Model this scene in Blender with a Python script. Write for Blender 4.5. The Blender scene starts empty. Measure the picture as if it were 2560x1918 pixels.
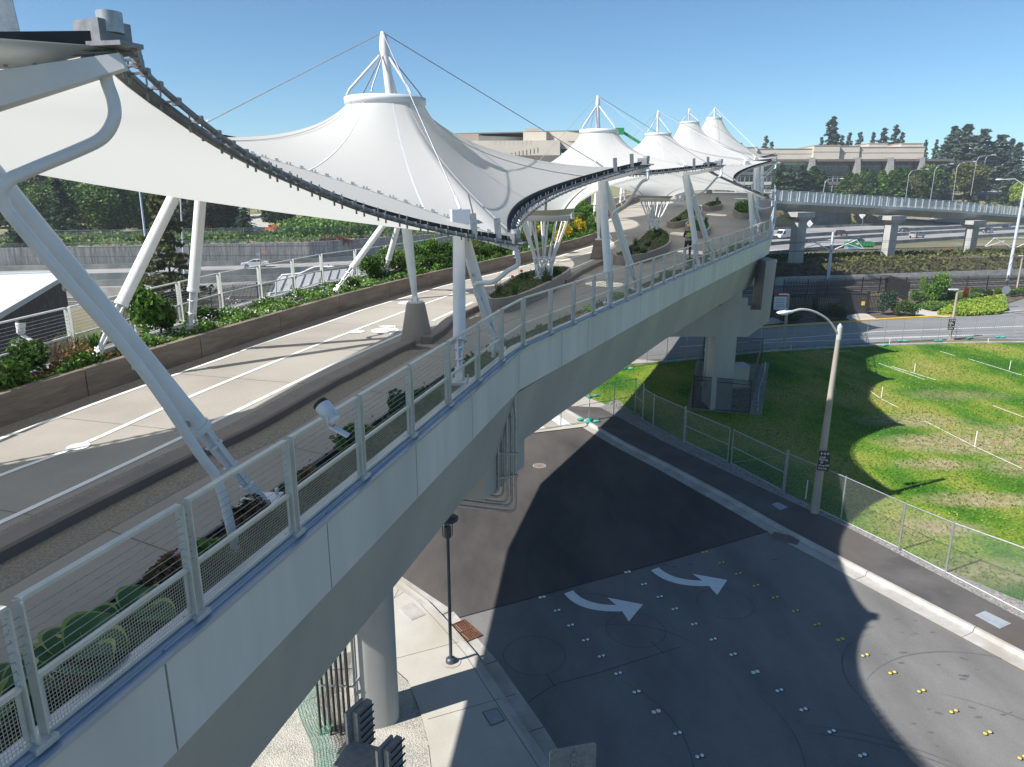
import bpy, math, random
import numpy as np
from mathutils import Vector, Matrix
random.seed(7); rng = np.random.default_rng(7)
R = math.radians
scene = bpy.context.scene
C = scene.collection
# ---------------- camera, sky, sun, exposure ----------------
CH = 13.4; PITCH = 15.2; FPX = 1774.0
cam = bpy.data.cameras.new('camera'); camo = bpy.data.objects.new('camera', cam); C.objects.link(camo)
camo.location = (0, 0, CH); camo.rotation_euler = (R(90 - PITCH), 0, 0)
cam.sensor_width = 36; cam.lens = 36 * FPX / 2560; cam.clip_start = 0.1; cam.clip_end = 6000
scene.camera = camo
SUNDIR = Vector((-0.939, -0.454, 1.0)).normalized()      # towards the sun
world = bpy.data.worlds.new('World'); scene.world = world; world.use_nodes = True
wn = world.node_tree.nodes; wl = world.node_tree.links
sky = wn.new('ShaderNodeTexSky'); sky.sky_type = 'NISHITA'; sky.sun_disc = False
sky.sun_elevation = math.asin(SUNDIR.z); sky.sun_rotation = math.atan2(SUNDIR.x, SUNDIR.y)
sky.altitude = 1200; sky.air_density = 1.0; sky.dust_density = 0.15; sky.ozone_density = 3.0
bg = wn['Background']; bg.inputs['Strength'].default_value = 0.064
tint = wn.new('ShaderNodeMix'); tint.data_type = 'RGBA'; tint.blend_type = 'MULTIPLY'; tint.inputs['Factor'].default_value = 1.0; tint.inputs['B'].default_value = (0.86, 1.12, 1.2, 1)
wl.new(sky.outputs['Color'], tint.inputs['A']); wl.new(tint.outputs['Result'], bg.inputs['Color'])
sd = bpy.data.lights.new('sun', 'SUN'); sd.energy = 5.0; sd.angle = R(0.53); sd.color = (1.0, 0.95, 0.88)
so = bpy.data.objects.new('sun', sd); C.objects.link(so); so.location = (-40, -20, 60)
so.rotation_euler = (-SUNDIR).to_track_quat('-Z', 'Y').to_euler()
vs = scene.view_settings; vs.view_transform = 'Standard'; vs.look = 'None'; vs.exposure = 0.84; vs.gamma = 1.0
scene.render.resolution_x = 1024; scene.render.resolution_y = 767
try:
    scene.cycles.max_bounces = 6; scene.cycles.transparent_max_bounces = 24
    scene.cycles.diffuse_bounces = 3; scene.cycles.glossy_bounces = 3
except Exception: pass

# ---------------- measuring: photo pixel (2560 wide) + height -> world ----------------
cp, sp = math.cos(R(PITCH)), math.sin(R(PITCH))
def ray(px, py):
    u = px - 1280; v = py - 959
    return Vector((u, FPX * cp - v * sp, -FPX * sp - v * cp))
def P(px, py, z=0.0):
    d = ray(px, py); k = (z - CH) / d.z
    return Vector((d.x * k, d.y * k, z))
def PY(px, py, Y):
    d = ray(px, py); k = Y / d.y
    return Vector((d.x * k, Y, CH + d.z * k))
def lerpt(tab, x):
    if x <= tab[0][0]: return tab[0][1]
    for (a, va), (b, vb) in zip(tab, tab[1:]):
        if x <= b: return va + (vb - va) * (x - a) / (b - a)
    return tab[-1][1]
ZD = [(0, 9.40), (6, 9.42), (15, 9.47), (25, 9.5), (33, 9.58), (40, 9.78), (46, 10.15), (55, 10.9), (70, 12.0), (85, 12.6), (100, 13.0), (140, 13.3)]
def zd(Y): return lerpt(ZD, Y)
def PD(px, py, dz=0.0):
    d = ray(px, py); k = d.z / d.y; y = 2.0
    while y < 120 and CH + k * y > zd(y) + dz: y += 0.25
    lo, hi = y - 0.25, y
    for i in range(20):
        md = (lo + hi) / 2
        if CH + k * md > zd(md) + dz: lo = md
        else: hi = md
    return Vector((d.x / d.y * hi, hi, zd(hi) + dz))

# ---------------- object helpers ----------------
ORG = {}
def tag(o, label=None, cat=None, group=None, kind=None):
    if label: o['label'] = label
    if cat: o['category'] = cat
    if group: o['group'] = group
    if kind: o['kind'] = kind
    return o
def thing(name, loc, label, cat, group=None):
    o = bpy.data.objects.new(name, None); C.objects.link(o); o.location = loc
    o.empty_display_size = 0.3
    ORG[o] = Vector(loc); return tag(o, label, cat, group)
class MB:
    def __init__(s): s.v = []; s.f = []; s.uv = []; s.hasuv = False; s.sm = []; s.cur = False
    def face(s, pts, uv=None, smooth=None):
        i = len(s.v); s.v += [tuple(p) for p in pts]; s.f.append(tuple(range(i, i + len(pts))))
        s.uv.append(uv); s.hasuv |= uv is not None; s.sm.append(s.cur if smooth is None else smooth)
    def faces(s, vs, fs, smooth=None):
        i = len(s.v); s.v += [tuple(p) for p in vs]
        for f in fs:
            s.f.append(tuple(i + k for k in f)); s.uv.append(None); s.sm.append(s.cur if smooth is None else smooth)
    def box(s, c, size, rz=0, ry=0, taper=1.0):
        hx, hy, hz = size[0] / 2, size[1] / 2, size[2] / 2
        M = Matrix.Rotation(rz, 3, 'Z') @ Matrix.Rotation(ry, 3, 'Y'); c = Vector(c)
        vs = []
        for z in (-1, 1):
            t = taper if z > 0 else 1
            for x, y in ((-1, -1), (1, -1), (1, 1), (-1, 1)): vs.append(c + M @ Vector((x * hx * t, y * hy * t, z * hz)))
        s.faces(vs, [(0, 3, 2, 1), (4, 5, 6, 7), (0, 1, 5, 4), (1, 2, 6, 5), (2, 3, 7, 6), (3, 0, 4, 7)], False); return s
    def beam(s, a, b, w, h, up=(0, 0, 1), w2=None, h2=None):
        a = Vector(a); b = Vector(b); d = (b - a).normalized(); up = Vector(up)
        sd_ = d.cross(up)
        if sd_.length < 1e-4: sd_ = Vector((1, 0, 0))
        sd_.normalize(); u2 = sd_.cross(d).normalized()
        vs = []
        for p, ww, hh in ((a, w, h), (b, w2 or w, h2 or h)):
            for x, y in ((-1, -1), (1, -1), (1, 1), (-1, 1)): vs.append(p + sd_ * (x * ww / 2) + u2 * (y * hh / 2))
        s.faces(vs, [(0, 1, 2, 3), (7, 6, 5, 4), (0, 4, 5, 1), (1, 5, 6, 2), (2, 6, 7, 3), (3, 7, 4, 0)], False); return s
    def tube(s, pts, r, n=8, cap=True):
        pts = [Vector(p) for p in pts]; m = len(pts)
        rs = r if isinstance(r, (list, tuple)) else [r] * m
        vs = []; prev = None
        for i, p in enumerate(pts):
            d = (pts[min(i + 1, m - 1)] - pts[max(i - 1, 0)]).normalized()
            if prev is None:
                a = Vector((0, 0, 1)) if abs(d.z) < .9 else Vector((1, 0, 0)); x = d.cross(a).normalized()
            else:
                x = (prev - d * prev.dot(d))
                x = x.normalized() if x.length > 1e-6 else d.orthogonal().normalized()
            prev = x; y = d.cross(x)
            for k in range(n):
                t = 2 * math.pi * k / n; vs.append(p + (x * math.cos(t) + y * math.sin(t)) * rs[i])
        fs = []
        for i in range(m - 1):
            for k in range(n):
                a = i * n + k; b = i * n + (k + 1) % n; fs.append((a, b, b + n, a + n))
        j = len(s.f); s.faces(vs, fs, True)
        if cap: s.faces(vs[:n], [tuple(range(n))[::-1]], False); s.faces(vs[-n:], [tuple(range(n))], False)
        return s
    def prism(s, poly, z0, z1, bottom=True):
        n = len(poly); zz0 = z0 if isinstance(z0, (list, tuple)) else [z0] * n; zz1 = z1 if isinstance(z1, (list, tuple)) else [z1] * n
        ar = sum(poly[i][0] * poly[(i + 1) % n][1] - poly[(i + 1) % n][0] * poly[i][1] for i in range(n))
        idx = list(range(n)) if ar > 0 else list(range(n))[::-1]
        vs = [(poly[i][0], poly[i][1], zz0[i]) for i in idx] + [(poly[i][0], poly[i][1], zz1[i]) for i in idx]
        fs = [tuple(range(n, 2 * n))] + [(i, (i + 1) % n, (i + 1) % n + n, i + n) for i in range(n)]
        if bottom: fs.append(tuple(range(n))[::-1])
        s.faces(vs, fs, False); return s
    def sheet(s, A, B, uv=False, smooth=False):
        L = 0
        for i in range(len(A) - 1):
            l = (Vector(A[i + 1]) - Vector(A[i])).length; h0 = (Vector(B[i]) - Vector(A[i])).length; h1 = (Vector(B[i + 1]) - Vector(A[i + 1])).length
            s.face([A[i], A[i + 1], B[i + 1], B[i]], [(L, 0), (L + l, 0), (L + l, h1), (L, h0)] if uv else None, smooth); L += l
        return s
    def sweep(s, path, prof, side=1):
        """path of points; prof = list of (lateral, dz), closed section; lateral to the right of travel"""
        path = [Vector(p) for p in path]; m = len(path); n = len(prof); vs = []
        for i, p in enumerate(path):
            d1 = (path[min(i + 1, m - 1)] - path[i]); d0 = (path[i] - path[max(i - 1, 0)])
            d1.z = d0.z = 0
            if i == 0: d = d1.normalized()
            elif i == m - 1: d = d0.normalized()
            else: d = (d0.normalized() + d1.normalized()).normalized()
            nrm = Vector((d.y, -d.x, 0))
            k = 1.0
            if 0 < i < m - 1:
                cs = max(0.5, nrm.dot(Vector((d0.y, -d0.x, 0)).normalized())); k = 1 / cs
            for a, z in prof: vs.append(p + nrm * (a * side * k) + Vector((0, 0, z)))
        fs = []
        for i in range(m - 1):
            for k in range(n):
                a = i * n + k; b = i * n + (k + 1) % n; fs.append((a, b, b + n, a + n))
        fs.append(tuple(range(n))[::-1]); fs.append(tuple(range((m - 1) * n, m * n)))
        s.faces(vs, fs, False); return s
    def build(s, name, mat, parent=None, loc=None):
        me = bpy.data.meshes.new(name)
        off = ORG[parent] if parent is not None else Vector(loc or (0, 0, 0))
        if s.v:
            arr = np.array(s.v, dtype=float) - np.array(off)
            me.from_pydata(arr.tolist(), [], s.f)
        if s.hasuv:
            ul = me.uv_layers.new(name='UVMap'); k = 0; flat = []
            for f, u in zip(s.f, s.uv):
                flat += [c for q in (u or [(0, 0)] * len(f)) for c in q]
            ul.data.foreach_set('uv', flat)
        me.polygons.foreach_set('use_smooth', s.sm)
        me.materials.append(mat); me.update()
        o = bpy.data.objects.new(name, me); C.objects.link(o)
        if parent is not None: o.parent = parent
        else: o.location = off
        ORG[o] = off; return o
def children(o): return [c for c in o.children]
def copy_tree(o, parent=None, loc=None, rz=None, label=None, scale=None):
    c = o.copy(); C.objects.link(c); c.parent = parent
    if loc is not None: c.location = loc
    if rz is not None: c.rotation_euler[2] = rz
    if scale is not None: c.scale = scale if isinstance(scale, (tuple, list)) else (scale,) * 3
    if label: c['label'] = label
    ORG[c] = Vector(c.location)
    for ch in children(o): copy_tree(ch, c)
    return c
def arcpts(a, b, d, n=16, zmid=None, pw=0.85):
    """edge line from a to b bowed by d towards its left-hand side"""
    a = Vector(a); b = Vector(b); h = Vector((b.x - a.x, b.y - a.y, 0)).normalized(); nl = Vector((-h.y, h.x, 0)); out = []
    for i in range(n + 1):
        t = i / n; p = a.lerp(b, t); k = max(0, math.sin(math.pi * t)) ** pw
        p = p + nl * d * k
        if zmid is not None: p.z += (zmid - (a.z + b.z) / 2) * k
        out.append(p)
    return out
def resample(pts, step):
    pts = [Vector(p) for p in pts]; out = [pts[0]]; acc = 0
    L = [0]
    for a, b in zip(pts, pts[1:]): L.append(L[-1] + (b - a).length)
    n = max(1, round(L[-1] / step))
    for k in range(1, n):
        t = L[-1] * k / n
        for i in range(len(pts) - 1):
            if L[i] <= t <= L[i + 1]: out.append(pts[i].lerp(pts[i + 1], (t - L[i]) / (L[i + 1] - L[i]))); break
    return out + [pts[-1]]
def smoothline(pts, n=6):
    """Catmull-Rom"""
    pts = [Vector(p) for p in pts]; out = []
    for i in range(len(pts) - 1):
        p0 = pts[max(i - 1, 0)]; p1 = pts[i]; p2 = pts[i + 1]; p3 = pts[min(i + 2, len(pts) - 1)]
        for k in range(n):
            t = k / n
            out.append(0.5 * ((2 * p1) + (p2 - p0) * t + (2 * p0 - 5 * p1 + 4 * p2 - p3) * t * t + (3 * p1 - p0 - 3 * p2 + p3) * t ** 3))
    return out + [pts[-1]]

# ---------------- materials ----------------
def newmat(name):
    m = bpy.data.materials.new(name); m.use_nodes = True; return m, m.node_tree.nodes, m.node_tree.links
def pmat(name, c1, c2=None, scale=2.0, rough=0.7, bump=0.0, bscale=None, metal=0.0, spec=0.5, detail=6, c3=None, scale3=0.3, lo=0.35, hi=0.65, stretch=None, speck=0.0):
    m, N, L = newmat(name); b = N['Principled BSDF']
    b.inputs['Roughness'].default_value = rough; b.inputs['Metallic'].default_value = metal
    b.inputs['Specular IOR Level'].default_value = spec
    c1 = tuple(c1) + (1,); c2 = tuple(c2) + (1,) if c2 else tuple(x * 0.82 for x in c1[:3]) + (1,)
    g = N.new('ShaderNodeNewGeometry'); vec = g.outputs['Position']
    if stretch:
        mp = N.new('ShaderNodeMapping'); mp.inputs['Scale'].default_value = stretch[:3]
        if len(stretch) > 3: mp.inputs['Rotation'].default_value = (0, 0, stretch[3])
        L.new(vec, mp.inputs['Vector']); vec = mp.outputs['Vector']
    n = N.new('ShaderNodeTexNoise'); n.inputs['Scale'].default_value = scale; n.inputs['Detail'].default_value = detail; n.inputs['Roughness'].default_value = 0.62
    L.new(vec, n.inputs['Vector'])
    r = N.new('ShaderNodeValToRGB'); r.color_ramp.elements[0].position = lo; r.color_ramp.elements[1].position = hi
    r.color_ramp.elements[0].color = c1; r.color_ramp.elements[1].color = c2
    L.new(n.outputs['Fac'], r.inputs['Fac']); col = r.outputs['Color']
    if c3:
        n3 = N.new('ShaderNodeTexNoise'); n3.inputs['Scale'].default_value = scale3; n3.inputs['Detail'].default_value = 4
        L.new(vec, n3.inputs['Vector'])
        r3 = N.new('ShaderNodeValToRGB'); r3.color_ramp.elements[0].position = 0.45; r3.color_ramp.elements[1].position = 0.68
        L.new(n3.outputs['Fac'], r3.inputs['Fac'])
        mx = N.new('ShaderNodeMix'); mx.data_type = 'RGBA'; L.new(r3.outputs['Color'], mx.inputs['Factor'])
        L.new(col, mx.inputs['A']); mx.inputs['B'].default_value = tuple(c3) + (1,); col = mx.outputs['Result']
    if speck:
        n4 = N.new('ShaderNodeTexNoise'); n4.inputs['Scale'].default_value = 38; n4.inputs['Detail'].default_value = 8; n4.inputs['Roughness'].default_value = .8
        L.new(g.outputs['Position'], n4.inputs['Vector'])
        mr = N.new('ShaderNodeMapRange'); mr.inputs['From Min'].default_value = .3; mr.inputs['From Max'].default_value = .7; mr.inputs['To Min'].default_value = 1 - speck; mr.inputs['To Max'].default_value = 1 + speck
        L.new(n4.outputs['Fac'], mr.inputs['Value'])
        vm = N.new('ShaderNodeVectorMath'); vm.operation = 'SCALE'; L.new(col, vm.inputs[0]); L.new(mr.outputs[0], vm.inputs['Scale']); col = vm.outputs[0]
    L.new(col, b.inputs['Base Color'])
    if bump:
        nb = N.new('ShaderNodeTexNoise'); nb.inputs['Scale'].default_value = bscale or scale * 6; nb.inputs['Detail'].default_value = 5
        L.new(vec, nb.inputs['Vector'])
        bp = N.new('ShaderNodeBump'); bp.inputs['Strength'].default_value = bump; bp.inputs['Distance'].default_value = 0.05
        L.new(nb.outputs['Fac'], bp.inputs['Height']); L.new(bp.outputs['Normal'], b.inputs['Normal'])
    return m
def gridmat(name, col, cell, wire, diamond=True, metal=0.5, rough=0.5):
    """wire mesh: UV in metres, transparent between the wires"""
    m, N, L = newmat(name); b = N['Principled BSDF']; out = N['Material Output']
    b.inputs['Base Color'].default_value = tuple(col) + (1,); b.inputs['Metallic'].default_value = metal; b.inputs['Roughness'].default_value = rough
    uv = N.new('ShaderNodeUVMap'); sx = N.new('ShaderNodeSeparateXYZ'); L.new(uv.outputs['UV'], sx.inputs['Vector'])
    def M(op, a, b_=None):
        n = N.new('ShaderNodeMath'); n.operation = op
        for i, x in enumerate((a, b_)):
            if x is None: continue
            if isinstance(x, (int, float)): n.inputs[i].default_value = x
            else: L.new(x, n.inputs[i])
        return n.outputs[0]
    u, v = sx.outputs['X'], sx.outputs['Y']
    if diamond: a = M('ADD', u, v); c = M('SUBTRACT', u, v)
    else: a, c = u, v
    fa = M('FRACT', M('DIVIDE', a, cell)); fc = M('FRACT', M('DIVIDE', c, cell))
    k = M('MAXIMUM', M('LESS_THAN', fa, wire), M('LESS_THAN', fc, wire))
    t = N.new('ShaderNodeBsdfTransparent'); mx = N.new('ShaderNodeMixShader')
    L.new(k, mx.inputs['Fac']); L.new(t.outputs[0], mx.inputs[1]); L.new(b.outputs[0], mx.inputs[2]); L.new(mx.outputs[0], out.inputs['Surface'])
    return m
def leafmat(name, c1, c2, c3=None, nscale=0.5):
    m, N, L = newmat(name); b = N['Principled BSDF']; out = N['Material Output']
    at = N.new('ShaderNodeAttribute'); at.attribute_name = 'rnd'
    oi = N.new('ShaderNodeObjectInfo')
    g = N.new('ShaderNodeNewGeometry'); n = N.new('ShaderNodeTexNoise'); n.inputs['Scale'].default_value = nscale; n.inputs['Detail'].default_value = 3
    L.new(g.outputs['Position'], n.inputs['Vector'])
    a = N.new('ShaderNodeMath'); a.operation = 'MULTIPLY_ADD'; a.inputs[1].default_value = 0.55; L.new(at.outputs['Fac'], a.inputs[0])
    s = N.new('ShaderNodeMath'); s.operation = 'MULTIPLY_ADD'; s.inputs[1].default_value = 1.4; s.inputs[2].default_value = -0.55; L.new(n.outputs['Fac'], s.inputs[0]); L.new(s.outputs[0], a.inputs[2])
    a2 = N.new('ShaderNodeMath'); a2.operation = 'MULTIPLY_ADD'; a2.inputs[1].default_value = 0.25; L.new(oi.outputs['Random'], a2.inputs[0]); L.new(a.outputs[0], a2.inputs[2])
    r = N.new('ShaderNodeValToRGB'); e = r.color_ramp.elements
    e[0].position = 0.15; e[0].color = tuple(c1) + (1,); e[1].position = 0.75; e[1].color = tuple(c2) + (1,)
    if c3: x = e.new(0.97); x.color = tuple(c3) + (1,)
    L.new(a2.outputs[0], r.inputs['Fac']); L.new(r.outputs['Color'], b.inputs['Base Color'])
    b.inputs['Roughness'].default_value = 0.6; b.inputs['Specular IOR Level'].default_value = 0.25
    tr = N.new('ShaderNodeBsdfTranslucent'); L.new(r.outputs['Color'], tr.inputs['Color'])
    mx = N.new('ShaderNodeMixShader'); mx.inputs['Fac'].default_value = 0.3
    L.new(b.outputs[0], mx.inputs[1]); L.new(tr.outputs[0], mx.inputs[2]); L.new(mx.outputs[0], out.inputs['Surface'])
    return m
M_white = pmat('white_paint', (0.66, 0.67, 0.69), (0.60, 0.61, 0.63), 3, 0.38, spec=0.5)
M_rail = pmat('pale_rail_paint', (0.56, 0.57, 0.55), (0.48, 0.5, 0.48), 5, 0.42, metal=0.25)
M_galv = pmat('galvanised_steel', (0.42, 0.44, 0.46), (0.3, 0.32, 0.34), 14, 0.45, metal=0.6)
M_dark = pmat('dark_steel', (0.06, 0.06, 0.065), (0.1, 0.1, 0.11), 6, 0.5, metal=0.3)
M_black = pmat('black_rubber', (0.012, 0.012, 0.014), (0.02, 0.02, 0.022), 6, 0.6)
M_blackpaint = pmat('black_paint', (0.02, 0.02, 0.022), (0.032, 0.032, 0.035), 6, 0.45)
M_fascia = pmat('painted_fascia', (0.60, 0.60, 0.59), (0.53, 0.53, 0.52), 1.6, 0.55, bump=0.04, c3=(0.47, 0.47, 0.46), scale3=0.9, stretch=(1, 1, 0.16))
M_girder = pmat('girder_concrete', (0.40, 0.39, 0.36), (0.35, 0.34, 0.315), 0.9, 0.7, bump=0.06, c3=(0.32, 0.315, 0.30), scale3=0.5, stretch=(1, 1, .4), speck=.08)
M_pier = pmat('pier_concrete', (0.40, 0.395, 0.38), (0.345, 0.34, 0.33), 0.8, 0.75, bump=0.06, speck=.08, stretch=(1, 1, .3), c3=(.3, .3, .28), scale3=.5)
M_cap_shelf = pmat('shelf_metal', (0.42, 0.47, 0.56), (0.36, 0.41, 0.5), 2, 0.35, metal=0.5)
M_deck = pmat('deck_concrete', (0.285, 0.265, 0.235), (0.24, 0.222, 0.197), 0.55, 0.85, bump=0.08, bscale=18, c3=(0.31, 0.29, 0.257), scale3=0.16, speck=.14)
M_agg = pmat('exposed_aggregate', (0.26, 0.235, 0.195), (0.16, 0.142, 0.12), 30, 0.9, bump=0.35, bscale=60, lo=.4, hi=.6)
M_kerbdark = pmat('brown_concrete_kerb', (0.21, 0.175, 0.15), (0.165, 0.14, 0.122), 1.6, 0.8, bump=0.1)
M_wallbrown = pmat('board_formed_brown_wall', (0.215, 0.17, 0.135), (0.15, 0.118, 0.094), 1.1, 0.85, bump=0.35, bscale=3.2, stretch=(1, 1, 7), c3=(0.12, 0.1, 0.08), scale3=0.7)
M_island = pmat('island_planter_concrete', (0.30, 0.265, 0.225), (0.25, 0.22, 0.19), 1.4, 0.8, bump=0.08)
M_joint = pmat('dark_joint', (0.06, 0.055, 0.05), (0.08, 0.075, 0.07), 6, 0.9)
M_line = pmat('white_line_paint', (0.74, 0.75, 0.74), (0.62, 0.63, 0.62), 5, 0.6, lo=.3, hi=.75)
M_soil = pmat('planting_soil', (0.05, 0.036, 0.026), (0.1, 0.075, 0.05), 9, 0.95, bump=0.6, bscale=20)
M_bluegrey = M_cap_shelf
def fabric():
    m, N, L = newmat('tent_fabric'); b = N['Principled BSDF']; out = N['Material Output']
    b.inputs['Base Color'].default_value = (0.66, 0.665, 0.66, 1); b.inputs['Roughness'].default_value = 0.55; b.inputs['Specular IOR Level'].default_value = 0.3
    tr = N.new('ShaderNodeBsdfTranslucent'); tr.inputs['Color'].default_value = (0.82, 0.82, 0.77, 1)
    g = N.new('ShaderNodeNewGeometry'); nz = N.new('ShaderNodeTexNoise'); nz.inputs['Scale'].default_value = 0.5; nz.inputs['Detail'].default_value = 5
    L.new(g.outputs['Position'], nz.inputs['Vector']); bp = N.new('ShaderNodeBump'); bp.inputs['Strength'].default_value = 0.12; bp.inputs['Distance'].default_value = 0.2
    L.new(nz.outputs['Fac'], bp.inputs['Height']); L.new(bp.outputs['Normal'], b.inputs['Normal'])
    mx = N.new('ShaderNodeMixShader'); mx.inputs['Fac'].default_value = 0.5
    L.new(b.outputs[0], mx.inputs[1]); L.new(tr.outputs[0], mx.inputs[2]); L.new(mx.outputs[0], out.inputs['Surface']); return m
M_fabric = fabric()
M_fabric2 = pmat('fabric_reinforcement', (0.47, 0.46, 0.38), (0.43, 0.42, 0.35), 3, 0.7)
M_mesh = gridmat('woven_wire_panel', (0.42, 0.42, 0.40), 0.026, 0.2, False, 0.4, 0.45)
M_chain = gridmat('chain_link', (0.30, 0.32, 0.33), 0.075, 0.085, True, 0.4, 0.55)
M_chainfar = gridmat('chain_link_far', (0.34, 0.36, 0.36), 0.22, 0.12, True, 0.3, 0.6)
M_chainblk = gridmat('chain_link_black', (0.015, 0.015, 0.017), 0.12, 0.2, True, 0.1, 0.6)
M_leaf = leafmat('leaf_green', (0.03, 0.08, 0.014), (0.12, 0.24, 0.04), (0.22, 0.35, 0.07))
M_leafmid = leafmat('leaf_mid_green', (0.03, 0.075, 0.018), (0.105, 0.19, 0.04), (0.2, 0.27, 0.06), 0.4)
M_leafdark = leafmat('leaf_dark_green', (0.03, 0.056, 0.03), (0.07, 0.122, 0.055), (0.11, 0.18, 0.075), 0.4)
M_leafblue = leafmat('leaf_blue_green', (0.02, 0.045, 0.03), (0.06, 0.115, 0.075), (0.10, 0.17, 0.11), 0.5)
M_leafolive = leafmat('leaf_olive', (0.04, 0.052, 0.016), (0.13, 0.145, 0.045), (0.2, 0.2, 0.08), 0.5)
M_leaflime = leafmat('leaf_lime', (0.10, 0.18, 0.02), (0.27, 0.38, 0.05), (0.4, 0.46, 0.08), 1.0)
M_leafyel = leafmat('leaf_yellow', (0.22, 0.2, 0.02), (0.55, 0.42, 0.03), (0.7, 0.55, 0.05), 1.0)
M_leafred = leafmat('leaf_red', (0.08, 0.015, 0.012), (0.17, 0.03, 0.025), (0.25, 0.07, 0.04), 1.0)
M_leaforange = leafmat('leaf_orange', (0.25, 0.06, 0.01), (0.5, 0.16, 0.02), (0.6, 0.3, 0.03), 1.0)
M_leafbrown = leafmat('leaf_brown', (0.07, 0.04, 0.02), (0.2, 0.12, 0.05), (0.35, 0.22, 0.08), 1.0)
M_flower = leafmat('white_petals', (0.6, 0.6, 0.62), (0.75, 0.72, 0.78), None, 1.0)
M_leafhazed = leafmat('leaf_hazed_fir', (0.06, 0.09, 0.07), (0.11, 0.155, 0.12), (0.15, 0.2, 0.15), 0.2)  # distance haze put into the leaf colour: paler, greyer green for far firs
M_bark = pmat('bark', (0.09, 0.07, 0.05), (0.05, 0.038, 0.028), 6, 0.95, bump=0.5)
def glassy(name, col, rough=0.08):
    m, N, L = newmat(name); b = N['Principled BSDF']; b.inputs['Base Color'].default_value = tuple(col) + (1,)
    b.inputs['Roughness'].default_value = rough; b.inputs['Specular IOR Level'].default_value = 0.9
    g = N.new('ShaderNodeNewGeometry'); n = N.new('ShaderNodeTexNoise'); n.inputs['Scale'].default_value = 0.3
    L.new(g.outputs['Position'], n.inputs['Vector']); r = N.new('ShaderNodeMapRange'); r.inputs['To Min'].default_value = rough; r.inputs['To Max'].default_value = rough + .1
    L.new(n.outputs['Fac'], r.inputs['Value']); L.new(r.outputs[0], b.inputs['Roughness']); return m
M_glass = glassy('dark_glass', (0.02, 0.028, 0.035))
def leafcloud(pts, size, aspect=1.0, up=0.0, name='c'):
    """pts Nx3 centres -> mesh data of small randomly turned quads"""
    pts = np.asarray(pts, float); n = len(pts)
    a = rng.normal(size=(n, 3)); a[:, 2] *= (1 - up); a /= np.linalg.norm(a, axis=1)[:, None]
    b = rng.normal(size=(n, 3)); b -= (b * a).sum(1)[:, None] * a; b /= np.linalg.norm(b, axis=1)[:, None]
    sz = (np.asarray(size) * (0.6 + 0.8 * rng.random(n)))[:, None] * 0.5
    q = np.stack([pts - a * sz * aspect - b * sz * .25, pts - b * sz, pts + a * sz * aspect, pts + b * sz], 1).reshape(-1, 3)
    me = bpy.data.meshes.new(name); me.vertices.add(4 * n); me.vertices.foreach_set('co', q.ravel())
    me.loops.add(4 * n); me.loops.foreach_set('vertex_index', np.arange(4 * n))
    me.polygons.add(n); me.polygons.foreach_set('loop_start', np.arange(0, 4 * n, 4)); me.polygons.foreach_set('loop_total', np.full(n, 4))
    me.update(calc_edges=True)
    at = me.attributes.new('rnd', 'FLOAT', 'FACE'); at.data.foreach_set('value', rng.random(n))
    return me
def addmesh(name, me, mat, parent=None, loc=None):
    if not me.materials: me.materials.append(mat)
    o = bpy.data.objects.new(name, me); C.objects.link(o)
    if parent is not None: o.parent = parent; ORG[o] = ORG[parent]
    else: o.location = loc or (0, 0, 0); ORG[o] = Vector(o.location)
    return o
def blob_pts(n, c, r, surf=0.55):
    d = rng.normal(size=(n, 3)); d /= np.linalg.norm(d, axis=1)[:, None]
    rad = surf + (1 - surf) * rng.random(n) ** 0.7
    return np.array(c) + d * rad[:, None] * np.array(r)
# =================== FOOTBRIDGE ===================
RE = [Vector(p) for p in [(-7.2, -10, 9.72), (-4.9, -2, 9.72), (-2.77, 5.46, 9.74), (0.16, 15.8, 9.94), (1.3, 18.1, 9.95), (4.2, 24, 9.95), (7.2, 30, 9.98), (11.3, 37.3, 10.15), (16.06, 45, 10.57), (17.2, 48, 10.8), (19.5, 54, 11.3), (23.4, 65, 12.1), (27.3, 76, 12.6), (35, 98, 13.2), (46, 130, 13.6)]]
LE = [Vector((x, y, zd(y) + 0.5)) for x, y in [(-12.5, -10), (-11.9, -2), (-10.9, 4), (-10.0, 9.5), (-9.4, 14.9), (-8.8, 20.6), (-7.3, 27), (-4.5, 33), (-2.0, 38.5), (1.2, 47.5), (4.0, 56), (8, 69), (18, 98), (29, 130)]]
def xat(line, y):
    for a, b in zip(line, line[1:]):
        if a.y <= y <= b.y: return a.x + (b.x - a.x) * (y - a.y) / (b.y - a.y)
    return line[0].x if y < line[0].y else line[-1].x
ys = sorted(set([-10, -6, -2, 2] + [v * 2.0 for v in range(2, 25)] + [52, 56, 60, 65, 70, 78, 86, 98, 112, 130] + [15.8]))
bridge = thing('footbridge', (2, 25, 7), 'long curving concrete footbridge carrying the white tent canopies over the road', 'footbridge')
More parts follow.
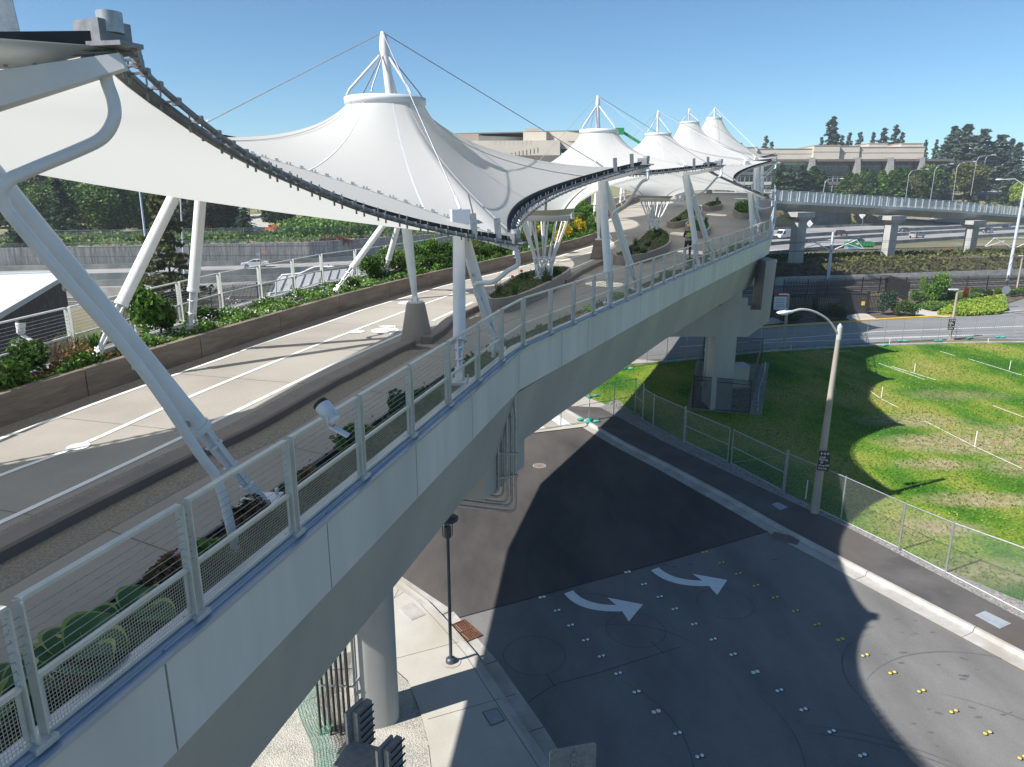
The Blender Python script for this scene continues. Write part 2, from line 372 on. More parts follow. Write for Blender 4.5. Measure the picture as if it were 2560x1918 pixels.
# wall line on the left (brown planter wall), measured on the deck
WPX = [(0, 1070), (301, 964), (535, 885), (602, 860), (765, 810), (891, 768), (991, 740), (1117, 705), (1239, 677), (1341, 650), (1435, 622), (1510, 596)]
WL = [PD(*p) for p in WPX]
d0 = (WL[1] - WL[0]).normalized()
WL = [WL[0] - d0 * 22] + [WL[0] - d0 * 9] + WL
WL += [Vector((x, y, 0)) for x, y in [(4.6, 48), (6.2, 54), (8.4, 62), (11.5, 72), (20, 98)] if y > WL[-1].y + 2]
WL = [Vector((p.x, p.y, zd(p.y))) for p in smoothline(WL, 3)]
m = MB()
A = [(xat(LE, y) + .1, y, zd(y)) for y in ys]; B = [(xat(RE, y) - .2, y, zd(y)) for y in ys]
m.sheet(A, B); m.build('deck', M_deck, bridge)
def subline(line, y0, y1, dz=0.0, off=0.0):
    pts = [p for p in line if y0 <= p.y <= y1]; out = []
    for i, p in enumerate(pts):
        d = (pts[min(i + 1, len(pts) - 1)] - pts[max(i - 1, 0)]); d.z = 0; d.normalize(); n = Vector((d.y, -d.x, 0))
        q = p + n * off; q.z = zd(q.y) + dz; out.append(q)
    return out
# fascia panels, each its own part
REs = [p for p in RE]
fp = resample([p for p in RE if p.y <= 46 and p.y >= -10], 2.62)
# keep the two corners sharp
def snap(lst, p):
    k = min(range(len(lst)), key=lambda i: (lst[i] - p).length); lst[k] = p.copy()
for k in (3, 4, 6, 7, 8): snap(fp, RE[k])
fp = [p for p in fp if p.y <= 45.01]
for a, b in zip(fp, fp[1:]):
    d = (b - a).normalized(); MBx = MB(); MBx.sweep([a + d * .012, b - d * .012], [(0, 0), (0, -1.0), (-.18, -1.0), (-.18, 0)])
    MBx.build('fascia_panel', M_fascia, bridge)
far = [p for p in RE if p.y >= 45]
for a, b in zip(resample(far, 5)[:-1], resample(far, 5)[1:]):
    MB().sweep([a, b], [(0, 0), (0, -1.0), (-.18, -1.0), (-.18, 0)]).build('fascia_panel', M_fascia, bridge)
m = MB(); m.sweep([p for p in RE], [(.0, .003), (.0, .035), (-.2, .035), (-.2, -.5), (-.185, -.5), (-.185, .003)]); m.sweep([p - Vector((0, 0, .0)) for p in RE], [(.09, -.012), (.09, -.05), (.004, -.05), (.004, -.012)])
m.build('shelf', M_cap_shelf, bridge)
m = MB(); m.sweep([p for p in RE if p.y < 45.5], [(-.16, -1.004), (-.62, -2.82), (-6.4, -2.82), (-7.2, -1.004)]); m.build('girder', M_girder, bridge)
m = MB(); m.sweep([p for p in RE if p.y >= 45], [(-.2, -1.01), (-.9, -2.6), (-8.6, -2.6), (-10.2, -1.01)]); m.build('girder', M_girder, bridge)
m = MB(); m.sheet([(p.x + .15, p.y, zd(p.y) - .15) for p in LE], [(xat(RE, p.y) - .3, p.y, zd(p.y) - .66) for p in LE]); m.build('soffit', M_girder, bridge)
m = MB(); m.sweep(LE, [(0, 0), (0.0, -.8), (.2, -.8), (.2, 0)]); m.build('parapet', M_fascia, bridge)
# left planter wall in panels, soil behind it
wl = resample([p for p in WL if -10 < p.y < 98], 3.4)
for a, b in zip(wl, wl[1:]):
    a = a.copy(); b = b.copy(); d = (b - a).normalized()
    MB().sweep([a + d * .012, a.lerp(b, .5), b - d * .012], [(0, -.05), (0, .56), (-.16, .56), (-.16, -.05)]).build('planter_wall', M_wallbrown, bridge)
m = MB()
yw = [y for y in np.arange(-9, 96, 1.5)]
m.sheet([(xat(LE, y) + .2, y, zd(y) + .4) for y in yw], [(xat(WL, y) - .12, y, zd(y) + .46) for y in yw]); m.build('planter_soil', M_soil, bridge)
# paving: aggregate bands, lane lines
def band(line, w0, w1, dz, name, mat, par=bridge):
    a = subline(line, -100, 200, dz, w0); b = subline(line, -100, 200, dz, w1); mm = MB(); mm.sheet(a, b); return mm.build(name, mat, par)
WLs = [p for p in WL if p.y < 60]
band(WLs, .0, .42, .004, 'aggregate_band', M_agg)
band(WLs, .45, .55, .008, 'lane_line', M_line)
def pline(px, w, dz=.008, name='lane_line', mat=None, par=bridge):
    pts = smoothline([PD(*p) for p in px], 4); pts = [Vector((p.x, p.y, zd(p.y))) for p in pts]
    return band(pts, -w / 2, w / 2, dz, name, mat or M_line, par)
pline([(-260, 1304), (0, 1190), (196, 1116), (430, 1012), (667, 913), (900, 821), (1119, 740), (1286, 690), (1391, 656), (1500, 623), (1565, 588)], .10)
pline([(-190, 1392), (73, 1274), (509, 1068), (800, 927), (1007, 834)], .10)
pline([(1081, 803), (1182, 756)], .10); pline([(1431, 671), (1492, 646)], .10)
KL = smoothline([PD(x, y, .16) for x, y in [(-380, 1530), (134, 1274), (448, 1125), (610, 1052), (800, 950), (861, 921), (1003, 852), (1036, 846)]], 5)
KL2 = smoothline([PD(x, y, .16) for x, y in [(1052, 845), (1086, 823), (1112, 800), (1160, 772), (1218, 748)]], 5)
KL3 = smoothline([PD(x, y, .2) for x, y in [(1400, 700), (1432, 681), (1467, 663), (1497, 650)]], 4)
for K, h in ((KL, .16), (KL2, .2), (KL3, .22)):
    K = [Vector((p.x, p.y, zd(p.y))) for p in K]; rk = resample(K, 3.3)
    MB().sweep(K, [(0, -.02), (0, h), (.27, h), (.30, h - .03), (.30, -.02)]).build('kerb', M_kerbdark, bridge)
    band(K, .3, .82, .004, 'aggregate_band', M_agg)
    if K[0].y < 10: band(K, -.42, .0, .004, 'aggregate_band', M_agg)
# saw-cut joints across the paving
m = MB()
for k, y in enumerate(np.arange(-2, 60, 3.1)):
    x0 = xat(WL, y); x1 = xat(RE, y)
    kx = xat(KL, y) if y < KL[-1].y else (x0 + x1) / 2
    m.face([(kx + .3, y + .9, zd(y + .9) + .003), (x1 - 1.2, y - .25, zd(y - .25) + .003), (x1 - 1.2, y - .235, zd(y - .235) + .003), (kx + .3, y + .915, zd(y + .915) + .003)])
    m.face([(x0 + .5, y + 1.9, zd(y + 1.9) + .003), (kx - .1, y + .9, zd(y + .9) + .003), (kx - .1, y + .912, zd(y + .912) + .003), (x0 + .5, y + 1.912, zd(y + 1.912) + .003)])
ja = subline([p for p in RE if p.y < 45], -9, 45, .003, -2.9); m.sheet(ja, [p + Vector((.014, 0, 0)) for p in ja])
m.build('paving_joint', M_joint, bridge)
# bicycle symbol and round marks on the lane line
def ring(m, c, r, w, n=28, z=0.0):
    for k in range(n):
        a, b = 2 * math.pi * k / n, 2 * math.pi * (k + 1) / n
        m.face([(c.x + r * math.cos(a), c.y + r * math.sin(a), c.z + z), (c.x + r * math.cos(b), c.y + r * math.sin(b), c.z + z),
                (c.x + (r - w) * math.cos(b), c.y + (r - w) * math.sin(b), c.z + z), (c.x + (r - w) * math.cos(a), c.y + (r - w) * math.sin(a), c.z + z)])
def disc(m, c, r, n=24, z=0.0, sx=1.0):
    m.face([(c.x + r * sx * math.cos(2 * math.pi * k / n), c.y + r * math.sin(2 * math.pi * k / n), c.z + z) for k in range(n)])
m = MB(); c = PD(962, 826, .01); disc(m, c, .42, sx=.95); m.face([PD(942, 815, .01), PD(985, 822, .01), PD(988, 814, .01)])
m.face([PD(975, 836, .01), PD(985, 833, .01), PD(989, 815, .01), PD(965, 818, .01)])
m.build('lane_symbol', M_line, bridge)
for q_, r_ in (((196, 1116), .17), ((892, 829), .22)):
    m = MB(); disc(m, PD(*q_, .012), r_); m.build('lane_symbol', M_line, bridge)
m = MB(); disc(m, PD(1023, 757, .01), .4); m.build('lane_symbol', M_line, bridge)
m = MB()
for dx in (-.17, .17):
    cc = c + Vector((dx, 0, .005)); ring(m, cc, .12, .025, 16)
m.face([c + Vector((-.17, -.01, .006)), c + Vector((.1, .1, .006)), c + Vector((.1, .125, .006)), c + Vector((-.17, .015, .006))])
m.face([c + Vector((-.02, .0, .006)), c + Vector((.17, .0, .006)), c + Vector((.17, .02, .006)), c + Vector((-.02, .02, .006))])
m.build('bicycle_mark', M_deck, bridge)

# ---------- island planters ----------
def island(px, h, label, name='planter', holes=True, z0=0.0):
    pts = [PD(x, y, h) for x, y in px]
    cx = sum(p.x for p in pts) / len(pts); cy = sum(p.y for p in pts) / len(pts)
    t = thing(name, (cx, cy, zd(cy)), label, 'planter', 'concrete planters along the middle of the footbridge')
    pts = smoothline(pts + [pts[0]], 4)[:-1]; n = len(pts); inn = []
    ar = sum(pts[i].x * pts[(i + 1) % n].y - pts[(i + 1) % n].x * pts[i].y for i in range(n)); s = 1 if ar > 0 else -1
    for i, p in enumerate(pts):
        d = (pts[(i + 1) % n] - pts[i - 1]); d.z = 0; d.normalize(); inn.append(p + Vector((-d.y, d.x, 0)) * .13 * s)
    m = MB()
    for i in range(n):
        j = (i + 1) % n; a, b, c_, d_ = pts[i], pts[j], inn[j], inn[i]
        za = zd(a.y) - .03; zb = zd(b.y) - .03
        m.face([(a.x, a.y, za), (b.x, b.y, zb), b, a]); m.face([a, b, c_, d_]); m.face([d_, c_, c_ - Vector((0, 0, .12)), d_ - Vector((0, 0, .12))])
    m.build('wall', M_island, t)
    m = MB(); m.face([q - Vector((0, 0, .09)) for q in inn]); m.build('soil', M_soil, t)
    return t, inn
z8 = lambda L: [(1150 + x * .2535, 380 + y * .2535) for x, y in L]
z3 = lambda L: [(1300 + x * .3165, 200 + y * .3165) for x, y in L]
isl1, in1 = island(z8([(245, 1412), (400, 1305), (560, 1212), (760, 1150), (900, 1128), (1060, 1130), (1090, 1155), (1010, 1210), (870, 1290), (640, 1390), (450, 1440), (290, 1447)]), .5, 'leaf shaped concrete planter nearest the camera, under the first branching column')
isl2, in2 = island(z8([(1512, 1000), (1600, 960), (1740, 870), (1850, 770), (1960, 745), (2060, 790), (2085, 850), (2060, 905), (1950, 960), (1800, 1005), (1640, 1022), (1540, 1020)]), .5, 'curved concrete planter around the foot of the second branching column')
isl3, in3 = island(z3([(1160, 1115), (1250, 1060), (1330, 1005), (1420, 995), (1440, 1020), (1420, 1060), (1330, 1100), (1220, 1125)]), .45, 'long concrete planter behind the worker, third along the footbridge')
isl4, in4 = island(z3([(1305, 1130), (1340, 1108), (1400, 1100), (1480, 1110), (1508, 1140), (1490, 1180), (1420, 1200), (1350, 1180)]), .45, 'rounded concrete planter with a bench rim right behind the worker')
isl5, in5 = island(z3([(1440, 985), (1500, 960), (1580, 950), (1600, 965), (1590, 985), (1500, 1000)]), .45, 'small far concrete planter under the third canopy')
isl6, in6 = island(z3([(1680, 1020), (1700, 1000), (1800, 985), (1860, 985), (1860, 1040), (1800, 1050), (1720, 1045)]), .5, 'concrete planter of dense shrubs beside the far right legs')

# ---------- guard rails ----------
rail_no = [0]
def guardrail(path, label, step=1.55, h=1.07, side=1, mesh=True, name='guardrail', hb=0.0, cables=7, cat='railing', group='guard rails of the footbridge'):
    path = [Vector(p) for p in path]; pp = resample(path, step)
    t = thing(name, pp[0], label, cat, group)
    for k, p in enumerate(pp):
        a = pp[max(k - 1, 0)]; b = pp[min(k + 1, len(pp) - 1)]; d = (b - a); d.z = 0; d.normalize(); nrm = Vector((d.y, -d.x, 0)) * side
        m = MB()
        for s in (-.045, .045):
            m.beam(p + d * s + Vector((0, 0, hb - .05)), p + d * s + Vector((0, 0, h - .01)), .085, .014, up=d)
        m.beam(p + nrm * .0 + Vector((0, 0, hb)) - d * .09, p + nrm * .0 + Vector((0, 0, hb)) + d * .09, .15, .05)
        if p.y < 20:
            for zz in np.linspace(.5, h - .08, cables):
                for s in (-.055, .055): m.box(p + d * s + Vector((0, 0, zz)), (.014, .014, .014))
        m.build('post', M_rail, t)
    mt = MB(); mc = MB(); mm = MB()
    for a, b in zip(pp, pp[1:]):
        d = (b - a).normalized(); a2 = a + d * .05; b2 = b - d * .05
        mt.beam(a2 + Vector((0, 0, h)), b2 + Vector((0, 0, h)), .062, .03)
        for zz in np.linspace(.5, h - .08, cables + 1)[:-1]:
            mc.tube([a + Vector((0, 0, zz + .03)), b + Vector((0, 0, zz + .03))], .004, 4, False)
        mid = MB(); mid.beam(a2 + Vector((0, 0, .47)), b2 + Vector((0, 0, .47)), .04, .036)
        mid.beam(a2 + Vector((0, 0, .03)), b2 + Vector((0, 0, .03)), .03, .03)
        for q in (a2 + d * .03, b2 - d * .03): mid.beam(q + Vector((0, 0, .09)), q + Vector((0, 0, .45)), .02, .03)
        fr = mid.build('panel_frame', M_rail, t)
        pn = MB(); L = (b2 - a2).length
        pn.face([a2 + Vector((0, 0, .03)), b2 + Vector((0, 0, .03)), b2 + Vector((0, 0, .46)), a2 + Vector((0, 0, .46))], [(0, 0), (L, 0), (L, .37), (0, .37)])
        q = pn.build('wire_mesh', M_mesh, fr)
    mt.build('top_rail', M_rail, t); mc.build('infill_cables', M_galv, t)
    return t, pp
rp = [p + Vector((-.05, 0, .03)) for p in RE if -6 < p.y < 45.5]
rp = [RE[1].lerp(RE[2], .1)] + list(rp[1:]) if False else rp
railR, ppR = guardrail([RE[1] + Vector((-.05, 0, .03))] + [p for p in rp if p.y > 0], 'near guard rail on the right edge of the footbridge with wire mesh lower panels')
railF, _ = guardrail([p + Vector((-.09, 0, .03)) for p in RE if 45 <= p.y < 99], 'far guard rail seen edge on beyond the end of the fascia panels', step=2.2)
railL, ppL = guardrail([p + Vector((.1, 0, 0)) for p in LE if p.y < 60], 'left guard rail of the footbridge behind the flower planter', step=2.05, side=-1)

# ---------- piers ----------
def oriented(c, ang, pts): 
    ca, sa = math.cos(ang), math.sin(ang); return [(c[0] + x * ca - y * sa, c[1] + x * sa + y * ca) for x, y in pts]
pier = thing('bridge_pier', (-3.55, 15.75, 0), 'rounded concrete column under the near bend of the footbridge', 'bridge pier', 'piers under the footbridge')
rr = [(.56 * math.copysign(abs(math.cos(a)) ** .6, math.cos(a)), .56 * math.copysign(abs(math.sin(a)) ** .6, math.sin(a))) for a in [2 * math.pi * k / 36 for k in range(36)]]
m = MB(); vs = [(x, y, z) for z in (-.1, 6.42) for x, y in oriented((-3.55, 15.75), .3, rr)]
m.faces(vs, [(k, (k + 1) % 36, (k + 1) % 36 + 36, k + 36) for k in range(36)], True); m.build('column', M_pier, pier)
m = MB(); m.prism(oriented((.16, 15.8), 1.19, [(1.75, .52), (1.75, 6.0), (-2.3, 6.0), (-.6, .62)]), 6.35, 7.35); m.build('cap', M_girder, pier)
pier2 = thing('bridge_pier', (13.1, 43.3, 0), 'wide flat concrete column with hammerhead cap above the fenced enclosure', 'bridge pier', 'piers under the footbridge')
m = MB(); m.prism([(12.45, 42.6), (13.75, 42.6), (13.75, 44.2), (12.45, 44.2)], -.1, 4.85); m.build('column', M_pier, pier2)
m = MB()
prof = [(5.2, 5.6), (5.2, 6.7), (14.4, 6.7), (14.4, 6.45), (15.05, 6.45), (15.1, 9.35), (15.72, 9.45), (15.6, 5.75), (14.4, 4.8), (9.5, 4.8)]
vs = [(x, 42.55, z) for x, z in prof] + [(x, 44.3, z) for x, z in prof]; n = len(prof)
fs = [(k, (k + 1) % n, (k + 1) % n + n, k + n) for k in range(n)]
m.faces(vs, fs, False); m.face([vs[i] for i in (0, 9, 8, 3, 2, 1)]); m.face([vs[i] for i in (3, 8, 7, 6, 5, 4)]); m.face([vs[i + n] for i in (0, 1, 2, 3, 8, 9)]); m.face([vs[i + n] for i in (3, 4, 5, 6, 7, 8)])
m.build('cap', M_pier, pier2)
MB().box((13.4, 43.1, 6.95), (1.6, 1.2, .5)).box((12.0, 43.2, 7.2), (3.6, 1.5, .8)).build('bearing', M_pier, pier2)
# galvanised conduits at the bend
cond = thing('conduit_run', (-.1, 16.2, 5.8), 'bundle of grey conduits dropping from the fascia and bending under the girder', 'conduits')
for k in range(5):
    x = -.33 + k * .105; y = 16.05 + .07 * (k % 2); zb = 6.25 - k * .12; r = .16
    pts = [(x - .03, y + .25, 9.0), (x - .03, y + .05, 8.6), (x, y, 8.2), (x, y, zb + r)]
    for a in (30, 60, 90): pts.append((x - r + r * math.cos(R(a)), y, zb + r - r * math.sin(R(a))))
    pts += [(-1.9, y + .5, zb)]
    MB().tube(pts, .034, 8).build('conduit', M_galv, cond)
m = MB().box((-.62, 16.2, 7.35), (.14, .1, 1.7)); m.build('junction_channel', M_galv, cond)
MB().beam((-.6, 16.1, 7.3), (.15, 16.0, 7.3), .05, .05).beam((-.6, 16.1, 6.6), (.15, 16.0, 6.75), .05, .05).build('bracket', M_galv, cond)
cab = thing('cable_riser', (-4.5, 15.2, 0), 'rack of black vertical cable pipes beside the near column', 'cable pipes')
for k in range(10):
    x = -4.83 + .085 * k; y = 15.0 + .12 * (k % 3); MB().tube([(x, y, 0.0), (x, y, 7.1)], .032, 7).build('pipe', M_black, cab)
m = MB()
for z in (1.5, 3.3, 5.1):
    m.beam((-4.95, 15.12, z), (-3.9, 15.05, z), .04, .04); m.beam((-3.95, 15.05, z), (-3.6, 15.35, z + .45), .04, .04)
m.build('bracket', M_galv, cab)
# floodlights on rail posts
def flood(loc, aim, label, s=.62):
    t = thing('floodlight', loc, label, 'floodlight', 'white floodlights on the guard rails'); o = Vector(loc); d = Vector(aim).normalized()
    m = MB(); m.tube([o - d * .17 * s, o - d * .15 * s, o + d * .02 * s, o + d * .05 * s, o + d * .2 * s], [.07 * s, .11 * s, .12 * s, .14 * s, .14 * s], 20)
    for k in range(5): m.tube([o - d * (.13 - k * .03) * s, o - d * (.12 - k * .03) * s], .128 * s, 20)
    m.build('housing', M_white, t)
    m = MB(); m.tube([o + d * .201 * s, o + d * .27 * s], [.142 * s, .13 * s], 20, False); m.build('hood', M_black, t)
    m = MB(); dr = Vector((.16, -.04, 0)); m.beam(o + Vector((0, 0, -.13)), o + dr + Vector((.03, 0, -.22)), .07, .03); m.tube([o + Vector((0, .09, 0)), o + Vector((0, .1, -.09)), o + Vector((0, 0, -.12)), o + Vector((0, -.1, -.09)), o + Vector((0, -.09, 0))], .011, 6)
    m.build('bracket', M_white, t)
    m = MB(); m.tube([o - d * .1, o + Vector((.03, 0, -.14)), o + dr + Vector((.0, 0, -.2))], .006, 5); m.build('cable', M_black, t); return t
flood(PY(824, 1036, 7.0), (-.55, .35, .5), 'white finned floodlight clamped to the near right guard rail')
f2 = flood(PY(52, 822, 13.9), (.05, .1, 1), 'white floodlight on a post at the left guard rail')
MB().beam(PY(40, 850, 13.9), PY(46, 935, 13.9), .16, .06, up=(0, 1, 0)).build('post', M_rail, f2)
# =================== TENT CANOPIES ===================
TR = [Vector(p) for p in [(-8.6, -3.5, 13.4), (-3.3, 6.4, 14.55), (0.07, 14.7, 12.38), (4.25, 23.5, 14.2), (9.3, 33.1, 14.5), (15.7, 44.4, 12.95), (18.6, 52.5, 15.4), (22.4, 63.5, 15.9), (26.3, 74, 16.4), (31.2, 88.5, 17.5), (36, 101, 18)]]
TL = [Vector(p) for p in [(-15, -2, 13.2), (-12.8, 7.2, 13.9), (-8.3, 17.6, 14.8), (-5.2, 27.2, 12.85), (-0.6, 38.6, 13.8), (2.6, 48.5, 13.8), (5.6, 58, 15.2), (9.2, 69, 15.6), (13, 78.5, 16.2), (17.5, 94, 17.2), (22, 106, 17.8)]]
# one bay between successive seams: (centre x, y, ring z, ring radius, kind)
M1 = (-2.58, 18.9); 
BAYS = [(-9.6, -1.0, 15.7, .97, 'mast'), (-10.6, 6.2, 15.05, 1.0, 'funnel'), (-3.22, 19.3, 15.5, .97, 'mast'), (1.3, 29.1, 12.45, 1.0, 'funnel'), (4.55, 39.3, 16.3, .97, 'mast'),
        (9.6, 49.2, 12.9, 1.0, 'funnel'), (11.55, 59.3, 17.6, .98, 'mast'), (15.9, 69.5, 14.6, 1.0, 'funnel'), (18.9, 80.2, 20.3, .98, 'mast'), (23.4, 90.5, 16, 1.0, 'funnel')]
RZM = [13.9, 13.6, 13.2, 14.05, 14.35, 14.2, 15.5, 16.0, 16.6, 17.4]
NE, NS, MR = 20, 22, 15
def bay_boundary(k):
    R0, R1, L0, L1 = TR[k], TR[k + 1], TL[k], TL[k + 1]
    er = arcpts(R0, R1, (2.0, 1.3, 1.55, 2.05, 2.05)[k] if k < 5 else 2.4, NE, RZM[k])
    if k == 1:
        q = smoothline([R0, (-3.75, 7.5, 14.5), (-3.45, 8.1, 14.1), (-3.25, 9.0, 13.8), (-2.95, 10.4, 13.48), (-2.3, 11.8, 13.08), (-1.25, 13.3, 12.7), R1], 4); er = resample(q, sum((b - a).length for a, b in zip(q, q[1:])) / NE)
        assert len(er) == NE + 1
    el = arcpts(L1, L0, 2.0, NE, (L0.z + L1.z) / 2 + .1)
    s1 = [R1.lerp(L1, i / NS) for i in range(NS + 1)]; s0 = [L0.lerp(R0, i / NS) for i in range(NS + 1)]
    return er[:-1] + s1[:-1] + el[:-1] + s0[:-1]
NB = len(BAYS); NP = 2 * NE + 2 * NS
XY = []; Z = []; FIX = []
for k, (cx, cy, rz_, rr_, kind) in enumerate(BAYS):
    bd = bay_boundary(k); G = np.zeros((MR + 1, NP, 2)); zz = np.zeros((MR + 1, NP))
    for i, p in enumerate(bd):
        d = math.hypot(p.x - cx, p.y - cy); q = (d / rr_)
        for j in range(MR + 1):
            g = rr_ * q ** (j / MR); f = g / d
            G[j, i] = (cx + (p.x - cx) * f, cy + (p.y - cy) * f); zz[j, i] = rz_ + (p.z - rz_) * j / MR
    XY.append(G); Z.append(zz)
# relax a base surface (tips and edge cables fixed, rings and seams free), then raise cones / lower funnels on it
for k in range(NB):
    Z[k][:] = Z[k][-1][None, :]
for it in range(0): pass
for it in range(1500):
    for k in range(NB):
        z = Z[k]; zi = z[1:-1]
        z[1:-1] = 0.25 * (z[:-2] + z[2:] + np.roll(zi, 1, 1) + np.roll(zi, -1, 1)); z[0] = z[1]
    for k in range(NB + 1):
        ia = np.arange(NE + 1, NE + NS); ib = np.arange(2 * NE + NS + 1, 2 * NE + 2 * NS)
        if k == 0: Z[0][-1, ib] = .5 * Z[0][-2, ib] + .25 * (Z[0][-1, ib - 1] + Z[0][-1, (ib + 1) % NP])
        elif k == NB: Z[-1][-1, ia] = .5 * Z[-1][-2, ia] + .25 * (Z[-1][-1, ia - 1] + Z[-1][-1, ia + 1])
        else:
            za = Z[k - 1][-1]; zb = Z[k][-1]
            new = .3 * Z[k - 1][-2, ia] + .3 * Z[k][-2, ib[::-1]] + .2 * (za[ia - 1] + za[ia + 1])
            if k == 2: new = np.array([TR[2].z + (TL[2].z - TR[2].z) * i / NS for i in range(1, NS)]) + .12 * np.sin(np.pi * np.arange(1, NS) / NS)
            za[ia] = new; zb[ib[::-1]] = new
for k, (cx, cy, rz_, rr_, kind) in enumerate(BAYS):
    tt = (np.arange(MR + 1) / MR)[:, None]; h = rz_ - Z[k][0][None, :]
    Z[k] = Z[k] + h * (1 - tt) ** ((1.05 if k == 2 else 1.1) if kind == 'mast' else 1.0 if k == 1 else 1.45)
def seam_pts(k):
    """seam k from the right tip to the left tip, 3-D"""
    b = k if k < NB else NB - 1
    if k < NB:
        idx = [(2 * NE + 2 * NS - i) % NP for i in range(NS + 1)]
    else: idx = list(range(NE, NE + NS + 1))
    return [Vector((XY[b][-1, i, 0], XY[b][-1, i, 1], Z[b][-1, i])) for i in idx]
GR = 'white tent canopies over the footbridge'
LBL = {0: 'white tent canopy of the mast behind the camera, only its edge at the far left', 1: 'nearest canopy bay at top left, seen from below, its pale underside draining to the left',
       2: 'largest white tent canopy with the tall mast, between the two nearest right hand tips', 3: 'low funnel canopy resting on the first branching column',
       4: 'second white tent cone from the camera, broad with a mast', 5: 'low funnel canopy resting on the second branching column',
       6: 'third white tent cone from the camera', 7: 'low funnel canopy between the third and fourth cones', 8: 'slender fourth white tent cone, one before the last', 9: 'low end canopy past the fourth cone'}
M_fabric3 = pmat('fabric_weld', (0.52, 0.53, 0.54), (0.48, 0.49, 0.5), 3, 0.6)
M_edge = pmat('edge_clamp_steel', (0.27, 0.275, 0.29), (0.17, 0.175, 0.185), 9, 0.5, metal=0.4)
roots = {}
def canopy(k):
    cx, cy, rz_, rr_, kind = BAYS[k]
    t = thing('tent_canopy' if kind == 'mast' else 'funnel_canopy', (cx, cy, rz_), LBL[k], 'tent canopy', GR); roots[k] = t
    G, z = XY[k], Z[k]; m = MB(); m.cur = True
    vs = [(G[j, i, 0], G[j, i, 1], z[j, i]) for j in range(MR + 1) for i in range(NP)]
    fs = [(j * NP + i, (j + 1) * NP + i, (j + 1) * NP + (i + 1) % NP, j * NP + (i + 1) % NP) for j in range(MR) for i in range(NP)]
    m.faces(vs, fs, True); m.build('membrane', M_fabric, t)
    if kind == 'mast':      # welded panel seams running down the cone
        for i in range(2, NP, 7):
            m = MB()
            for j in range(MR):
                pa = Vector((*G[j, i], z[j, i] + .006)); pb = Vector((*G[j + 1, i], z[j + 1, i] + .006)); d = (pb - pa).normalized(); s = d.cross(Vector((0, 0, 1))).normalized() * .022; m.face([pa - s, pb - s, pb + s, pa + s])
            m.build('welded_seam', M_fabric3, t)
    n = 40; m = MB(); m.cur = True
    circ = lambda r, zz: [(cx + r * math.cos(2 * math.pi * i / n), cy + r * math.sin(2 * math.pi * i / n), zz) for i in range(n)]
    if kind == 'mast': rings = [(rr_ - .02, rz_ - .06), (rr_ + .035, rz_ - .05), (rr_ + .03, rz_ + .0), (rr_ + .06, rz_ + .02), (rr_ + .06, rz_ + .16), (rr_ - .03, rz_ + .16), (rr_ - .03, rz_ - .06)]
    else: rings = [(rr_ + .0, rz_ + .06), (rr_ + .03, rz_ + .05), (rr_ + .03, rz_ - .02), (rr_ + .0, rz_ - .04), (rr_ + .0, rz_ - .2), (rr_ - .07, rz_ - .2), (rr_ - .07, rz_ + .05)]
    vs = []; [vs.extend(circ(r, zz)) for r, zz in rings]
    fs = [(a * n + i, a * n + (i + 1) % n, (a + 1) * n + (i + 1) % n, (a + 1) * n + i) for a in range(len(rings) - 1) for i in range(n)]
    m.faces(vs, fs, True); m.build('ring', M_white, t)
    if kind == 'funnel' and k > 1:    # reinforcing strips on the fabric
        m = MB()
        for i in (3, NE // 2 + 1, NE, NE + 8, NE + NS // 2, NE + NS, NE + NS + NE // 2, 2 * NE + NS, 2 * NE + NS + 7, 2 * NE + NS + 15):
            for j in range(0, MR - 4):
                pa = Vector((*G[j, i], z[j, i] - .012)); pb = Vector((*G[j + 1, i], z[j + 1, i] - .012)); d = (pb - pa).normalized(); s = d.cross(Vector((0, 0, 1))).normalized() * .045
                m.face([pa - s, pb - s, pb + s, pa + s])
        a = [Vector((*G[0, i % NP], z[0, i % NP] - .01)) for i in range(NP + 1)]; b = [Vector((*G[2, i % NP], z[2, i % NP] - .01)) for i in range(NP + 1)]
        m.sheet(a, b); m.build('seam_strip', M_fabric2, t)
    # edge assemblies
    for side, seq in (('r', list(range(0, NE + 1))), ('l', list(range(NE + NS, 2 * NE + NS + 1)))):
        E = [Vector((*G[-1, i % NP], z[-1, i % NP])) for i in seq]; E = smoothline(E, 3)
        I = [Vector((*G[-2, i % NP], z[-2, i % NP])) for i in seq]; I = smoothline(I, 3)
        inn = [(b - a).normalized() for a, b in zip(E, I)]
        black = MB(); cable = MB(); rail = MB(); br = MB()
        near = cy < 45
        A = [e + n_ * .14 + Vector((0, 0, .0)) for e, n_ in zip(E, inn)]; B_ = [a + Vector((0, 0, .11)) for a in A]
        black.sheet(A, B_); black.sheet(B_, [b - n_ * .03 for b, n_ in zip(B_, inn)]); black.sheet([e + Vector((0, 0, .012)) - n_ * .02 for e, n_ in zip(E, inn)], [a + Vector((0, 0, .012)) for a in A])
        black.build('edge_flashing', M_black, t)
        c1 = [e - n_ * .17 - Vector((0, 0, .03)) for e, n_ in zip(E, inn)]
        cable.tube(c1, .032, 7); br = cable
        c2 = [e - n_ * .02 - Vector((0, 0, .03)) for e, n_ in zip(E, inn)]
        rail.sheet(c2, [p + Vector((0, 0, .05)) for p in c2]); rail.sheet([p + Vector((0, 0, -.0)) for p in c2], [p + n_ * .12 for p, n_ in zip(c2, inn)])
        rail.tube([p + Vector((0, 0, -.01)) for p in c2], .022, 6); rail.build('clamp_bar', M_edge, t)
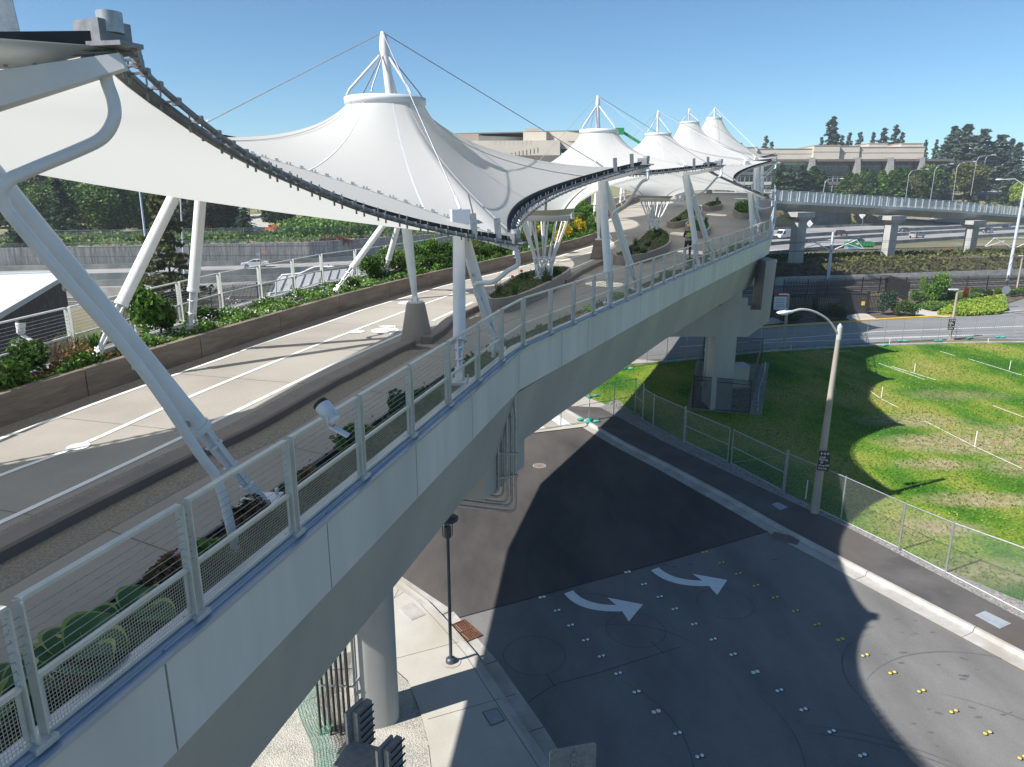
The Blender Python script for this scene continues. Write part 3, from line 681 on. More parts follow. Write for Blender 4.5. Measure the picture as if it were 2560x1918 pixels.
        if side == 'r' or near:
            q = resample(c1, .27 if near else .5); L1_ = len(q); c2r = resample(c2, (Vector(c2[0]) - c2[0]).length + 1) if False else None
            def at(line, t_):
                f = t_ * (len(line) - 1); i = min(int(f), len(line) - 2); return line[i].lerp(line[i + 1], f - i)
            for i in range(1, L1_ - 1):
                tt = i / (L1_ - 1); p = at(c1, tt); s = at(c2, min(1, tt + .008 * (i % 2))); br.beam(p, s, .035, .02)
                if cy < 35: br.tube([s + Vector((0, 0, .05)), s + Vector((0, 0, .13))], .011, 5); br.tube([s - Vector((0, 0, .0)), s - Vector((0, 0, .09))], .016, 5)
                br.box(p, (.075, .075, .08))
        cable.build('edge_cable', M_edge, t)
    # bolted clamp line along the near seam
    sp = smoothline(seam_pts(k), 3)
    m = MB()
    for a, b in zip(sp, sp[1:]): m.beam(a + Vector((0, 0, .008)), b + Vector((0, 0, .008)), .05, .012)
    if cy < 60:
        q = resample(sp, .33 if cy < 45 else .6)
        for i, p in enumerate(q[1:-1]):
            m.box(p + Vector((.03 * (i % 2), 0, .035)), (.035, .035, .06)); m.box(p + Vector((.07, 0, .03)), (.03, .03, .05))
    m.build('seam_clamps', M_galv if k else M_galv, t)
for k in range(NB): canopy(k)
# ---------- masts with stays ----------
MAST = {0: ((-9.6, -1.0), (-9.6, -1.0), 17.1), 2: (M1, (-3.15, 18.9), 17.12), 4: ((4.75, 39.6), (4.45, 39.5), 18.15), 6: ((11.6, 59.3), (11.45, 59.3), 19.45), 8: ((18.9, 80.3), (18.8, 80.3), 21.8)}
MAST[10] = ((27.1, 101), (27.05, 101), 24.1)
# the fifth cone stands past the last bay
def pedestal_mast(k, v):
    (bx, by), (tx, ty), tz = v; zb = zd(by); c = BAYS[k] if k < NB else (27.05, 101, 22.6, .98, 'mast')
    base = Vector((bx, by, zb + 1.03)); top = Vector((tx, ty, tz))
    t = thing('mast', (bx, by, zb), ['mast standing behind the camera', '', 'tallest nearest tent mast on a conical concrete pedestal', '', 'second mast from the camera, on a brown conical pedestal', '', 'third tent mast from the camera', '', 'fourth tent mast from the camera', '', 'farthest tent mast, above the slender last cone'][k], 'mast', 'masts of the tent canopies')
    m = MB(); m.tube([(bx, by, zb - .02), (bx, by, zb + 1.0), (bx, by, zb + 1.03)], [.44, .25, .24], 28); m.build('pedestal', M_island if k != 4 else M_wallbrown, t)
    m = MB(); d = (top - base).normalized()
    m.tube([base, base + d * .25, base + d * .9, base + d * 1.6, base + d * 3.2, top - d * .45], [.05, .075, .11, .13, .13, .1], 14)
    m.tube([top - d * .55, top - d * .4, top - d * .1, top + d * .02], [.1, .13, .09, .04], 10)
    m.tube([base, base + Vector((0, 0, .05))], [.2, .2], 16)
    for a in range(4): m.beam(base + Vector((.12 * math.cos(a * 1.57), .12 * math.sin(a * 1.57), 0)), base + d * .3, .03, .1, up=(math.cos(a * 1.57 + 1.57), math.sin(a * 1.57 + 1.57), 0))
    m.build('pole', M_white, t)
    rx, ry, rz_, rr_ = c[0], c[1], c[2], c[3]
    for a in range(6):
        an = .35 + a * math.pi / 3; q = Vector((rx + rr_ * math.cos(an), ry + rr_ * math.sin(an), rz_ + .2))
        MB().tube([q, q.lerp(top, .1), top - d * .4], [.022, .035 if a % 2 else .016, .018 if a % 2 == 0 else .035], 7).build('stay_rod', M_white if a % 2 else M_galv, t)
    m = MB()
    if k in (0, 2, 4, 6, 8):
        for s, f in ((k, .14), (k + 1, .14)):
            sp = smoothline(seam_pts(s), 3); L = len(sp)
            for q in (sp[int(L * f)], sp[int(L * (1 - f))]):
                cb = MB(); cb.tube([top, q + Vector((0, 0, .3))], .013, 5, False); cb.build('guy_cable', M_galv, t)
                ab = MB(); ab.box(q + Vector((0, 0, .12)), (.4, .14, .3), rz=.4); ab.tube([q + Vector((0, 0, .28)), q.lerp(top, .05) + Vector((0, 0, .3))], .03, 6); ab.build('anchor', M_white, t)
    else:
        for q in ((20.5, 88, 17.8), (31, 94, 18.3), (36.5, 101, 18.3), (24, 110, 18), (33.5, 108, 17.2)):
            cb = MB(); cb.tube([top, q], .02, 5, False); cb.build('guy_cable', M_white, t)
    return t
for k, v in MAST.items(): pedestal_mast(k, v)
# fifth, last cone
t = thing('tent_canopy', (27.05, 101, 22.6), 'slender last white tent cone at the far end of the footbridge', 'tent canopy', GR)
m = MB(); m.cur = True; n = 40; rows = []
for j in range(15):
    f = j / 14; r = .98 * (8.2 / .98) ** f; zz = 22.6 - 5.6 * f ** 1.15
    rows.append([(27.05 + r * math.cos(2 * math.pi * i / n) * (1 + .12 * f * math.cos(4 * math.pi * i / n)), 101 + r * math.sin(2 * math.pi * i / n), zz) for i in range(n)])
m.faces([p for r in rows for p in r], [(j * n + i, (j + 1) * n + i, (j + 1) * n + (i + 1) % n, j * n + (i + 1) % n) for j in range(14) for i in range(n)], True); m.build('membrane', M_fabric, t)
m = MB(); m.tube([(27.05, 101, 22.5), (27.05, 101, 22.6), (27.05, 101, 22.8)], [1.0, 1.07, 1.07], 32); m.build('ring', M_white, t)
# ---------- leg pairs, tip assemblies, downpipes ----------
def vlegs(tip, inw, feet, label, right=True, pipe=True, rad=.125, tops=None, ppts=None):
    tip = Vector(tip); inw = Vector(inw).normalized(); tops = Vector(tops) if tops else tip + inw * 1.35 - Vector((0, 0, .22))
    if not ppts:
        kk, sd_ = min(((abs(Vector(T[i]).y - tip.y), i, T) for T in (TR, TL) for i in range(len(T) - 1) if (Vector(T[i]) - tip).length < .01), key=lambda q: q[0])[1:]
        sp = seam_pts(kk); sp = sp if sd_ is TR else sp[::-1]; Ls = (sp[0] - sp[-1]).length; ii = min(NS, max(1, round(1.35 / Ls * NS))); tops.z = sp[ii].z - .16; tops.x, tops.y = sp[ii].x, sp[ii].y
    t = thing('leg_pair', (tip.x + inw.x * 1.4, tip.y + inw.y * 1.4, feet[0][2]), label, 'inclined legs', 'white inclined leg pairs carrying the canopy tips')
    al = Vector((-inw.y, inw.x, 0))
    for i, f in enumerate(feet):
        f = Vector(f); s = (Vector(feet[1 - i]) - f).normalized() if len(feet) > 1 else al
        tp = tops - s * .12; d = (f - tp).normalized(); L = (f - tp).length
        g = MB(); g.tube([tp, tp + d * (L * .5), tp + d * (L * .74)], [rad, rad, rad], 16)
        g.tube([tp + d * (L * .735), tp + d * (L * .75)], [rad + .015] * 2, 16); leg = g.build('leg', M_white, t)
        g = MB(); up = inw
        g.beam(tp + d * (L * .73), f - d * .12, rad * 1.7, .03, up=inw, w2=.1, h2=.03); g.beam(tp + d * (L * .73), f - d * .12, .03, rad * 1.6, up=inw, w2=.03, h2=.09)
        for fr in (.8, .87, .94): g.beam(tp + d * (L * fr - .012), tp + d * (L * fr + .012), rad * 1.6 * (1.65 - fr), rad * 1.5 * (1.65 - fr), up=inw)
        g.beam(f - d * .3, f, .1, .16, up=inw); g.box(f - Vector((0, 0, .0)), (.42, .42, .05)); 
        for a in range(4): g.tube([f + Vector((.15 * (-1) ** a, .15 * (-1) ** (a // 2), 0)), f + Vector((.15 * (-1) ** a, .15 * (-1) ** (a // 2), .1))], .022, 6)
        g.build('foot', M_white, t)
    b = MB(); b.beam(tops + inw * .1 + Vector((0, 0, .02)), tip - inw * .1 - Vector((0, 0, .12)), .24 if tip.y < 8 else .14, .34 if tip.y < 8 else .14, up=(0, 0, 1), w2=.12, h2=.12)
    b.build('tip_beam', M_white, t)
    b = MB(); b.beam(tip + inw * .35 - Vector((0, 0, .0)), tip - inw * .22, .5, .035, w2=.22); b.beam(tip + inw * .25 + Vector((0, 0, .1)), tip - inw * .05 + Vector((0, 0, .1)), .3, .18); b.build('tip_plate', M_edge, t)
    if right:
        b = MB(); c = tip + Vector((0, 0, .1)); b.tube([c, c + Vector((0, 0, .16))], [.1, .1], 14); b.build('tip_cup', M_galv, t)
    if pipe:
        f = Vector(feet[-1]); lt = tops; d = (f - lt).normalized(); out = -inw
        off = out * .05 + al * .17
        j = lt + d * 1.25 + off; a0 = tip - inw * .02 - Vector((0, 0, .15))
        pts = smoothline([a0, a0 - Vector((0, 0, .28)) - inw * .04, a0 - Vector((0, 0, .42)) + inw * .18, a0.lerp(j, .55) - Vector((0, 0, .25)), j, lt + d * 1.9 + off, f - d * .7 + off, f + off * 2 + Vector((0, 0, .35)), f + off * 2.4 - Vector((0, 0, .1))], 5)
        if ppts: pts = smoothline(ppts, 5)
        g = MB(); g.tube(pts, .05 if not ppts else .052, 12); pp_ = g.build('downpipe', M_white, t)
        g = MB()
        for q in (.35, .55, .72):
            c = lt + d * ((f - lt).length * q); g.tube([c, c + off * .85], .018, 6); g.box(c + off * .55, (.06, .06, .06))
        g.build('pipe_clip', M_galv, t)
    return t
zp = lambda x, y: (x, y, zd(y) + .42)
vlegs(TR[1], (-.9, .4, 0), [zp(-4.2, 3.5), zp(-2.98, 7.75)], 'nearest inclined legs with downpipe, crossing the left of the view', rad=.108, tops=(-4.62, 5.95, 14.0),
      ppts=[PY(*q) for q in [(258, 140, 6.4), (266, 200, 6.4), (284, 255, 6.38), (284, 300, 6.35), (255, 345, 6.3), (190, 378, 6.2), (70, 428, 6.0), (18, 455, 5.9), (6, 500, 5.9), (70, 590, 6.0), (347, 914, 6.6), (498, 1134, 6.95), (550, 1215, 7.05), (596, 1406, 7.05)]])
vlegs(TR[2], (-.9, .42, 0), [zp(-1.0, 13.1), zp(-.35, 15.9)], 'inclined legs beside the bend of the right guard rail')
vlegs(TR[3], (-.9, .42, 0), [zp(3.15, 22.7), zp(4.6, 26.0)], 'inclined legs in front of the second mast pedestal', rad=.13)
vlegs(TR[4], (-.88, .42, 0), [zp(8.7, 33.3), zp(10.1, 36.1)], 'inclined legs just right of the worker', rad=.13)
vlegs(TR[5], (-.88, .42, 0), [zp(14.6, 43.7), zp(16.2, 46.8)], 'inclined legs at the end of the fascia panels', rad=.13)
for k in range(6, 10):
    q = TR[k]; vlegs(q, (-.94, .33, 0), [zp(q.x - 1.5, q.y - 1.5), zp(q.x - .7, q.y + 1.8)], ['sixth', 'seventh', 'eighth', 'ninth'][k - 6] + ' pair of right hand inclined legs, seen almost edge on', rad=.13)
vlegs(TL[2], (.93, -.35, 0), [(-8.78, 14.45, zd(14) + .45), (-8.0, 17.3, zd(17) + .45)], 'left hand inclined legs nearest the camera, standing in the flower planter', right=False, rad=.13)
vlegs(TL[3], (.93, -.35, 0), [(-6.25, 24.9, zd(24) + .45), (-5.15, 28.5, zd(28) + .5)], 'slim left hand legs with a white foot block, second pair', right=False, rad=.11)
for k in range(4, 9):
    q = TL[k]; vlegs(q, (.94, -.34, 0), [zp(q.x + .7, q.y - 1.8), zp(q.x + 1.6, q.y + 1.2)], ['third', 'fourth', 'fifth', 'sixth', 'seventh'][k - 4] + ' pair of left hand inclined legs among the shrubs', right=False, rad=.13, pipe=False)
# two grey upstand plates near each right hand tip
for k in range(1, 6):
    E = smoothline([Vector((*XY[k - 1][-1, i], Z[k - 1][-1, i])) for i in range(NE + 1)], 3); a = E[-4]; b = E[-8]
    for q in (a, b): MB().beam(q + Vector((0, 0, .02)), q + Vector((-.03, 0, .42)), .13, .02, up=(.3, -1, 0)).build('upstand_plate', M_galv, roots[k - 1])
# ---------- branching columns ----------
def tree_column(c, zb, zt, label, ph=0):
    cx, cy = c; t = thing('branching_column', (cx, cy, zb), label, 'branching column', 'branching columns under the funnel canopies')
    H = zt - zb; zw = zb + H * .36; zm = zb + H * .44
    for k in range(12):
        a = 2 * math.pi * k / 12 + ph; tw = .95 if k % 2 else -.95
        p = lambda r, an, z: Vector((cx + r * math.cos(an), cy + r * math.sin(an), z))
        rt = .93; a0 = a - tw
        pts = [p(.3, a0, zb), p(.33, a0 + tw * .5, zb + H * .18), p(.42, a, zw), p(.46, a + .02 * tw, zm), p(.86, a + .1 * tw, zt - H * .1), p(rt, a + .1 * tw, zt)]
        pts = smoothline(pts, 3); MB().tube(pts, [.045 if i < len(pts) * .55 else .036 for i in range(len(pts))], 8).build('branch', M_white, t)
    m = MB(); n = 24
    rg = [p(.43, 2 * math.pi * i / n, zw) for i in range(n + 1)]; m.tube(rg, .028, 6, False); m.build('tie_ring', M_white, t)
    m = MB(); m.tube([(cx, cy, zb - .02), (cx, cy, zb + .05)], [.42, .42], 20); m.build('base_plate', M_white, t)
    m = MB(); m.tube([(cx, cy, zt - .05), (cx, cy, zw + .1)], [.05, .05], 8); m.build('drain_pipe', M_galv, t)
tree_column((1.3, 29.1), zd(29) + .38, 12.28, 'first white branching column, standing in the nearest leaf shaped planter')
tree_column((9.6, 49.2), zd(49.2) + .38, 12.72, 'second white branching column, in the curved planter behind the second mast', .2)
tree_column((15.9, 69.5), zd(69.5) + .3, 14.4, 'third and farthest white branching column, small in the distance', .4)
# =================== GROUND, ROADS, LAWN ===================
def struct(o): o['kind'] = 'structure'; return o
M_ground = pmat('rough_ground', (0.10, 0.11, 0.05), (0.16, 0.14, 0.08), 0.12, 0.95, c3=(0.22, 0.19, 0.12), scale3=0.03)
M_new = pmat('new_asphalt', (0.034, 0.032, 0.033), (0.07, 0.063, 0.058), 0.6, 0.85, bump=0.15, bscale=40, c3=(0.115, 0.10, 0.09), scale3=0.2, stretch=(1, .32, 1, .5), speck=.28)
M_old = pmat('old_asphalt', (0.145, 0.142, 0.138), (0.175, 0.171, 0.166), 1.1, 0.85, bump=0.15, bscale=40, c3=(0.11, 0.108, 0.106), scale3=0.45, detail=9, stretch=(1, .4, 1, .6), speck=.28)
M_path = pmat('path_asphalt', (0.060, 0.057, 0.055), (0.105, 0.1, 0.097), 0.5, 0.9, bump=0.15, bscale=40, c3=(0.08, 0.068, 0.06), scale3=0.3, speck=.25)
M_road2 = pmat('far_road_asphalt', (0.19, 0.19, 0.195), (0.23, 0.23, 0.235), 0.6, 0.85, c3=(0.16, 0.16, 0.165), scale3=0.1, stretch=(.3, 1, 1))
M_conc = pmat('sidewalk_concrete', (0.44, 0.425, 0.385), (0.385, 0.37, 0.33), 0.9, 0.85, bump=0.1, bscale=30, c3=(0.34, 0.315, 0.26), scale3=0.35, speck=.1, lo=.3, hi=.7)
M_kerb = pmat('concrete_kerb', (0.43, 0.42, 0.40), (0.31, 0.30, 0.285), 1.6, 0.85, bump=0.12, c3=(0.30, 0.28, 0.24), scale3=0.9)
M_gravel = pmat('pale_gravel', (0.47, 0.455, 0.405), (0.27, 0.26, 0.23), 22, 0.95, bump=0.9, bscale=26, lo=.36, hi=.6, c3=(.46, .44, .38), scale3=1.5)
M_gravel2 = pmat('grey_gravel', (0.36, 0.35, 0.34), (0.13, 0.125, 0.12), 16, 0.95, bump=0.9, bscale=20, lo=.36, hi=.6)
M_brownmulch = pmat('bark_mulch', (0.085, 0.065, 0.05), (0.14, 0.11, 0.085), 5, 0.95, bump=0.6, c3=(0.06, 0.045, 0.035), scale3=.6)
M_dry = pmat('dry_grass_bank', (0.30, 0.24, 0.12), (0.17, 0.17, 0.07), 0.9, 0.95, bump=0.4, c3=(0.10, 0.13, 0.045), scale3=0.12)
M_turf = pmat('rough_turf', (0.09, 0.15, 0.03), (0.19, 0.19, 0.07), 0.7, 0.95, bump=0.5, c3=(0.24, 0.21, 0.12), scale3=0.15)
M_fwy = pmat('freeway_concrete', (0.30, 0.295, 0.285), (0.25, 0.245, 0.24), 0.25, 0.85, c3=(0.19, 0.185, 0.18), scale3=0.06, stretch=(1, 1, 1))
M_barrier = pmat('barrier_concrete', (0.24, 0.24, 0.23), (0.16, 0.16, 0.155), 0.5, 0.9, c3=(0.11, 0.14, 0.135), scale3=0.25)
M_yellow = pmat('yellow_paint', (0.75, 0.48, 0.04), (0.6, 0.38, 0.05), 3, 0.6)
M_orange = pmat('orange_plastic', (0.75, 0.12, 0.02), (0.6, 0.09, 0.02), 3, 0.5)
def lawnmat():
    m, N, L = newmat('lawn_grass'); b = N['Principled BSDF']; b.inputs['Roughness'].default_value = .9; b.inputs['Specular IOR Level'].default_value = .15
    g = N.new('ShaderNodeNewGeometry')
    def noise(sc, d=5, st=None):
        n = N.new('ShaderNodeTexNoise'); n.inputs['Scale'].default_value = sc; n.inputs['Detail'].default_value = d
        if st:
            mp = N.new('ShaderNodeMapping'); mp.inputs['Scale'].default_value = st; L.new(g.outputs['Position'], mp.inputs['Vector']); L.new(mp.outputs[0], n.inputs['Vector'])
        else: L.new(g.outputs['Position'], n.inputs['Vector'])
        return n.outputs['Fac']
    def ramp(f, st):
        r = N.new('ShaderNodeValToRGB'); e = r.color_ramp.elements; e[0].position = st[0][0]; e[0].color = (*st[0][1], 1); e[1].position = st[-1][0]; e[1].color = (*st[-1][1], 1)
        for p, c in st[1:-1]: x = e.new(p); x.color = (*c, 1)
        L.new(f, r.inputs['Fac']); return r.outputs['Color']
    def mix(f, a, c):
        x = N.new('ShaderNodeMix'); x.data_type = 'RGBA'; L.new(f, x.inputs['Factor']); L.new(a, x.inputs['A']); L.new(c, x.inputs['B']); return x.outputs['Result']
    base = ramp(noise(.22, 7, (1, .55, 1)), [(.37, (0.04, 0.135, 0.012)), (.46, (0.085, 0.2, 0.016)), (.53, (0.19, 0.26, 0.035)), (.68, (0.31, 0.29, 0.08))])
    fine = ramp(noise(9, 8), [(.3, (0.45, .45, .45)), (.7, (1.25, 1.25, 1.2))])
    mu = N.new('ShaderNodeMix'); mu.data_type = 'RGBA'; mu.blend_type = 'MULTIPLY'; mu.inputs['Factor'].default_value = 1; L.new(base, mu.inputs['A']); L.new(fine, mu.inputs['B'])
    dirt = ramp(noise(3, 6), [(.3, (0.22, 0.15, 0.07)), (.7, (0.42, 0.36, 0.25))])
    # worn brown patches around the middle of the field (position-fixed stains with a shape of their own)
    sx = N.new('ShaderNodeSeparateXYZ'); L.new(g.outputs['Position'], sx.inputs[0])
    def M(op, a, c):
        n = N.new('ShaderNodeMath'); n.operation = op
        for i, x in enumerate((a, c)):
            if isinstance(x, (int, float)): n.inputs[i].default_value = x
            else: L.new(x, n.inputs[i])
        return n.outputs[0]
    tot = None
    for cx, cy, rx, ry, w in ((24.5, 36.5, 4.5, 1.7, 1), (21.5, 33.5, 2.5, .9, .8), (27.5, 33, 4, 2.0, 1), (24, 40.5, 3.5, 1.5, .7), (17.5, 26.5, 2.0, .8, .8), (21, 29.2, 3, .9, .95), (17, 23, 3, 1.2, .6), (29, 38, 4, 2, .7), (30, 46, 4, 1.5, .4)):
        q = M('ADD', M('POWER', M('ABSOLUTE', M('DIVIDE', M('SUBTRACT', sx.outputs[0], cx), rx), 0), 2), M('POWER', M('ABSOLUTE', M('DIVIDE', M('SUBTRACT', sx.outputs[1], cy), ry), 0), 2))
        q = M('MULTIPLY', M('MAXIMUM', M('SUBTRACT', 1.3, q), 0), w * 1.15); tot = q if tot is None else M('MAXIMUM', tot, q)
    f = M('MINIMUM', M('MULTIPLY', tot, M('MULTIPLY', noise(.9, 7), 1.35)), .9)
    L.new(mix(f, mu.outputs['Result'], dirt), b.inputs['Base Color'])
    bp = N.new('ShaderNodeBump'); bp.inputs['Strength'].default_value = .7; bp.inputs['Distance'].default_value = .1; L.new(noise(14, 6), bp.inputs['Height']); L.new(bp.outputs[0], b.inputs['Normal'])
    return m
M_lawn = lawnmat()
m = MB(); m.face([(-3000, -300, 0), (3000, -300, 0), (3000, 5000, 0), (-3000, 5000, 0)]); struct(m.build('ground', M_ground))
def poly(name, pts, mat, z, kind='structure'):
    m = MB(); m.face([(p[0], p[1], z) for p in pts]); o = m.build(name, mat); o['kind'] = kind; return o
def G(L, z=0.0): return [P(x, y, z) for x, y in L]
kback = G([(1400, 1018), (1483, 1065), (1600, 1133), (1660, 1160), (1847, 1260), (1965, 1329), (2144, 1423), (2242, 1474), (2560, 1640), (2800, 1766)])
kfront = G([(1370, 1022), (1462, 1070), (1600, 1147), (1660, 1182), (1766, 1244), (1941, 1340), (2140, 1451), (2319, 1549), (2560, 1681), (2800, 1815)])
pathR = G([(1500, 1022), (1580, 1066), (1660, 1109), (1830, 1190), (2140, 1335), (2560, 1557), (2800, 1684)])
fenceB = G([(1540, 1000), (1606, 1050), (1709, 1107), (1817, 1158), (1957, 1233), (2101, 1302), (2246, 1376), (2364, 1431), (2560, 1512), (2800, 1620)])
# old asphalt: everything of the near road; new asphalt laid beyond the joint
roadbase = [(-4, 20), (-40, 20), (-40, 40), (kfront[0].x - 2, kfront[0].y + 14), (kfront[0].x, kfront[0].y)] + [(p.x, p.y) for p in kfront] + [(26, 2), (26, -10), (3, -10)]
sw = G([(700, 1330), (870, 1385), (995, 1441), (1060, 1484), (1134, 1549), (1207, 1631), (1280, 1732), (1378, 1867), (1460, 2010), (1500, 2100)])   # gutter edge, left
JL = G([(1134, 1549), (1700, 1394), (1920, 1329)])
oldp = [(p.x, p.y) for p in sw[4:]] + [(7, -10), (26, -10), (26, 4)] + [(p.x, p.y) for p in kfront[::-1] if p.y < JL[2].y] + [(JL[2].x, JL[2].y), (JL[1].x, JL[1].y)]
poly('road', oldp, M_old, .008)
newp = [(p.x, p.y) for p in sw[:5]][::-1] + [(-30, 24), (-38, 44), (-6, 44)] + [(kfront[0].x, kfront[0].y)] + [(p.x, p.y) for p in kfront if p.y > JL[2].y][1:] + [(JL[2].x, JL[2].y), (JL[1].x, JL[1].y)]
poly('road', newp, M_new, .012)
m = MB(); m.sheet([p + Vector((0, .03, .016)) for p in JL], [p + Vector((0, -.03, .016)) for p in JL]); o = m.build('joint_sealant', M_black); o['kind'] = 'structure'
def offl(line, o, z):
    out = []
    for i, p in enumerate(line):
        d = (line[min(i + 1, len(line) - 1)] - line[max(i - 1, 0)]); d.z = 0; d.normalize(); out.append(Vector((p.x + d.y * o, p.y - d.x * o, z)))
    return out
# right kerb with gutter, in cast lengths
kb = resample(kback, 3.6)
kt = thing('kerb', kb[3], 'long concrete kerb with gutter pan beside the dark asphalt path and the lawn fence', 'kerb')
for a, b in zip(kb, kb[1:]):
    d = (b - a).normalized(); s = MB(); s.sweep([a + d * .01, b - d * .01], [(-.02, -.02), (-.02, .14), (.02, .16), (.14, .16), (.19, .02), (.72, .013), (.72, -.02)]); s.build('kerb_length', M_kerb, kt)
poly('path', [(p.x, p.y) for p in kback] + [(p.x, p.y) for p in pathR[::-1]], M_path, .1)
m = MB(); m.sheet([Vector((p.x, p.y, .13)) for p in kback], offl(kback, -.0, .0)); 
vg = [(p.x, p.y) for p in pathR] + [(p.x, p.y) for p in fenceB[::-1]]
poly('gravel_strip', vg, M_gravel2, .09)
# lawn
lawnfar = G([(1300, 930), (1500, 918), (1660, 908), (1900, 882), (2060, 872), (2189, 866), (2400, 860), (2560, 858), (3100, 880)])
lawn = [(p.x, p.y) for p in fenceB[1:]] + [(40, 14), (60, 20), (75, 45)] + [(p.x, p.y) for p in lawnfar[::-1]]
struct(poly('lawn', lawn, M_lawn, .085))
# little grass tufts over the lawn so that its surface is not flat
def inpoly(x, y, poly_):
    c = np.zeros(x.shape, bool); n = len(poly_); j = n - 1
    for i in range(n):
        xi, yi = poly_[i]; xj, yj = poly_[j]
        if yi != yj: c ^= ((yi > y) != (yj > y)) & (x < (xj - xi) * (y - yi) / (yj - yi) + xi)
        j = i
    return c
X = rng.uniform(0, 60, 120000); Y = 14 + 50 * rng.random(120000) ** 1.5; k = inpoly(X, Y, lawn); X = X[k]; Y = Y[k]
me = leafcloud(np.stack([X, Y, np.full(len(X), .12)], 1), .11, 0.5, -.3)
M_blade = leafmat('grass_blades', (0.04, 0.13, 0.012), (0.13, 0.26, 0.03), (0.32, 0.34, 0.10), .35)
go = addmesh('grass', me, M_blade); tag(go, 'short green grass growing over the field', 'grass', kind='stuff')
# left footway, its kerb and the gravel bed
swk = G([(430 * .407 + 800, 1455), (1010, 1466), (1070, 1510), (1126, 1569), (1187, 1639), (1250, 1735), (1366, 1907), (1410, 1975), (1450, 2060)])
swl = G([(979, 1675), (1020, 1712), (1048, 1781), (1070, 1863), (1072, 1918), (1074, 1990)])
poly('pavement', [(p.x, p.y) for p in swk] + [(1.2, 8)] + [(p.x, p.y) for p in swl[::-1]] + [(-5.2, 17.5), (-8, 19.5), (-12, 24), (-9, 25.5)], M_conc, .14)
lk = thing('kerb', swk[4], 'curved concrete kerb and gutter along the left footway under the footbridge', 'kerb')
sk = resample(swk, 3.0)
for a, b in zip(sk, sk[1:]):
    d = (b - a).normalized(); s = MB(); s.sweep([a + d * .01, b - d * .01], [(.16, -.02), (.16, .145), (.0, .15), (-.03, .02), (-.5, .016), (-.5, -.02)]); s.build('kerb_length', M_kerb, lk)
poly('gravel_bed', [(p.x, p.y) for p in swl] + [(.8, 5), (-16, 5), (-20, 17), (-8, 19.5), (-5.2, 17.5)], M_gravel, .11)
m = MB()
for a, b in (((979, 1649), (1165, 1600)), ((1070, 1798), (1290, 1735)), ((1078, 1918), (1071, 1862)), ((1012, 1478), (970, 1505)), ((1000, 1467), (985, 1495))):
    a, b = P(*a, .144), P(*b, .144); d = (b - a).normalized(); n = Vector((-d.y, d.x, 0)) * .008; m.face([a - n, b - n, b + n, a + n])
sj = offl(swk, .30, .144); m.sheet(sj, offl(swk, .315, .144)); struct(m.build('pavement_joint', M_joint))
# plaza and crossing seen under the bridge
pl = [P(x, y) for x, y in [(1200, 985), (1330, 1085), (1462, 1069), (1500, 1040), (1545, 990), (1640, 905), (1500, 890), (1350, 930)]]
poly('plaza', [(p.x, p.y) for p in pl], M_conc, .06)
m = MB()
for q in ([(1340, 1075), (1365, 1072), (1340, 1053), (1320, 1062)], [(1405, 1068), (1430, 1062), (1382, 1030), (1365, 1040)]):
    m.face(G(q, .066))
m.build('crosswalk', M_line)['kind'] = 'structure'
poly('tactile_pad', [(p.x, p.y) for p in G([(1427, 1033), (1447, 1030), (1470, 1043), (1450, 1049)])], M_yellow, .07)
# far road beyond the lawn, kerbs
fr0 = G([(1200, 960), (1500, 908), (1700, 896), (1900, 874), (2050, 864), (2200, 857), (2400, 848), (2560, 850), (3000, 880)]); fr1 = G([(1200, 860), (1500, 850), (1900, 822), (2109, 807), (2174, 803), (2407, 790), (2500, 785), (2560, 780), (3000, 770)])
m = MB(); m.sheet([Vector((p.x, p.y, .03)) for p in fr0], [Vector((p.x, p.y, .03)) for p in fr1]); struct(m.build('road', M_road2))
m = MB()
for a0, b0, w in (((1700, 868), (2200, 829), .14), ((2200, 829), (2560, 816), .14), ((1900, 858), (2560, 834), .12), ((2170, 846), (2560, 834), .12)):
    a, b = P(*a0, .036), P(*b0, .036); m.face([a, b, b + Vector((0, w * 1.5, 0)), a + Vector((0, w * 1.5, 0))])
struct(m.build('road_line', M_line))
kf = thing('kerb', fr1[3], 'yellow painted kerb on the far side of the road beyond the lawn', 'kerb')
k1 = [p for p in fr1 if 25 < p.x < 50]; s = MB(); s.sweep(fr1[2:6], [(0, 0), (0, .16), (-.35, .16), (-.35, 0)]); s.build('kerb_length', M_yellow, kf)
s = MB(); s.sweep(fr1[5:], [(0, 0), (0, .16), (-.35, .16), (-.35, 0)]); s.build('kerb_length', M_kerb, kf)
s = MB(); s.sweep(lawnfar, [(0, 0), (0, .2), (.3, .2), (.3, 0)]); o = tag(s.build('edging', M_kerb), 'thin pale concrete edging between the lawn and the far road', 'edging')
# roadside furniture: raised road markers
z8b = lambda x, y: (800 + x * .4069, 1244 + y * .4069); z9b = lambda x, y: (1660 + x * .4069, 1244 + y * .4069)
W1 = [z8b(*q) for q in [(1365, 612), (1457, 693), (1540, 784), (1632, 875), (1729, 974), (1832, 1080), (1945, 1193), (2066, 1315)]] + [z9b(*q) for q in [(83, 1447), (220, 1588)]]
W2 = [z8b(*q) for q in [(1890, 458), (1991, 532), (2088, 609)]] + [z9b(*q) for q in [(67, 684), (186, 777), (303, 870), (425, 963), (562, 1072), (709, 1184), (857, 1301), (1030, 1436), (1219, 1582)]]
YL = [z9b(*q) for q in [(250, 335), (353, 400), (457, 467), (566, 540), (684, 613), (808, 696), (940, 780), (1085, 871), (1235, 968), (1404, 1075), (1581, 1187), (1780, 1312), (1988, 1444), (2200, 1595)]]
M_btn = pmat('white_marker', (0.78, 0.78, 0.76), (0.66, 0.66, 0.64), 9, .5); M_btny = pmat('yellow_marker', (0.58, 0.46, 0.08), (0.48, 0.37, 0.07), 9, .5)
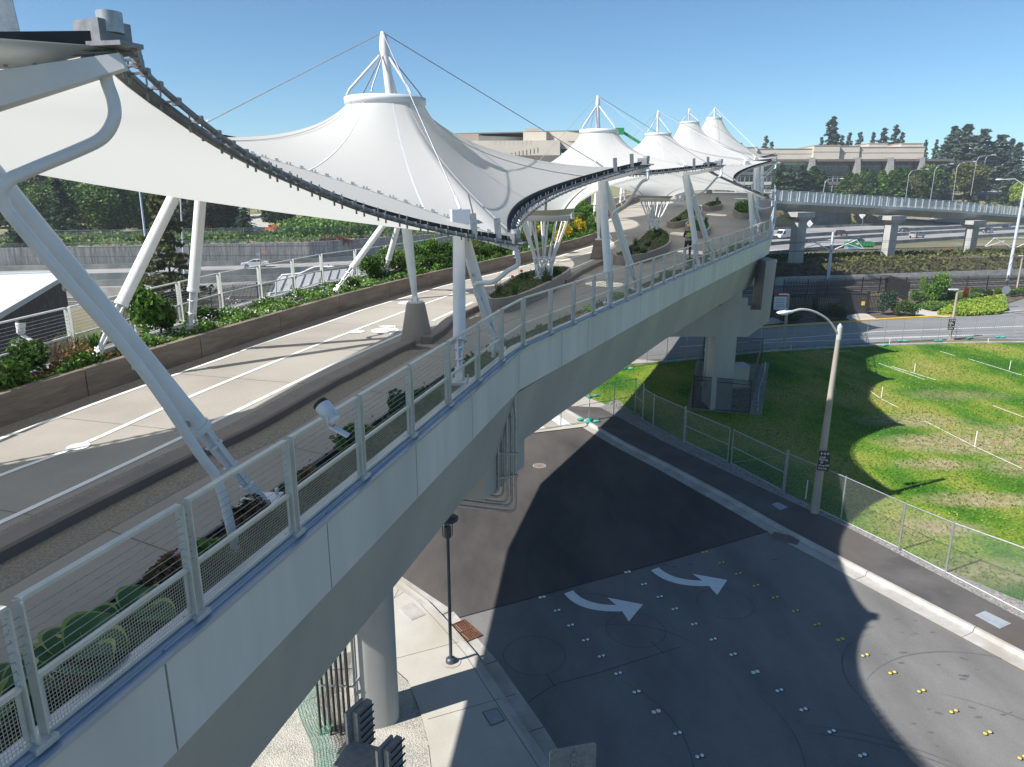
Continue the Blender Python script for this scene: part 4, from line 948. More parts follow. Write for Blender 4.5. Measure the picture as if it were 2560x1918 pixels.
M_tar = pmat('tar_patch', (0.01, 0.01, 0.011), (0.02, 0.02, 0.02), 8, .5)
def marker(c, d, sq, mat, gap):
    t = thing('road_marker', (0, 0, 0), '', 'road marker')
    for s in (-1, 1):
        m = MB(); q = Vector((0, 0, 0)) + d * s * gap / 2
        ring = [(q.x + r_ * math.cos(a), q.y + r_ * math.sin(a), z) for r_, z in ((.051, .0), (.046, .011), (.028, .018)) for a in [2 * math.pi * k / 14 for k in range(14)]]
        if sq: m.box(q + Vector((0, 0, .01)), (.11, .11, .02), taper=.8)
        else: m.faces(ring, [(j * 14 + k, j * 14 + (k + 1) % 14, (j + 1) * 14 + (k + 1) % 14, (j + 1) * 14 + k) for j in (0, 1) for k in range(14)] + [tuple(range(28, 42))], True)
        m.build('button', mat, t)
        m = MB(); disc(m, q + Vector((.01, -.01, -.0035)), .072, 12); m.build('tar_pad', M_tar, t)
    t.location = c; return t
groups = (('W1', W1, M_btn, 'white', 'left', .14), ('W2', W2, M_btn, 'white', 'middle', .14), ('Y', YL, M_btny, 'yellow', 'right', .17))
SQ = {'W1': (0, 7), 'W2': (0, 7), 'Y': (0, 7)}
for key, L_, mat, colr, row, gap in groups:
    protos = {}
    for i, q in enumerate(L_):
        c = P(q[0], q[1], .014); sq = i in SQ[key]
        if sq not in protos: t = marker(c, Vector((.94, .34, 0)), sq, mat, gap); protos[sq] = t
        else: t = copy_tree(protos[sq], None, c)
        n = len(L_); place = 'farthest' if i == 0 else 'nearest' if i == n - 1 else ['second', 'third', 'fourth', 'fifth', 'sixth', 'seventh', 'eighth', 'ninth', 'tenth', 'eleventh', 'twelfth', 'thirteenth'][i - 1] + ' from the far end'
        t['label'] = '%s pair of %s %s road buttons in the %s row' % ('square' if sq else 'round', 'raised', colr, row) + ', ' + place; t['group'] = 'raised road markers on the near road'
# painted arrows
def bez(p0, p1, p2, n=10): return [((1 - t) ** 2 * p0[0] + 2 * t * (1 - t) * p1[0] + t * t * p2[0], (1 - t) ** 2 * p0[1] + 2 * t * (1 - t) * p1[1] + t * t * p2[1]) for t in [i / n for i in range(n + 1)]]
lo_ = bez((1500, 590), (1590, 710), (1857, 699)); up_ = bez((1555, 570), (1625, 660), (1820, 661))
a1 = [P(*z8b(*q), .017) for q in lo_ + [(1897, 762), (1985, 657), (1765, 614)] + up_[::-1]]
m = MB(); m.face(a1); ar1 = tag(m.build('road_arrow', M_line, None, a1[0]), 'white curved turn arrow painted on the near road, left one', 'road arrow', 'painted turn arrows')
t0 = P(*z8b(2033, 447), .017); ar2 = ar1.copy(); C.objects.link(ar2); ar2.location = t0; ar2['label'] = 'white curved turn arrow nearer the right kerb'
# detector loops
for c, lab in ((z8b(1317, 967), 'dark circular saw cut loop in the road near the left kerb'), (z8b(1940, 810), 'dark circular saw cut loop under the left arrow head'), (z9b(375, 650), 'dark circular saw cut loop below the right arrow head')):
    p = P(*c, .013); m = MB(); ring(m, p, .93, .014, 40); o = tag(m.build('loop_cut', M_tar, None, p), lab, 'road detector loop', 'detector loops cut in the road')
m = MB()
for seg in ([(1438, 1150), (1480, 1137), (1700, 1080), (2212, 918)], [(1438, 1150), (1300, 1240), (1280, 1262)], [(1390, 1085), (1445, 1160)], [(2035, 885), (2110, 955)]):
    pts = [P(*z8b(*q), .0125) for q in seg]; m.sheet(offl(pts, .011, .0125), offl(pts, -.011, .0125))
struct(m.build('saw_cut', M_tar))
# tyre scuffs and stains (surface marks)
M_scuff = pmat('tyre_scuff', (0.085, 0.084, 0.083), (0.11, 0.108, 0.106), 5, .8)
m = MB(); random.seed(3)
for (x, y) in [(1750, 1310), (1830, 1010), (2040, 1340), (1650, 1440), (1580, 850), (1440, 760), (560, 410), (120, 435), (1470, 960), (1820, 1050)]:
    c = P(*z9b(x, y), .0122); a = random.uniform(-.6, .2)
    for k in range(3):
        cc = c + Vector((random.gauss(0, .35), random.gauss(0, .3), 0)); r = random.uniform(.02, .06); m.face([(cc.x + r * (1 + .5 * random.random()) * 2 * math.cos(t) * math.cos(a) - r * math.sin(t) * math.sin(a), cc.y + r * 2 * math.cos(t) * math.sin(a) + r * math.sin(t) * math.cos(a), .0122) for t in [2 * math.pi * i / 9 for i in range(9)]])
for cen, r0, a0, a1_ in (((9, 10.5), 3.5, .3, 1.8), ((10, 12), 5, .0, 1.2), ((4, 15), 3.2, -1.0, .6), ((5.2, 13), 2.2, 3.5, 5.2), ((13, 14.5), 4, .9, 2.4), ((2.5, 20), 1.7, .2, 2.2), ((3.4, 17), 2.9, .6, 1.9), ((7, 9), 6.2, .7, 1.5), ((6.8, 9), 6.5, .75, 1.45), ((1, 14.5), 3.4, -.3, .9), ((12, 17), 2.5, 1.9, 3.6), ((15, 12), 3.3, 1.2, 2.5)):
    n = 18; A_ = []; B_ = []
    for i in range(n + 1):
        a = a0 + (a1_ - a0) * i / n; w = .022 * math.sin(math.pi * i / n) + .004; A_.append((cen[0] + (r0 - w) * math.cos(a), cen[1] + (r0 - w) * math.sin(a), .0122)); B_.append((cen[0] + (r0 + w) * math.cos(a), cen[1] + (r0 + w) * math.sin(a), .0122))
    m.sheet(A_, B_)
struct(m.build('tyre_mark', M_scuff))
# drain grates, covers
M_rust = pmat('rusty_iron', (0.16, 0.06, 0.03), (0.08, 0.035, 0.02), 8, .85, bump=.4); M_iron = pmat('cast_iron', (0.12, 0.10, 0.09), (0.2, 0.17, 0.15), 14, .7)
M_cover = pmat('cover_plate', (0.30, 0.33, 0.36), (0.24, 0.27, 0.3), 5, .6)
def grate(c, sx, sy, rz, label, mat, nb=8):
    t = thing('drain_grate', (c.x, c.y, .02), label, 'drain grate', 'drain grates by the kerbs'); M = Matrix.Rotation(rz, 3, 'Z')
    f = MB()
    for dx, dy, w, h in ((0, -sy / 2, sx, .04), (0, sy / 2, sx, .04), (-sx / 2, 0, .04, sy + .04), (sx / 2, 0, .04, sy + .04), (0, 0, .05, sy)): f.box(Vector((c.x, c.y, .03)) + M @ Vector((dx, dy, 0)), (w, h, .05), rz)
    f.build('frame', mat, t); f = MB()
    for k in range(nb): f.box(Vector((c.x, c.y, .03)) + M @ Vector((0, -sy / 2 + sy * (k + .5) / nb, 0)), (sx, .035, .03), rz)
    f.build('bars', mat, t); f = MB(); f.box(Vector((c.x, c.y, .012)), (sx, sy, .012), rz); f.build('pit', M_black, t)
grate(P(*z8b(890, 825)), 1.0, .6, 2.2, 'rusty brown storm drain grate by the left kerb, in the sun', M_rust); grate(P(*z9b(745, 255)), 1.0, .55, 2.55, 'dark brown storm drain grate in the gutter of the right kerb', M_iron)
def cover(px, z, label, mat=None, lid=None):
    pts = [P(x, y, z) for x, y in px]; c = sum(pts, Vector()) / 4; t = thing('utility_cover', c, label, 'utility cover', 'flat utility covers')
    m = MB(); m.prism(pts, z - .01, z + .008); m.build('frame', mat or M_cover, t); m = MB(); m.prism([c + (p - c) * .86 for p in pts], z, z + .014); m.build('lid', lid or M_cover, t)
cover([z8b(480, 683), z8b(567, 645), z8b(648, 720), z8b(562, 755)], .15, 'greenish concrete utility cover in the sunlit footway', M_kerb, M_kerb)
cover([z8b(995, 1320), z8b(1085, 1290), z8b(1140, 1370), z8b(1050, 1405)], .15, 'dark utility cover in the shaded footway', M_iron, M_cover)
cover([z9b(1912, 722), z9b(1972, 697), z9b(2133, 775), z9b(2065, 805)], .11, 'pale sunlit utility cover in the asphalt path'); cover([z9b(660, 42), z9b(700, 28), z9b(762, 60), z9b(715, 76)], .11, 'small pale utility cover in the shaded asphalt path')
p = P(1000 + 1283 * .2716, 880 + 1048 * .2716, .02); m = MB(); disc(m, p, .33, 28); mh = tag(m.build('manhole', M_iron, None, p), 'round iron manhole cover in the new asphalt', 'manhole')
m = MB(); ring(m, p + Vector((0, 0, .004)), .33, .04, 28); ring(m, p + Vector((0, 0, .004)), .2, .02, 24); o = m.build('rim', M_kerb, mh)
# ---------- hills, freeway, railway strip ----------
Wl = [Vector(q) for q in [(-260, 88, 0), (-160, 106, 0), (-89, 124, 0), (-39, 138, 0), (10, 176, 0), (55, 224, 0), (98, 270, 0), (140, 300, 0)]]
WH = [3.2, 3.2, 3.3, 3.4, 4.5, 5.6, 6.6, 7]
def hill(x, y):
    """height of the ground beyond the freeway wall"""
    best = None
    for (a, b), h0, h1 in zip(zip(Wl, Wl[1:]), WH, WH[1:]):
        d = b - a; L2 = d.x * d.x + d.y * d.y; t = max(0, min(1, ((x - a.x) * d.x + (y - a.y) * d.y) / L2)); q = a + d * t
        ds = (x - q.x) * (-d.y) + (y - q.y) * d.x; dist = math.hypot(x - q.x, y - q.y) * (1 if ds > 0 else -1)
        if best is None or abs(dist) < abs(best[0]): best = (dist, h0 + (h1 - h0) * t)
    dist, h = best
    if dist <= 0: return 0.0 if x < 135 else max(0, min(26, (y - 262) * .10 + (x - 135) * .02))
    return h + min(dist, 12) * .12 + min(max(dist - 12, 0), 60) * .03 + min(max(dist - 60, 0), 300) * .045
m = MB(); m.cur = True
for i in range(3):
    pass
xs = np.linspace(-420, 620, 70); rows = []
def wy(x):
    for a, b in zip(Wl, Wl[1:]):
        if a.x <= x <= b.x: return a.y + (b.y - a.y) * (x - a.x) / (b.x - a.x)
    return Wl[0].y if x < Wl[0].x else 290 + (x - 140) * .25
offs = [.3, .36, 2, 5, 9, 14, 22, 32, 45, 60, 80, 110, 150, 200, 300, 450, 700, 1500]
for o_ in offs:
    rows.append([(x, wy(x) + o_, -.2 if o_ == .3 else hill(x, wy(x) + o_) if x <= 140 else min(o_ * .35, 7) * max(0, 1 - (x - 140) / 400) + min(max(0, o_) * .085, 18)) for x in xs])
n = len(xs); m.faces([p for r in rows for p in r], [(j * n + i, j * n + i + 1, (j + 1) * n + i + 1, (j + 1) * n + i) for j in range(len(offs) - 1) for i in range(n - 1)], True)
struct(m.build('hillside', M_dry))
def M_walltex():
    m_, N, L = newmat('ribbed_wall_concrete'); b = N['Principled BSDF']; b.inputs['Roughness'].default_value = .9
    uv = N.new('ShaderNodeUVMap'); mp = N.new('ShaderNodeMapping'); mp.inputs['Scale'].default_value = (2.2, .12, 1); L.new(uv.outputs[0], mp.inputs[0])
    n = N.new('ShaderNodeTexNoise'); n.inputs['Scale'].default_value = 1.5; n.inputs['Detail'].default_value = 5; n.inputs['Roughness'].default_value = .8; L.new(mp.outputs[0], n.inputs['Vector'])
    r = N.new('ShaderNodeValToRGB'); r.color_ramp.elements[0].position = .35; r.color_ramp.elements[1].position = .62; r.color_ramp.elements[0].color = (.12, .12, .115, 1); r.color_ramp.elements[1].color = (.40, .39, .37, 1)
    L.new(n.outputs['Fac'], r.inputs['Fac']); L.new(r.outputs[0], b.inputs['Base Color'])
    bp = N.new('ShaderNodeBump'); bp.inputs['Strength'].default_value = .8; bp.inputs['Distance'].default_value = .1; L.new(n.outputs['Fac'], bp.inputs['Height']); L.new(bp.outputs[0], b.inputs['Normal']); return m_
M_ribbed = M_walltex()
def wallthing(pts, hs, label, mat, th=.4, name='retaining_wall', z0=-.1, cat='wall', group='freeway walls'):
    t = MB(); L = 0
    for i in range(len(pts) - 1):
        a, b = pts[i], pts[i + 1]; l = (b - a).length; d = (b - a).normalized(); n = Vector((-d.y, d.x, 0)) * th
        za, zb = a.z, b.z
        q = lambda p, z: Vector((p.x, p.y, z))
        t.face([q(a, za + z0), q(b, zb + z0), q(b, zb + hs[i + 1]), q(a, za + hs[i])], [(L, z0), (L + l, z0), (L + l, hs[i + 1]), (L, hs[i])])
        t.face([q(a, za + hs[i]), q(b, zb + hs[i + 1]), q(b + n, zb + hs[i + 1]), q(a + n, za + hs[i])], [(L, 0), (L + l, 0), (L + l, 1), (L, 1)])
        t.face([q(b + n, zb + z0), q(a + n, za + z0), q(a + n, za + hs[i]), q(b + n, zb + hs[i + 1])], [(L, 0), (L + l, 0), (L + l, 1), (L, 1)])
        L += l
    return tag(t.build(name, mat, None, pts[0]), label, cat, group)
wallthing(Wl[:5], [h + .5 for h in WH[:5]], 'long ribbed grey concrete retaining wall across the freeway at left', M_ribbed)
wallthing(Wl[4:], [h + .5 for h in WH[4:]], 'smooth pale concrete retaining wall below the far right building', M_barrier)
# freeway slab between the near shoulder and the wall
def off(line, o): return offl(line, o, 0)
c0 = [Vector(q) for q in [(-260, 88, 0), (-160, 106, 0), (-89, 124, 0), (-39, 138, 0), (10, 176, 0), (55, 224, 0), (98, 262, 0), (160, 300, 0), (300, 390, 0), (420, 470, 0)]]
inner = smoothline([Vector(q) for q in [(-260, 62, 0), (-160, 72, 0), (-89, 86, 0), (-30, 100, 0), (20, 126, 0), (55, 154, 0), (88, 180, 0), (130, 208, 0), (180, 238, 0), (300, 310, 0), (420, 385, 0)]], 3)
outer = smoothline([p + Vector((0, -.5, 0)) for p in c0], 3)
def nres(line, n):
    L = [0]
    for a, b in zip(line, line[1:]): L.append(L[-1] + (b - a).length)
    out = []
    for k in range(n + 1):
        t = L[-1] * k / n; i = max(j for j in range(len(line) - 1) if L[j] <= t + 1e-6); out.append(line[i].lerp(line[i + 1], min(1, (t - L[i]) / (L[i + 1] - L[i]))))
    return out
inner = nres(inner, 40); outer = nres(outer, 40)
m = MB(); m.sheet([p + Vector((0, 0, .05)) for p in inner], [p + Vector((0, 0, .05)) for p in outer]); struct(m.build('freeway', M_fwy))
def between(f): return [a.lerp(b, f) for a, b in zip(inner, outer)]
m = MB()
for f in (.12, .22, .35, .44, .56, .66, .8, .9):
    q = between(f); solid = f in (.12, .35, .56, .9)
    q = resample(q, 3); 
    for i, (a, b) in enumerate(zip(q, q[1:])):
        if solid or i % 4 == 0: d = (b - a).normalized(); nn = Vector((-d.y, d.x, 0)) * .09; m.face([a - nn + Vector((0, 0, .056)), b - nn + Vector((0, 0, .056)), b + nn + Vector((0, 0, .056)), a + nn + Vector((0, 0, .056))])
struct(m.build('freeway_line', M_line))
for f, h, lab in ((.0, .9, 'low stained concrete barrier on the near shoulder of the freeway'), (.28, .95, 'concrete median barrier between the nearer freeway lanes'), (.50, 1.1, 'concrete median barrier in the middle of the freeway'), (.985, .9, 'low concrete barrier at the foot of the ribbed freeway wall')):
    q = resample(between(f), 12); s = MB(); s.sweep(q, [(-.3, 0), (-.12, h), (.12, h), (.3, 0)]); tag(s.build('jersey_barrier', M_barrier, None, q[0]), lab, 'barrier', 'freeway barriers')
# =================== BUILDINGS, FAR BRIDGE, TREES, FENCES, POLES ===================
M_clad = pmat('beige_cladding', (0.52, 0.47, 0.40), (0.47, 0.425, 0.36), .25, .8); M_clad2 = pmat('brown_cladding', (0.34, 0.28, 0.23), (0.30, 0.25, 0.205), .25, .8)
M_soffitd = pmat('brown_soffit', (0.12, 0.10, 0.085), (0.15, 0.125, 0.105), .5, .8); M_stone = pmat('grey_stone_fin', (0.27, 0.26, 0.25), (0.18, 0.175, 0.17), 1.6, .9, bump=.4)
M_frame = pmat('window_frame', (0.3, 0.3, 0.29), (0.26, 0.26, 0.25), 1, .6); M_brick = pmat('dark_brick', (0.10, 0.075, 0.065), (0.07, 0.052, 0.046), 3, .9, bump=.3, c3=(.13, .1, .09), scale3=1.2)
M_roofw = pmat('white_roof_membrane', (0.72, 0.72, 0.71), (0.62, 0.62, 0.61), .5, .7); M_band = pmat('pale_spandrel', (0.44, 0.46, 0.42), (0.38, 0.4, 0.37), 1, .5)
HAUL = []
def obox(m, o, ux, uy, x0, x1, y0, y1, z0, z1):
    q = [o + ux * x + uy * y for x, y in ((x0, y0), (x1, y0), (x1, y1), (x0, y1))]; m.prism(q, z0, z1)
# right building
def office(o, ang, label, Lx, z0):
    t = thing('office_building', o, label, 'building'); ux = Vector((math.cos(ang), math.sin(ang), 0)); uy = Vector((-ux.y, ux.x, 0)); O = Vector((o[0], o[1], 0))
    m = MB(); obox(m, O, ux, uy, 0, Lx, 1.2, 26, z0, z0 + 13); m.build('wall', M_glass, t)
    m = MB(); obox(m, O, ux, uy, -2.5, Lx + 2.5, -2.2, 27, z0 + 13, z0 + 14.0); m.build('eave', M_soffitd, t)
    segs = [(0, 12, 3.0, 5.0), (11, 36, 4.4, 4.4), (36, 47, 2.2, 5.6), (47, 56, 3.8, 5.4), (56, Lx - 8, 4.6, 5.0), (Lx - 17, Lx - 8, 7.0, 6.6), (Lx - 30, Lx - 22, 9, 6.8)]
    for a, b, d, h in segs:
        m = MB(); obox(m, O, ux, uy, a, b, d - 1.5, 22, z0 + 14, z0 + 14 + h); p = m.build('penthouse', M_clad, t)
        m = MB(); obox(m, O, ux, uy, a - .1, b + .1, d - 1.62, 22.1, z0 + 14 + h * .55, z0 + 14 + h * .55 + .14); obox(m, O, ux, uy, a - .15, b + .15, d - 1.7, 22.2, z0 + 14 + h, z0 + 14.3 + h); m.build('trim', M_clad2, p)
    for k in range(3):      # glazing bands per storey
        zb = z0 + .6 + k * 4.2
        for a in np.arange(0, Lx - 1, 7.6):
            b = min(a + 7.4, Lx); m = MB(); obox(m, O, ux, uy, a, b, .9, 1.19, zb + 2.7, zb + 4.0); m.build('spandrel', M_band if a < 34 else M_soffitd, t)
            m = MB()
            for x in np.arange(a, b + .1, 1.85): obox(m, O, ux, uy, x, x + .16, 1.0, 1.17, zb - .2, zb + 2.7)
            obox(m, O, ux, uy, a, b, 1.0, 1.16, zb + 1.9, zb + 2.05); m.build('window_frame', M_frame, t)
    for x, w in ((33.5, 2.4), (53, 2.0), (66.5, 2.4), (80, 1.8)):
        m = MB(); vs = []
        for (yy, zz) in ((-6.5, z0 - 2), (-2.6, z0 + 14.6), (1.2, z0 + 14.6), (1.2, z0 - 2)):
            vs += [O + ux * x + uy * yy + Vector((0, 0, zz)), O + ux * (x + w) + uy * yy + Vector((0, 0, zz))]
        m.faces(vs, [(0, 1, 3, 2), (2, 3, 5, 4), (4, 5, 7, 6), (6, 7, 1, 0), (0, 2, 4, 6), (1, 7, 5, 3)], False); m.build('fin_wall', M_stone, t)
    return t
q0 = PY(1905, 470, 322); q1 = PY(2362, 470, 318)
office((q0.x - 14, q0.y + 4, 12), math.atan2(q1.y - q0.y, q1.x - q0.x) - .01, 'beige and glass office block with sloping stone fins above the freeway at right', (q1 - q0).length + 14, 12.6)
# left brown building
t = thing('office_building', (-10, 205, 8), 'brown and beige office building seen between the first two white cones', 'building')
def seg(pa, pb, ztop, zbot, depth, name, mat, Y0, Y1):
    a = PY(*pa, Y0); b = PY(*pb, Y1); d = Vector((b.x - a.x, b.y - a.y, 0)).normalized(); n = Vector((-d.y, d.x, 0)) * depth
    m = MB(); m.prism([(a.x, a.y), (b.x, b.y), (b.x + n.x, b.y + n.y), (a.x + n.x, a.y + n.y)], zbot, ztop); return m.build(name, mat, t)
zt_ = PY(1300, 327, 205).z
seg((672, 330), (1196, 324), zt_ - .7, 21, 25, 'wall', M_clad2, 215, 206); seg((1196, 324), (1308, 330), zt_ - 1.2, 24, 25, 'wall', M_clad, 206, 212); seg((1308, 326), (1452, 328), zt_ - .3, 24.4, 22, 'wall', M_clad, 206, 203)
seg((1312, 320), (1350, 320), zt_ + 1.0, 24, 6, 'penthouse', M_clad, 210, 210); seg((1366, 330), (1372, 330), zt_ - .2, 25, 1, 'downpipe_recess', M_soffitd, 203.6, 203.6)
for yy, hh, mm_, d_ in ((zt_ - .35, .3, M_soffitd, 0), (zt_ - 3.0, .2, M_soffitd, 0)): seg((1100, 330), (1453, 328), yy + hh, yy, 20, 'trim', mm_, 214.6, 202.6)
seg((1180, 362), (1400, 362), 26.4, 22.6, 18, 'parapet', M_clad, 202, 200); seg((760, 390), (1500, 400), 22.6, 20.6, 25, 'eave', M_soffitd, 205, 199)
seg((780, 420), (1480, 420), 20.6, 7, 20, 'glazing', M_glass, 204, 200)
for x in range(1000, 1480, 26): seg((x, 400), (x + 2, 400), 20.6, 8, .3, 'mullion', M_frame, 202.0, 202.0)
for x0_ in range(1240, 1330, 11):
    a = PY(x0_, 362, 199.6); m = MB(); m.box(a + Vector((0, 0, .6)), (.12, .12, 1.3)); m.build('roof_post', M_frame, t)
# station building at left with white roof
st = thing('station_building', (-36, 52, 0), 'dark brick station building with a flat white roof below the left guard rail', 'building')
fp4 = [(-28.6, 36.6), (-39, 62), (-56, 55), (-45.6, 29.6)]
MB().prism(fp4, -.1, 6.15).build('wall', M_brick, st)
c4 = sum((Vector((*p, 0)) for p in fp4), Vector()) / 4; big = [c4 + (Vector((*p, 0)) - c4) * 1.05 for p in fp4]; sm = [c4 + (Vector((*p, 0)) - c4) * .99 for p in fp4]
rf = MB(); rf.prism(big, 6.15, 6.45); rf = rf.build('roof', M_roofw, st); m = MB()
for i in range(4): a, b = big[i], big[(i + 1) % 4]; m.beam(a + Vector((0, 0, 6.52)), b + Vector((0, 0, 6.52)), .3, .14)
m.build('coping', M_white, rf)
for f0 in (.25, .5, .72):
    a = Vector((*fp4[0], 0)).lerp(Vector((*fp4[1], 0)), f0); d = (Vector((*fp4[1], 0)) - Vector((*fp4[0], 0))).normalized(); m = MB(); m.beam(a + Vector((.05, 0, 1.2)), a + Vector((.05, 0, 1.2)) + d * 1.2, .12, 2.3); m.build('door', M_blackpaint, st)
# ribbed canopy roof of the platform behind the left rail
cr = thing('platform_roof', (-20, 60, 4), 'pale ribbed platform roof seen through the left guard rail', 'roof'); a = P(672, 738, 4.2); b = P(935, 700, 4.2); w = Vector((-.3, 3.8, 1.2))
m = MB(); m.face([a, b, b + w, a + w]); m.face([a - Vector((0, 0, .15)), a + w - Vector((0, 0, .15)), b + w - Vector((0, 0, .15)), b - Vector((0, 0, .15))]); m.beam(a, b, .3, .4); m.build('roof_sheet', M_roofw, cr); m = MB()
for i in range(13): q = a.lerp(b, i / 12); m.beam(q + Vector((0, 0, .08)), q + w + Vector((0, 0, .03)), .06, .05)
m.build('rib', M_galv, cr); m = MB()
for f0 in (.1, .5, .9): q = a.lerp(b, f0) + w * .5; m.tube([(q.x, q.y, 0), (q.x, q.y, q.z)], .13, 10)
m.build('column', M_white, cr)
# ---------- far footbridge ----------
fb = thing('footbridge', (66, 129, 9), 'pale concrete approach bridge with glass railings crossing the freeway verge at right', 'footbridge')
FB = [Vector(p) for p in [(38.5, 116.6, 11.95), (44, 119, 11.8), (66, 129, 10.75), (84, 137.5, 9.8), (102, 146, 8.65), (128, 158, 7.6), (160, 173, 6.6)]]
FBs = smoothline(FB, 4)
MB().sweep(FBs, [(0, 0), (0, -.45), (-.9, -1.5), (-3.6, -1.5), (-4.6, -.45), (-4.6, 0)]).build('girder', M_pier, fb)
MB().sweep(FBs, [(.1, .02), (.1, -.42), (-.02, -.42), (-.02, .02)]).build('fascia', M_fascia, fb)
def glassmat():
    m, N, L = newmat('frosted_rail_glass'); b = N['Principled BSDF']; b.inputs['Base Color'].default_value = (.62, .68, .68, 1); b.inputs['Roughness'].default_value = .2
    t = N.new('ShaderNodeBsdfTransparent'); mx = N.new('ShaderNodeMixShader'); g = N.new('ShaderNodeNewGeometry'); n = N.new('ShaderNodeTexNoise'); n.inputs['Scale'].default_value = .2; L.new(g.outputs['Position'], n.inputs['Vector'])
    r = N.new('ShaderNodeMapRange'); r.inputs['To Min'].default_value = .35; r.inputs['To Max'].default_value = .6; L.new(n.outputs['Fac'], r.inputs[0]); L.new(r.outputs[0], mx.inputs['Fac'])
    L.new(t.outputs[0], mx.inputs[1]); L.new(b.outputs[0], mx.inputs[2]); L.new(mx.outputs[0], N['Material Output'].inputs['Surface']); return m
M_railglass = glassmat()
for side, lab in ((0, 'near'), (-4.5, 'far')):
    line = offl(FBs, side, 0); line = [Vector((p.x, p.y, q.z)) for p, q in zip(line, FBs)]; q = resample(line, 1.9)
    gr = thing('glass_railing', q[0], lab + ' side glass railing with white posts on the approach bridge', 'railing', 'glass railings of the approach bridge')
    mt = MB()
    for i, p in enumerate(q):
        m = MB(); m.beam(p - Vector((0, 0, .25)), p + Vector((0, 0, 1.62)), .16, .12, up=(0, 1, 0)); m.build('post', M_white, gr)
        if i: mt.beam(q[i - 1] + Vector((0, 0, 1.62)), p + Vector((0, 0, 1.62)), .09, .09); g = MB(); g.face([q[i - 1] + Vector((0, 0, .1)), p + Vector((0, 0, .1)), p + Vector((0, 0, 1.5)), q[i - 1] + Vector((0, 0, 1.5))]); g.build('glass_panel', M_railglass, gr)
    mt.build('top_rail', M_white, gr)
for (px, py, Y, lab) in ((1985, 687, 118, 'first pale pier of the approach bridge, nearest the end of the white canopies'), (2214, 670, 129, 'middle pale pier of the approach bridge'), (2417, 657, 139, 'right pale pier of the approach bridge')):
    q = PY(px, py, Y); zt = lerpt([(38, 10.4), (66, 9.2), (102, 7.1)], q.x); t = thing('bridge_pier', (q.x, q.y, 0), lab, 'bridge pier', 'piers of the approach bridge')
    MB().prism(oriented((q.x, q.y), .43, [(-.95, -.7), (.95, -.7), (.95, .7), (-.95, .7)]), -.2, zt - 1.2).build('column', M_pier, t)
    m = MB(); pr = oriented((q.x, q.y), .43, [(-1, -1.1), (1, -1.1), (1, 1.1), (-1, 1.1)]); pr2 = oriented((q.x, q.y), .43, [(-1.9, -1.3), (1.9, -1.3), (1.9, 1.3), (-1.9, 1.3)])
    m.faces([(*p, zt - 1.25) for p in pr] + [(*p, zt - .7) for p in pr2] + [(*p, zt + .02) for p in pr2], [(3, 2, 1, 0), (0, 1, 5, 4), (1, 2, 6, 5), (2, 3, 7, 6), (3, 0, 4, 7), (4, 5, 9, 8), (5, 6, 10, 9), (6, 7, 11, 10), (7, 4, 8, 11), (8, 9, 10, 11)], False); m.build('cap', M_pier, t)
# ---------- tree prototypes ----------
def conifer_mesh(n=2600, bare=0.05, spread=.22, droop=.25, size=.05, seed=1, dens=1.0, layers=26):
    r_ = np.random.default_rng(seed); P_ = []
    for l in range(layers):
        h = bare + (1 - bare) * (l + .5 * r_.random()) / layers; rad = spread * (1 - h) ** .85 * (.75 + .5 * r_.random()) + .012
        nb = max(3, int(6 * (1 - h) + 3))
        for b in range(nb):
            a = r_.random() * 6.283; rb = rad * (.45 + .85 * r_.random() ** 1.3); k = max(3, int(n / layers / nb * (1.6 - h)))
            t = r_.random(k) ** .6; s = .010 + .09 * rb * (1 - .3 * t)
            x = np.cos(a) * rb * t + r_.normal(size=k) * s * .6; y = np.sin(a) * rb * t + r_.normal(size=k) * s * .6; z = h - droop * rb * t + r_.normal(size=k) * .008 + .02 * (1 - t)
            P_.append(np.stack([x, y, z], 1))
    return leafcloud(np.concatenate(P_), size, 1.6, .3, 'conifer_crown')
def round_mesh(n=4200, blobs=22, rx=.36, rz=.36, zc=.62, size=.045, seed=2, flat=1.0, holes=.5):
    r_ = np.random.default_rng(seed); P_ = []
    for b in range(blobs):
        d = r_.normal(size=3); d /= np.linalg.norm(d); rr = r_.random() ** .5 * .72; c = np.array([d[0] * rx * rr, d[1] * rx * rr, zc + d[2] * rz * rr]); br = (.10 + .10 * r_.random())
        P_.append(blob_pts(n // blobs, c, (br * rx / .36, br * rx / .36, br * rz / .36 * flat), holes))
    return leafcloud(np.concatenate(P_), size, 1.0, .0, 'round_crown')
def column_mesh(n=3000, seed=3, rx=.16, size=.04):
    r_ = np.random.default_rng(seed); h = r_.random(n) ** .8; prof = rx * np.sin(np.pi * np.clip(.12 + .88 * (h), 0, 1)) ** .55 * (1.15 - .75 * h)
    a = r_.random(n) * 6.283; lump = 1 + .22 * np.sin(a * 3 + h * 14) + .15 * np.sin(a * 5 - h * 23); rr = prof * lump * (.72 + .3 * r_.random(n))
    return leafcloud(np.stack([np.cos(a) * rr, np.sin(a) * rr, h], 1), size, 1.4, .2, 'column_crown')
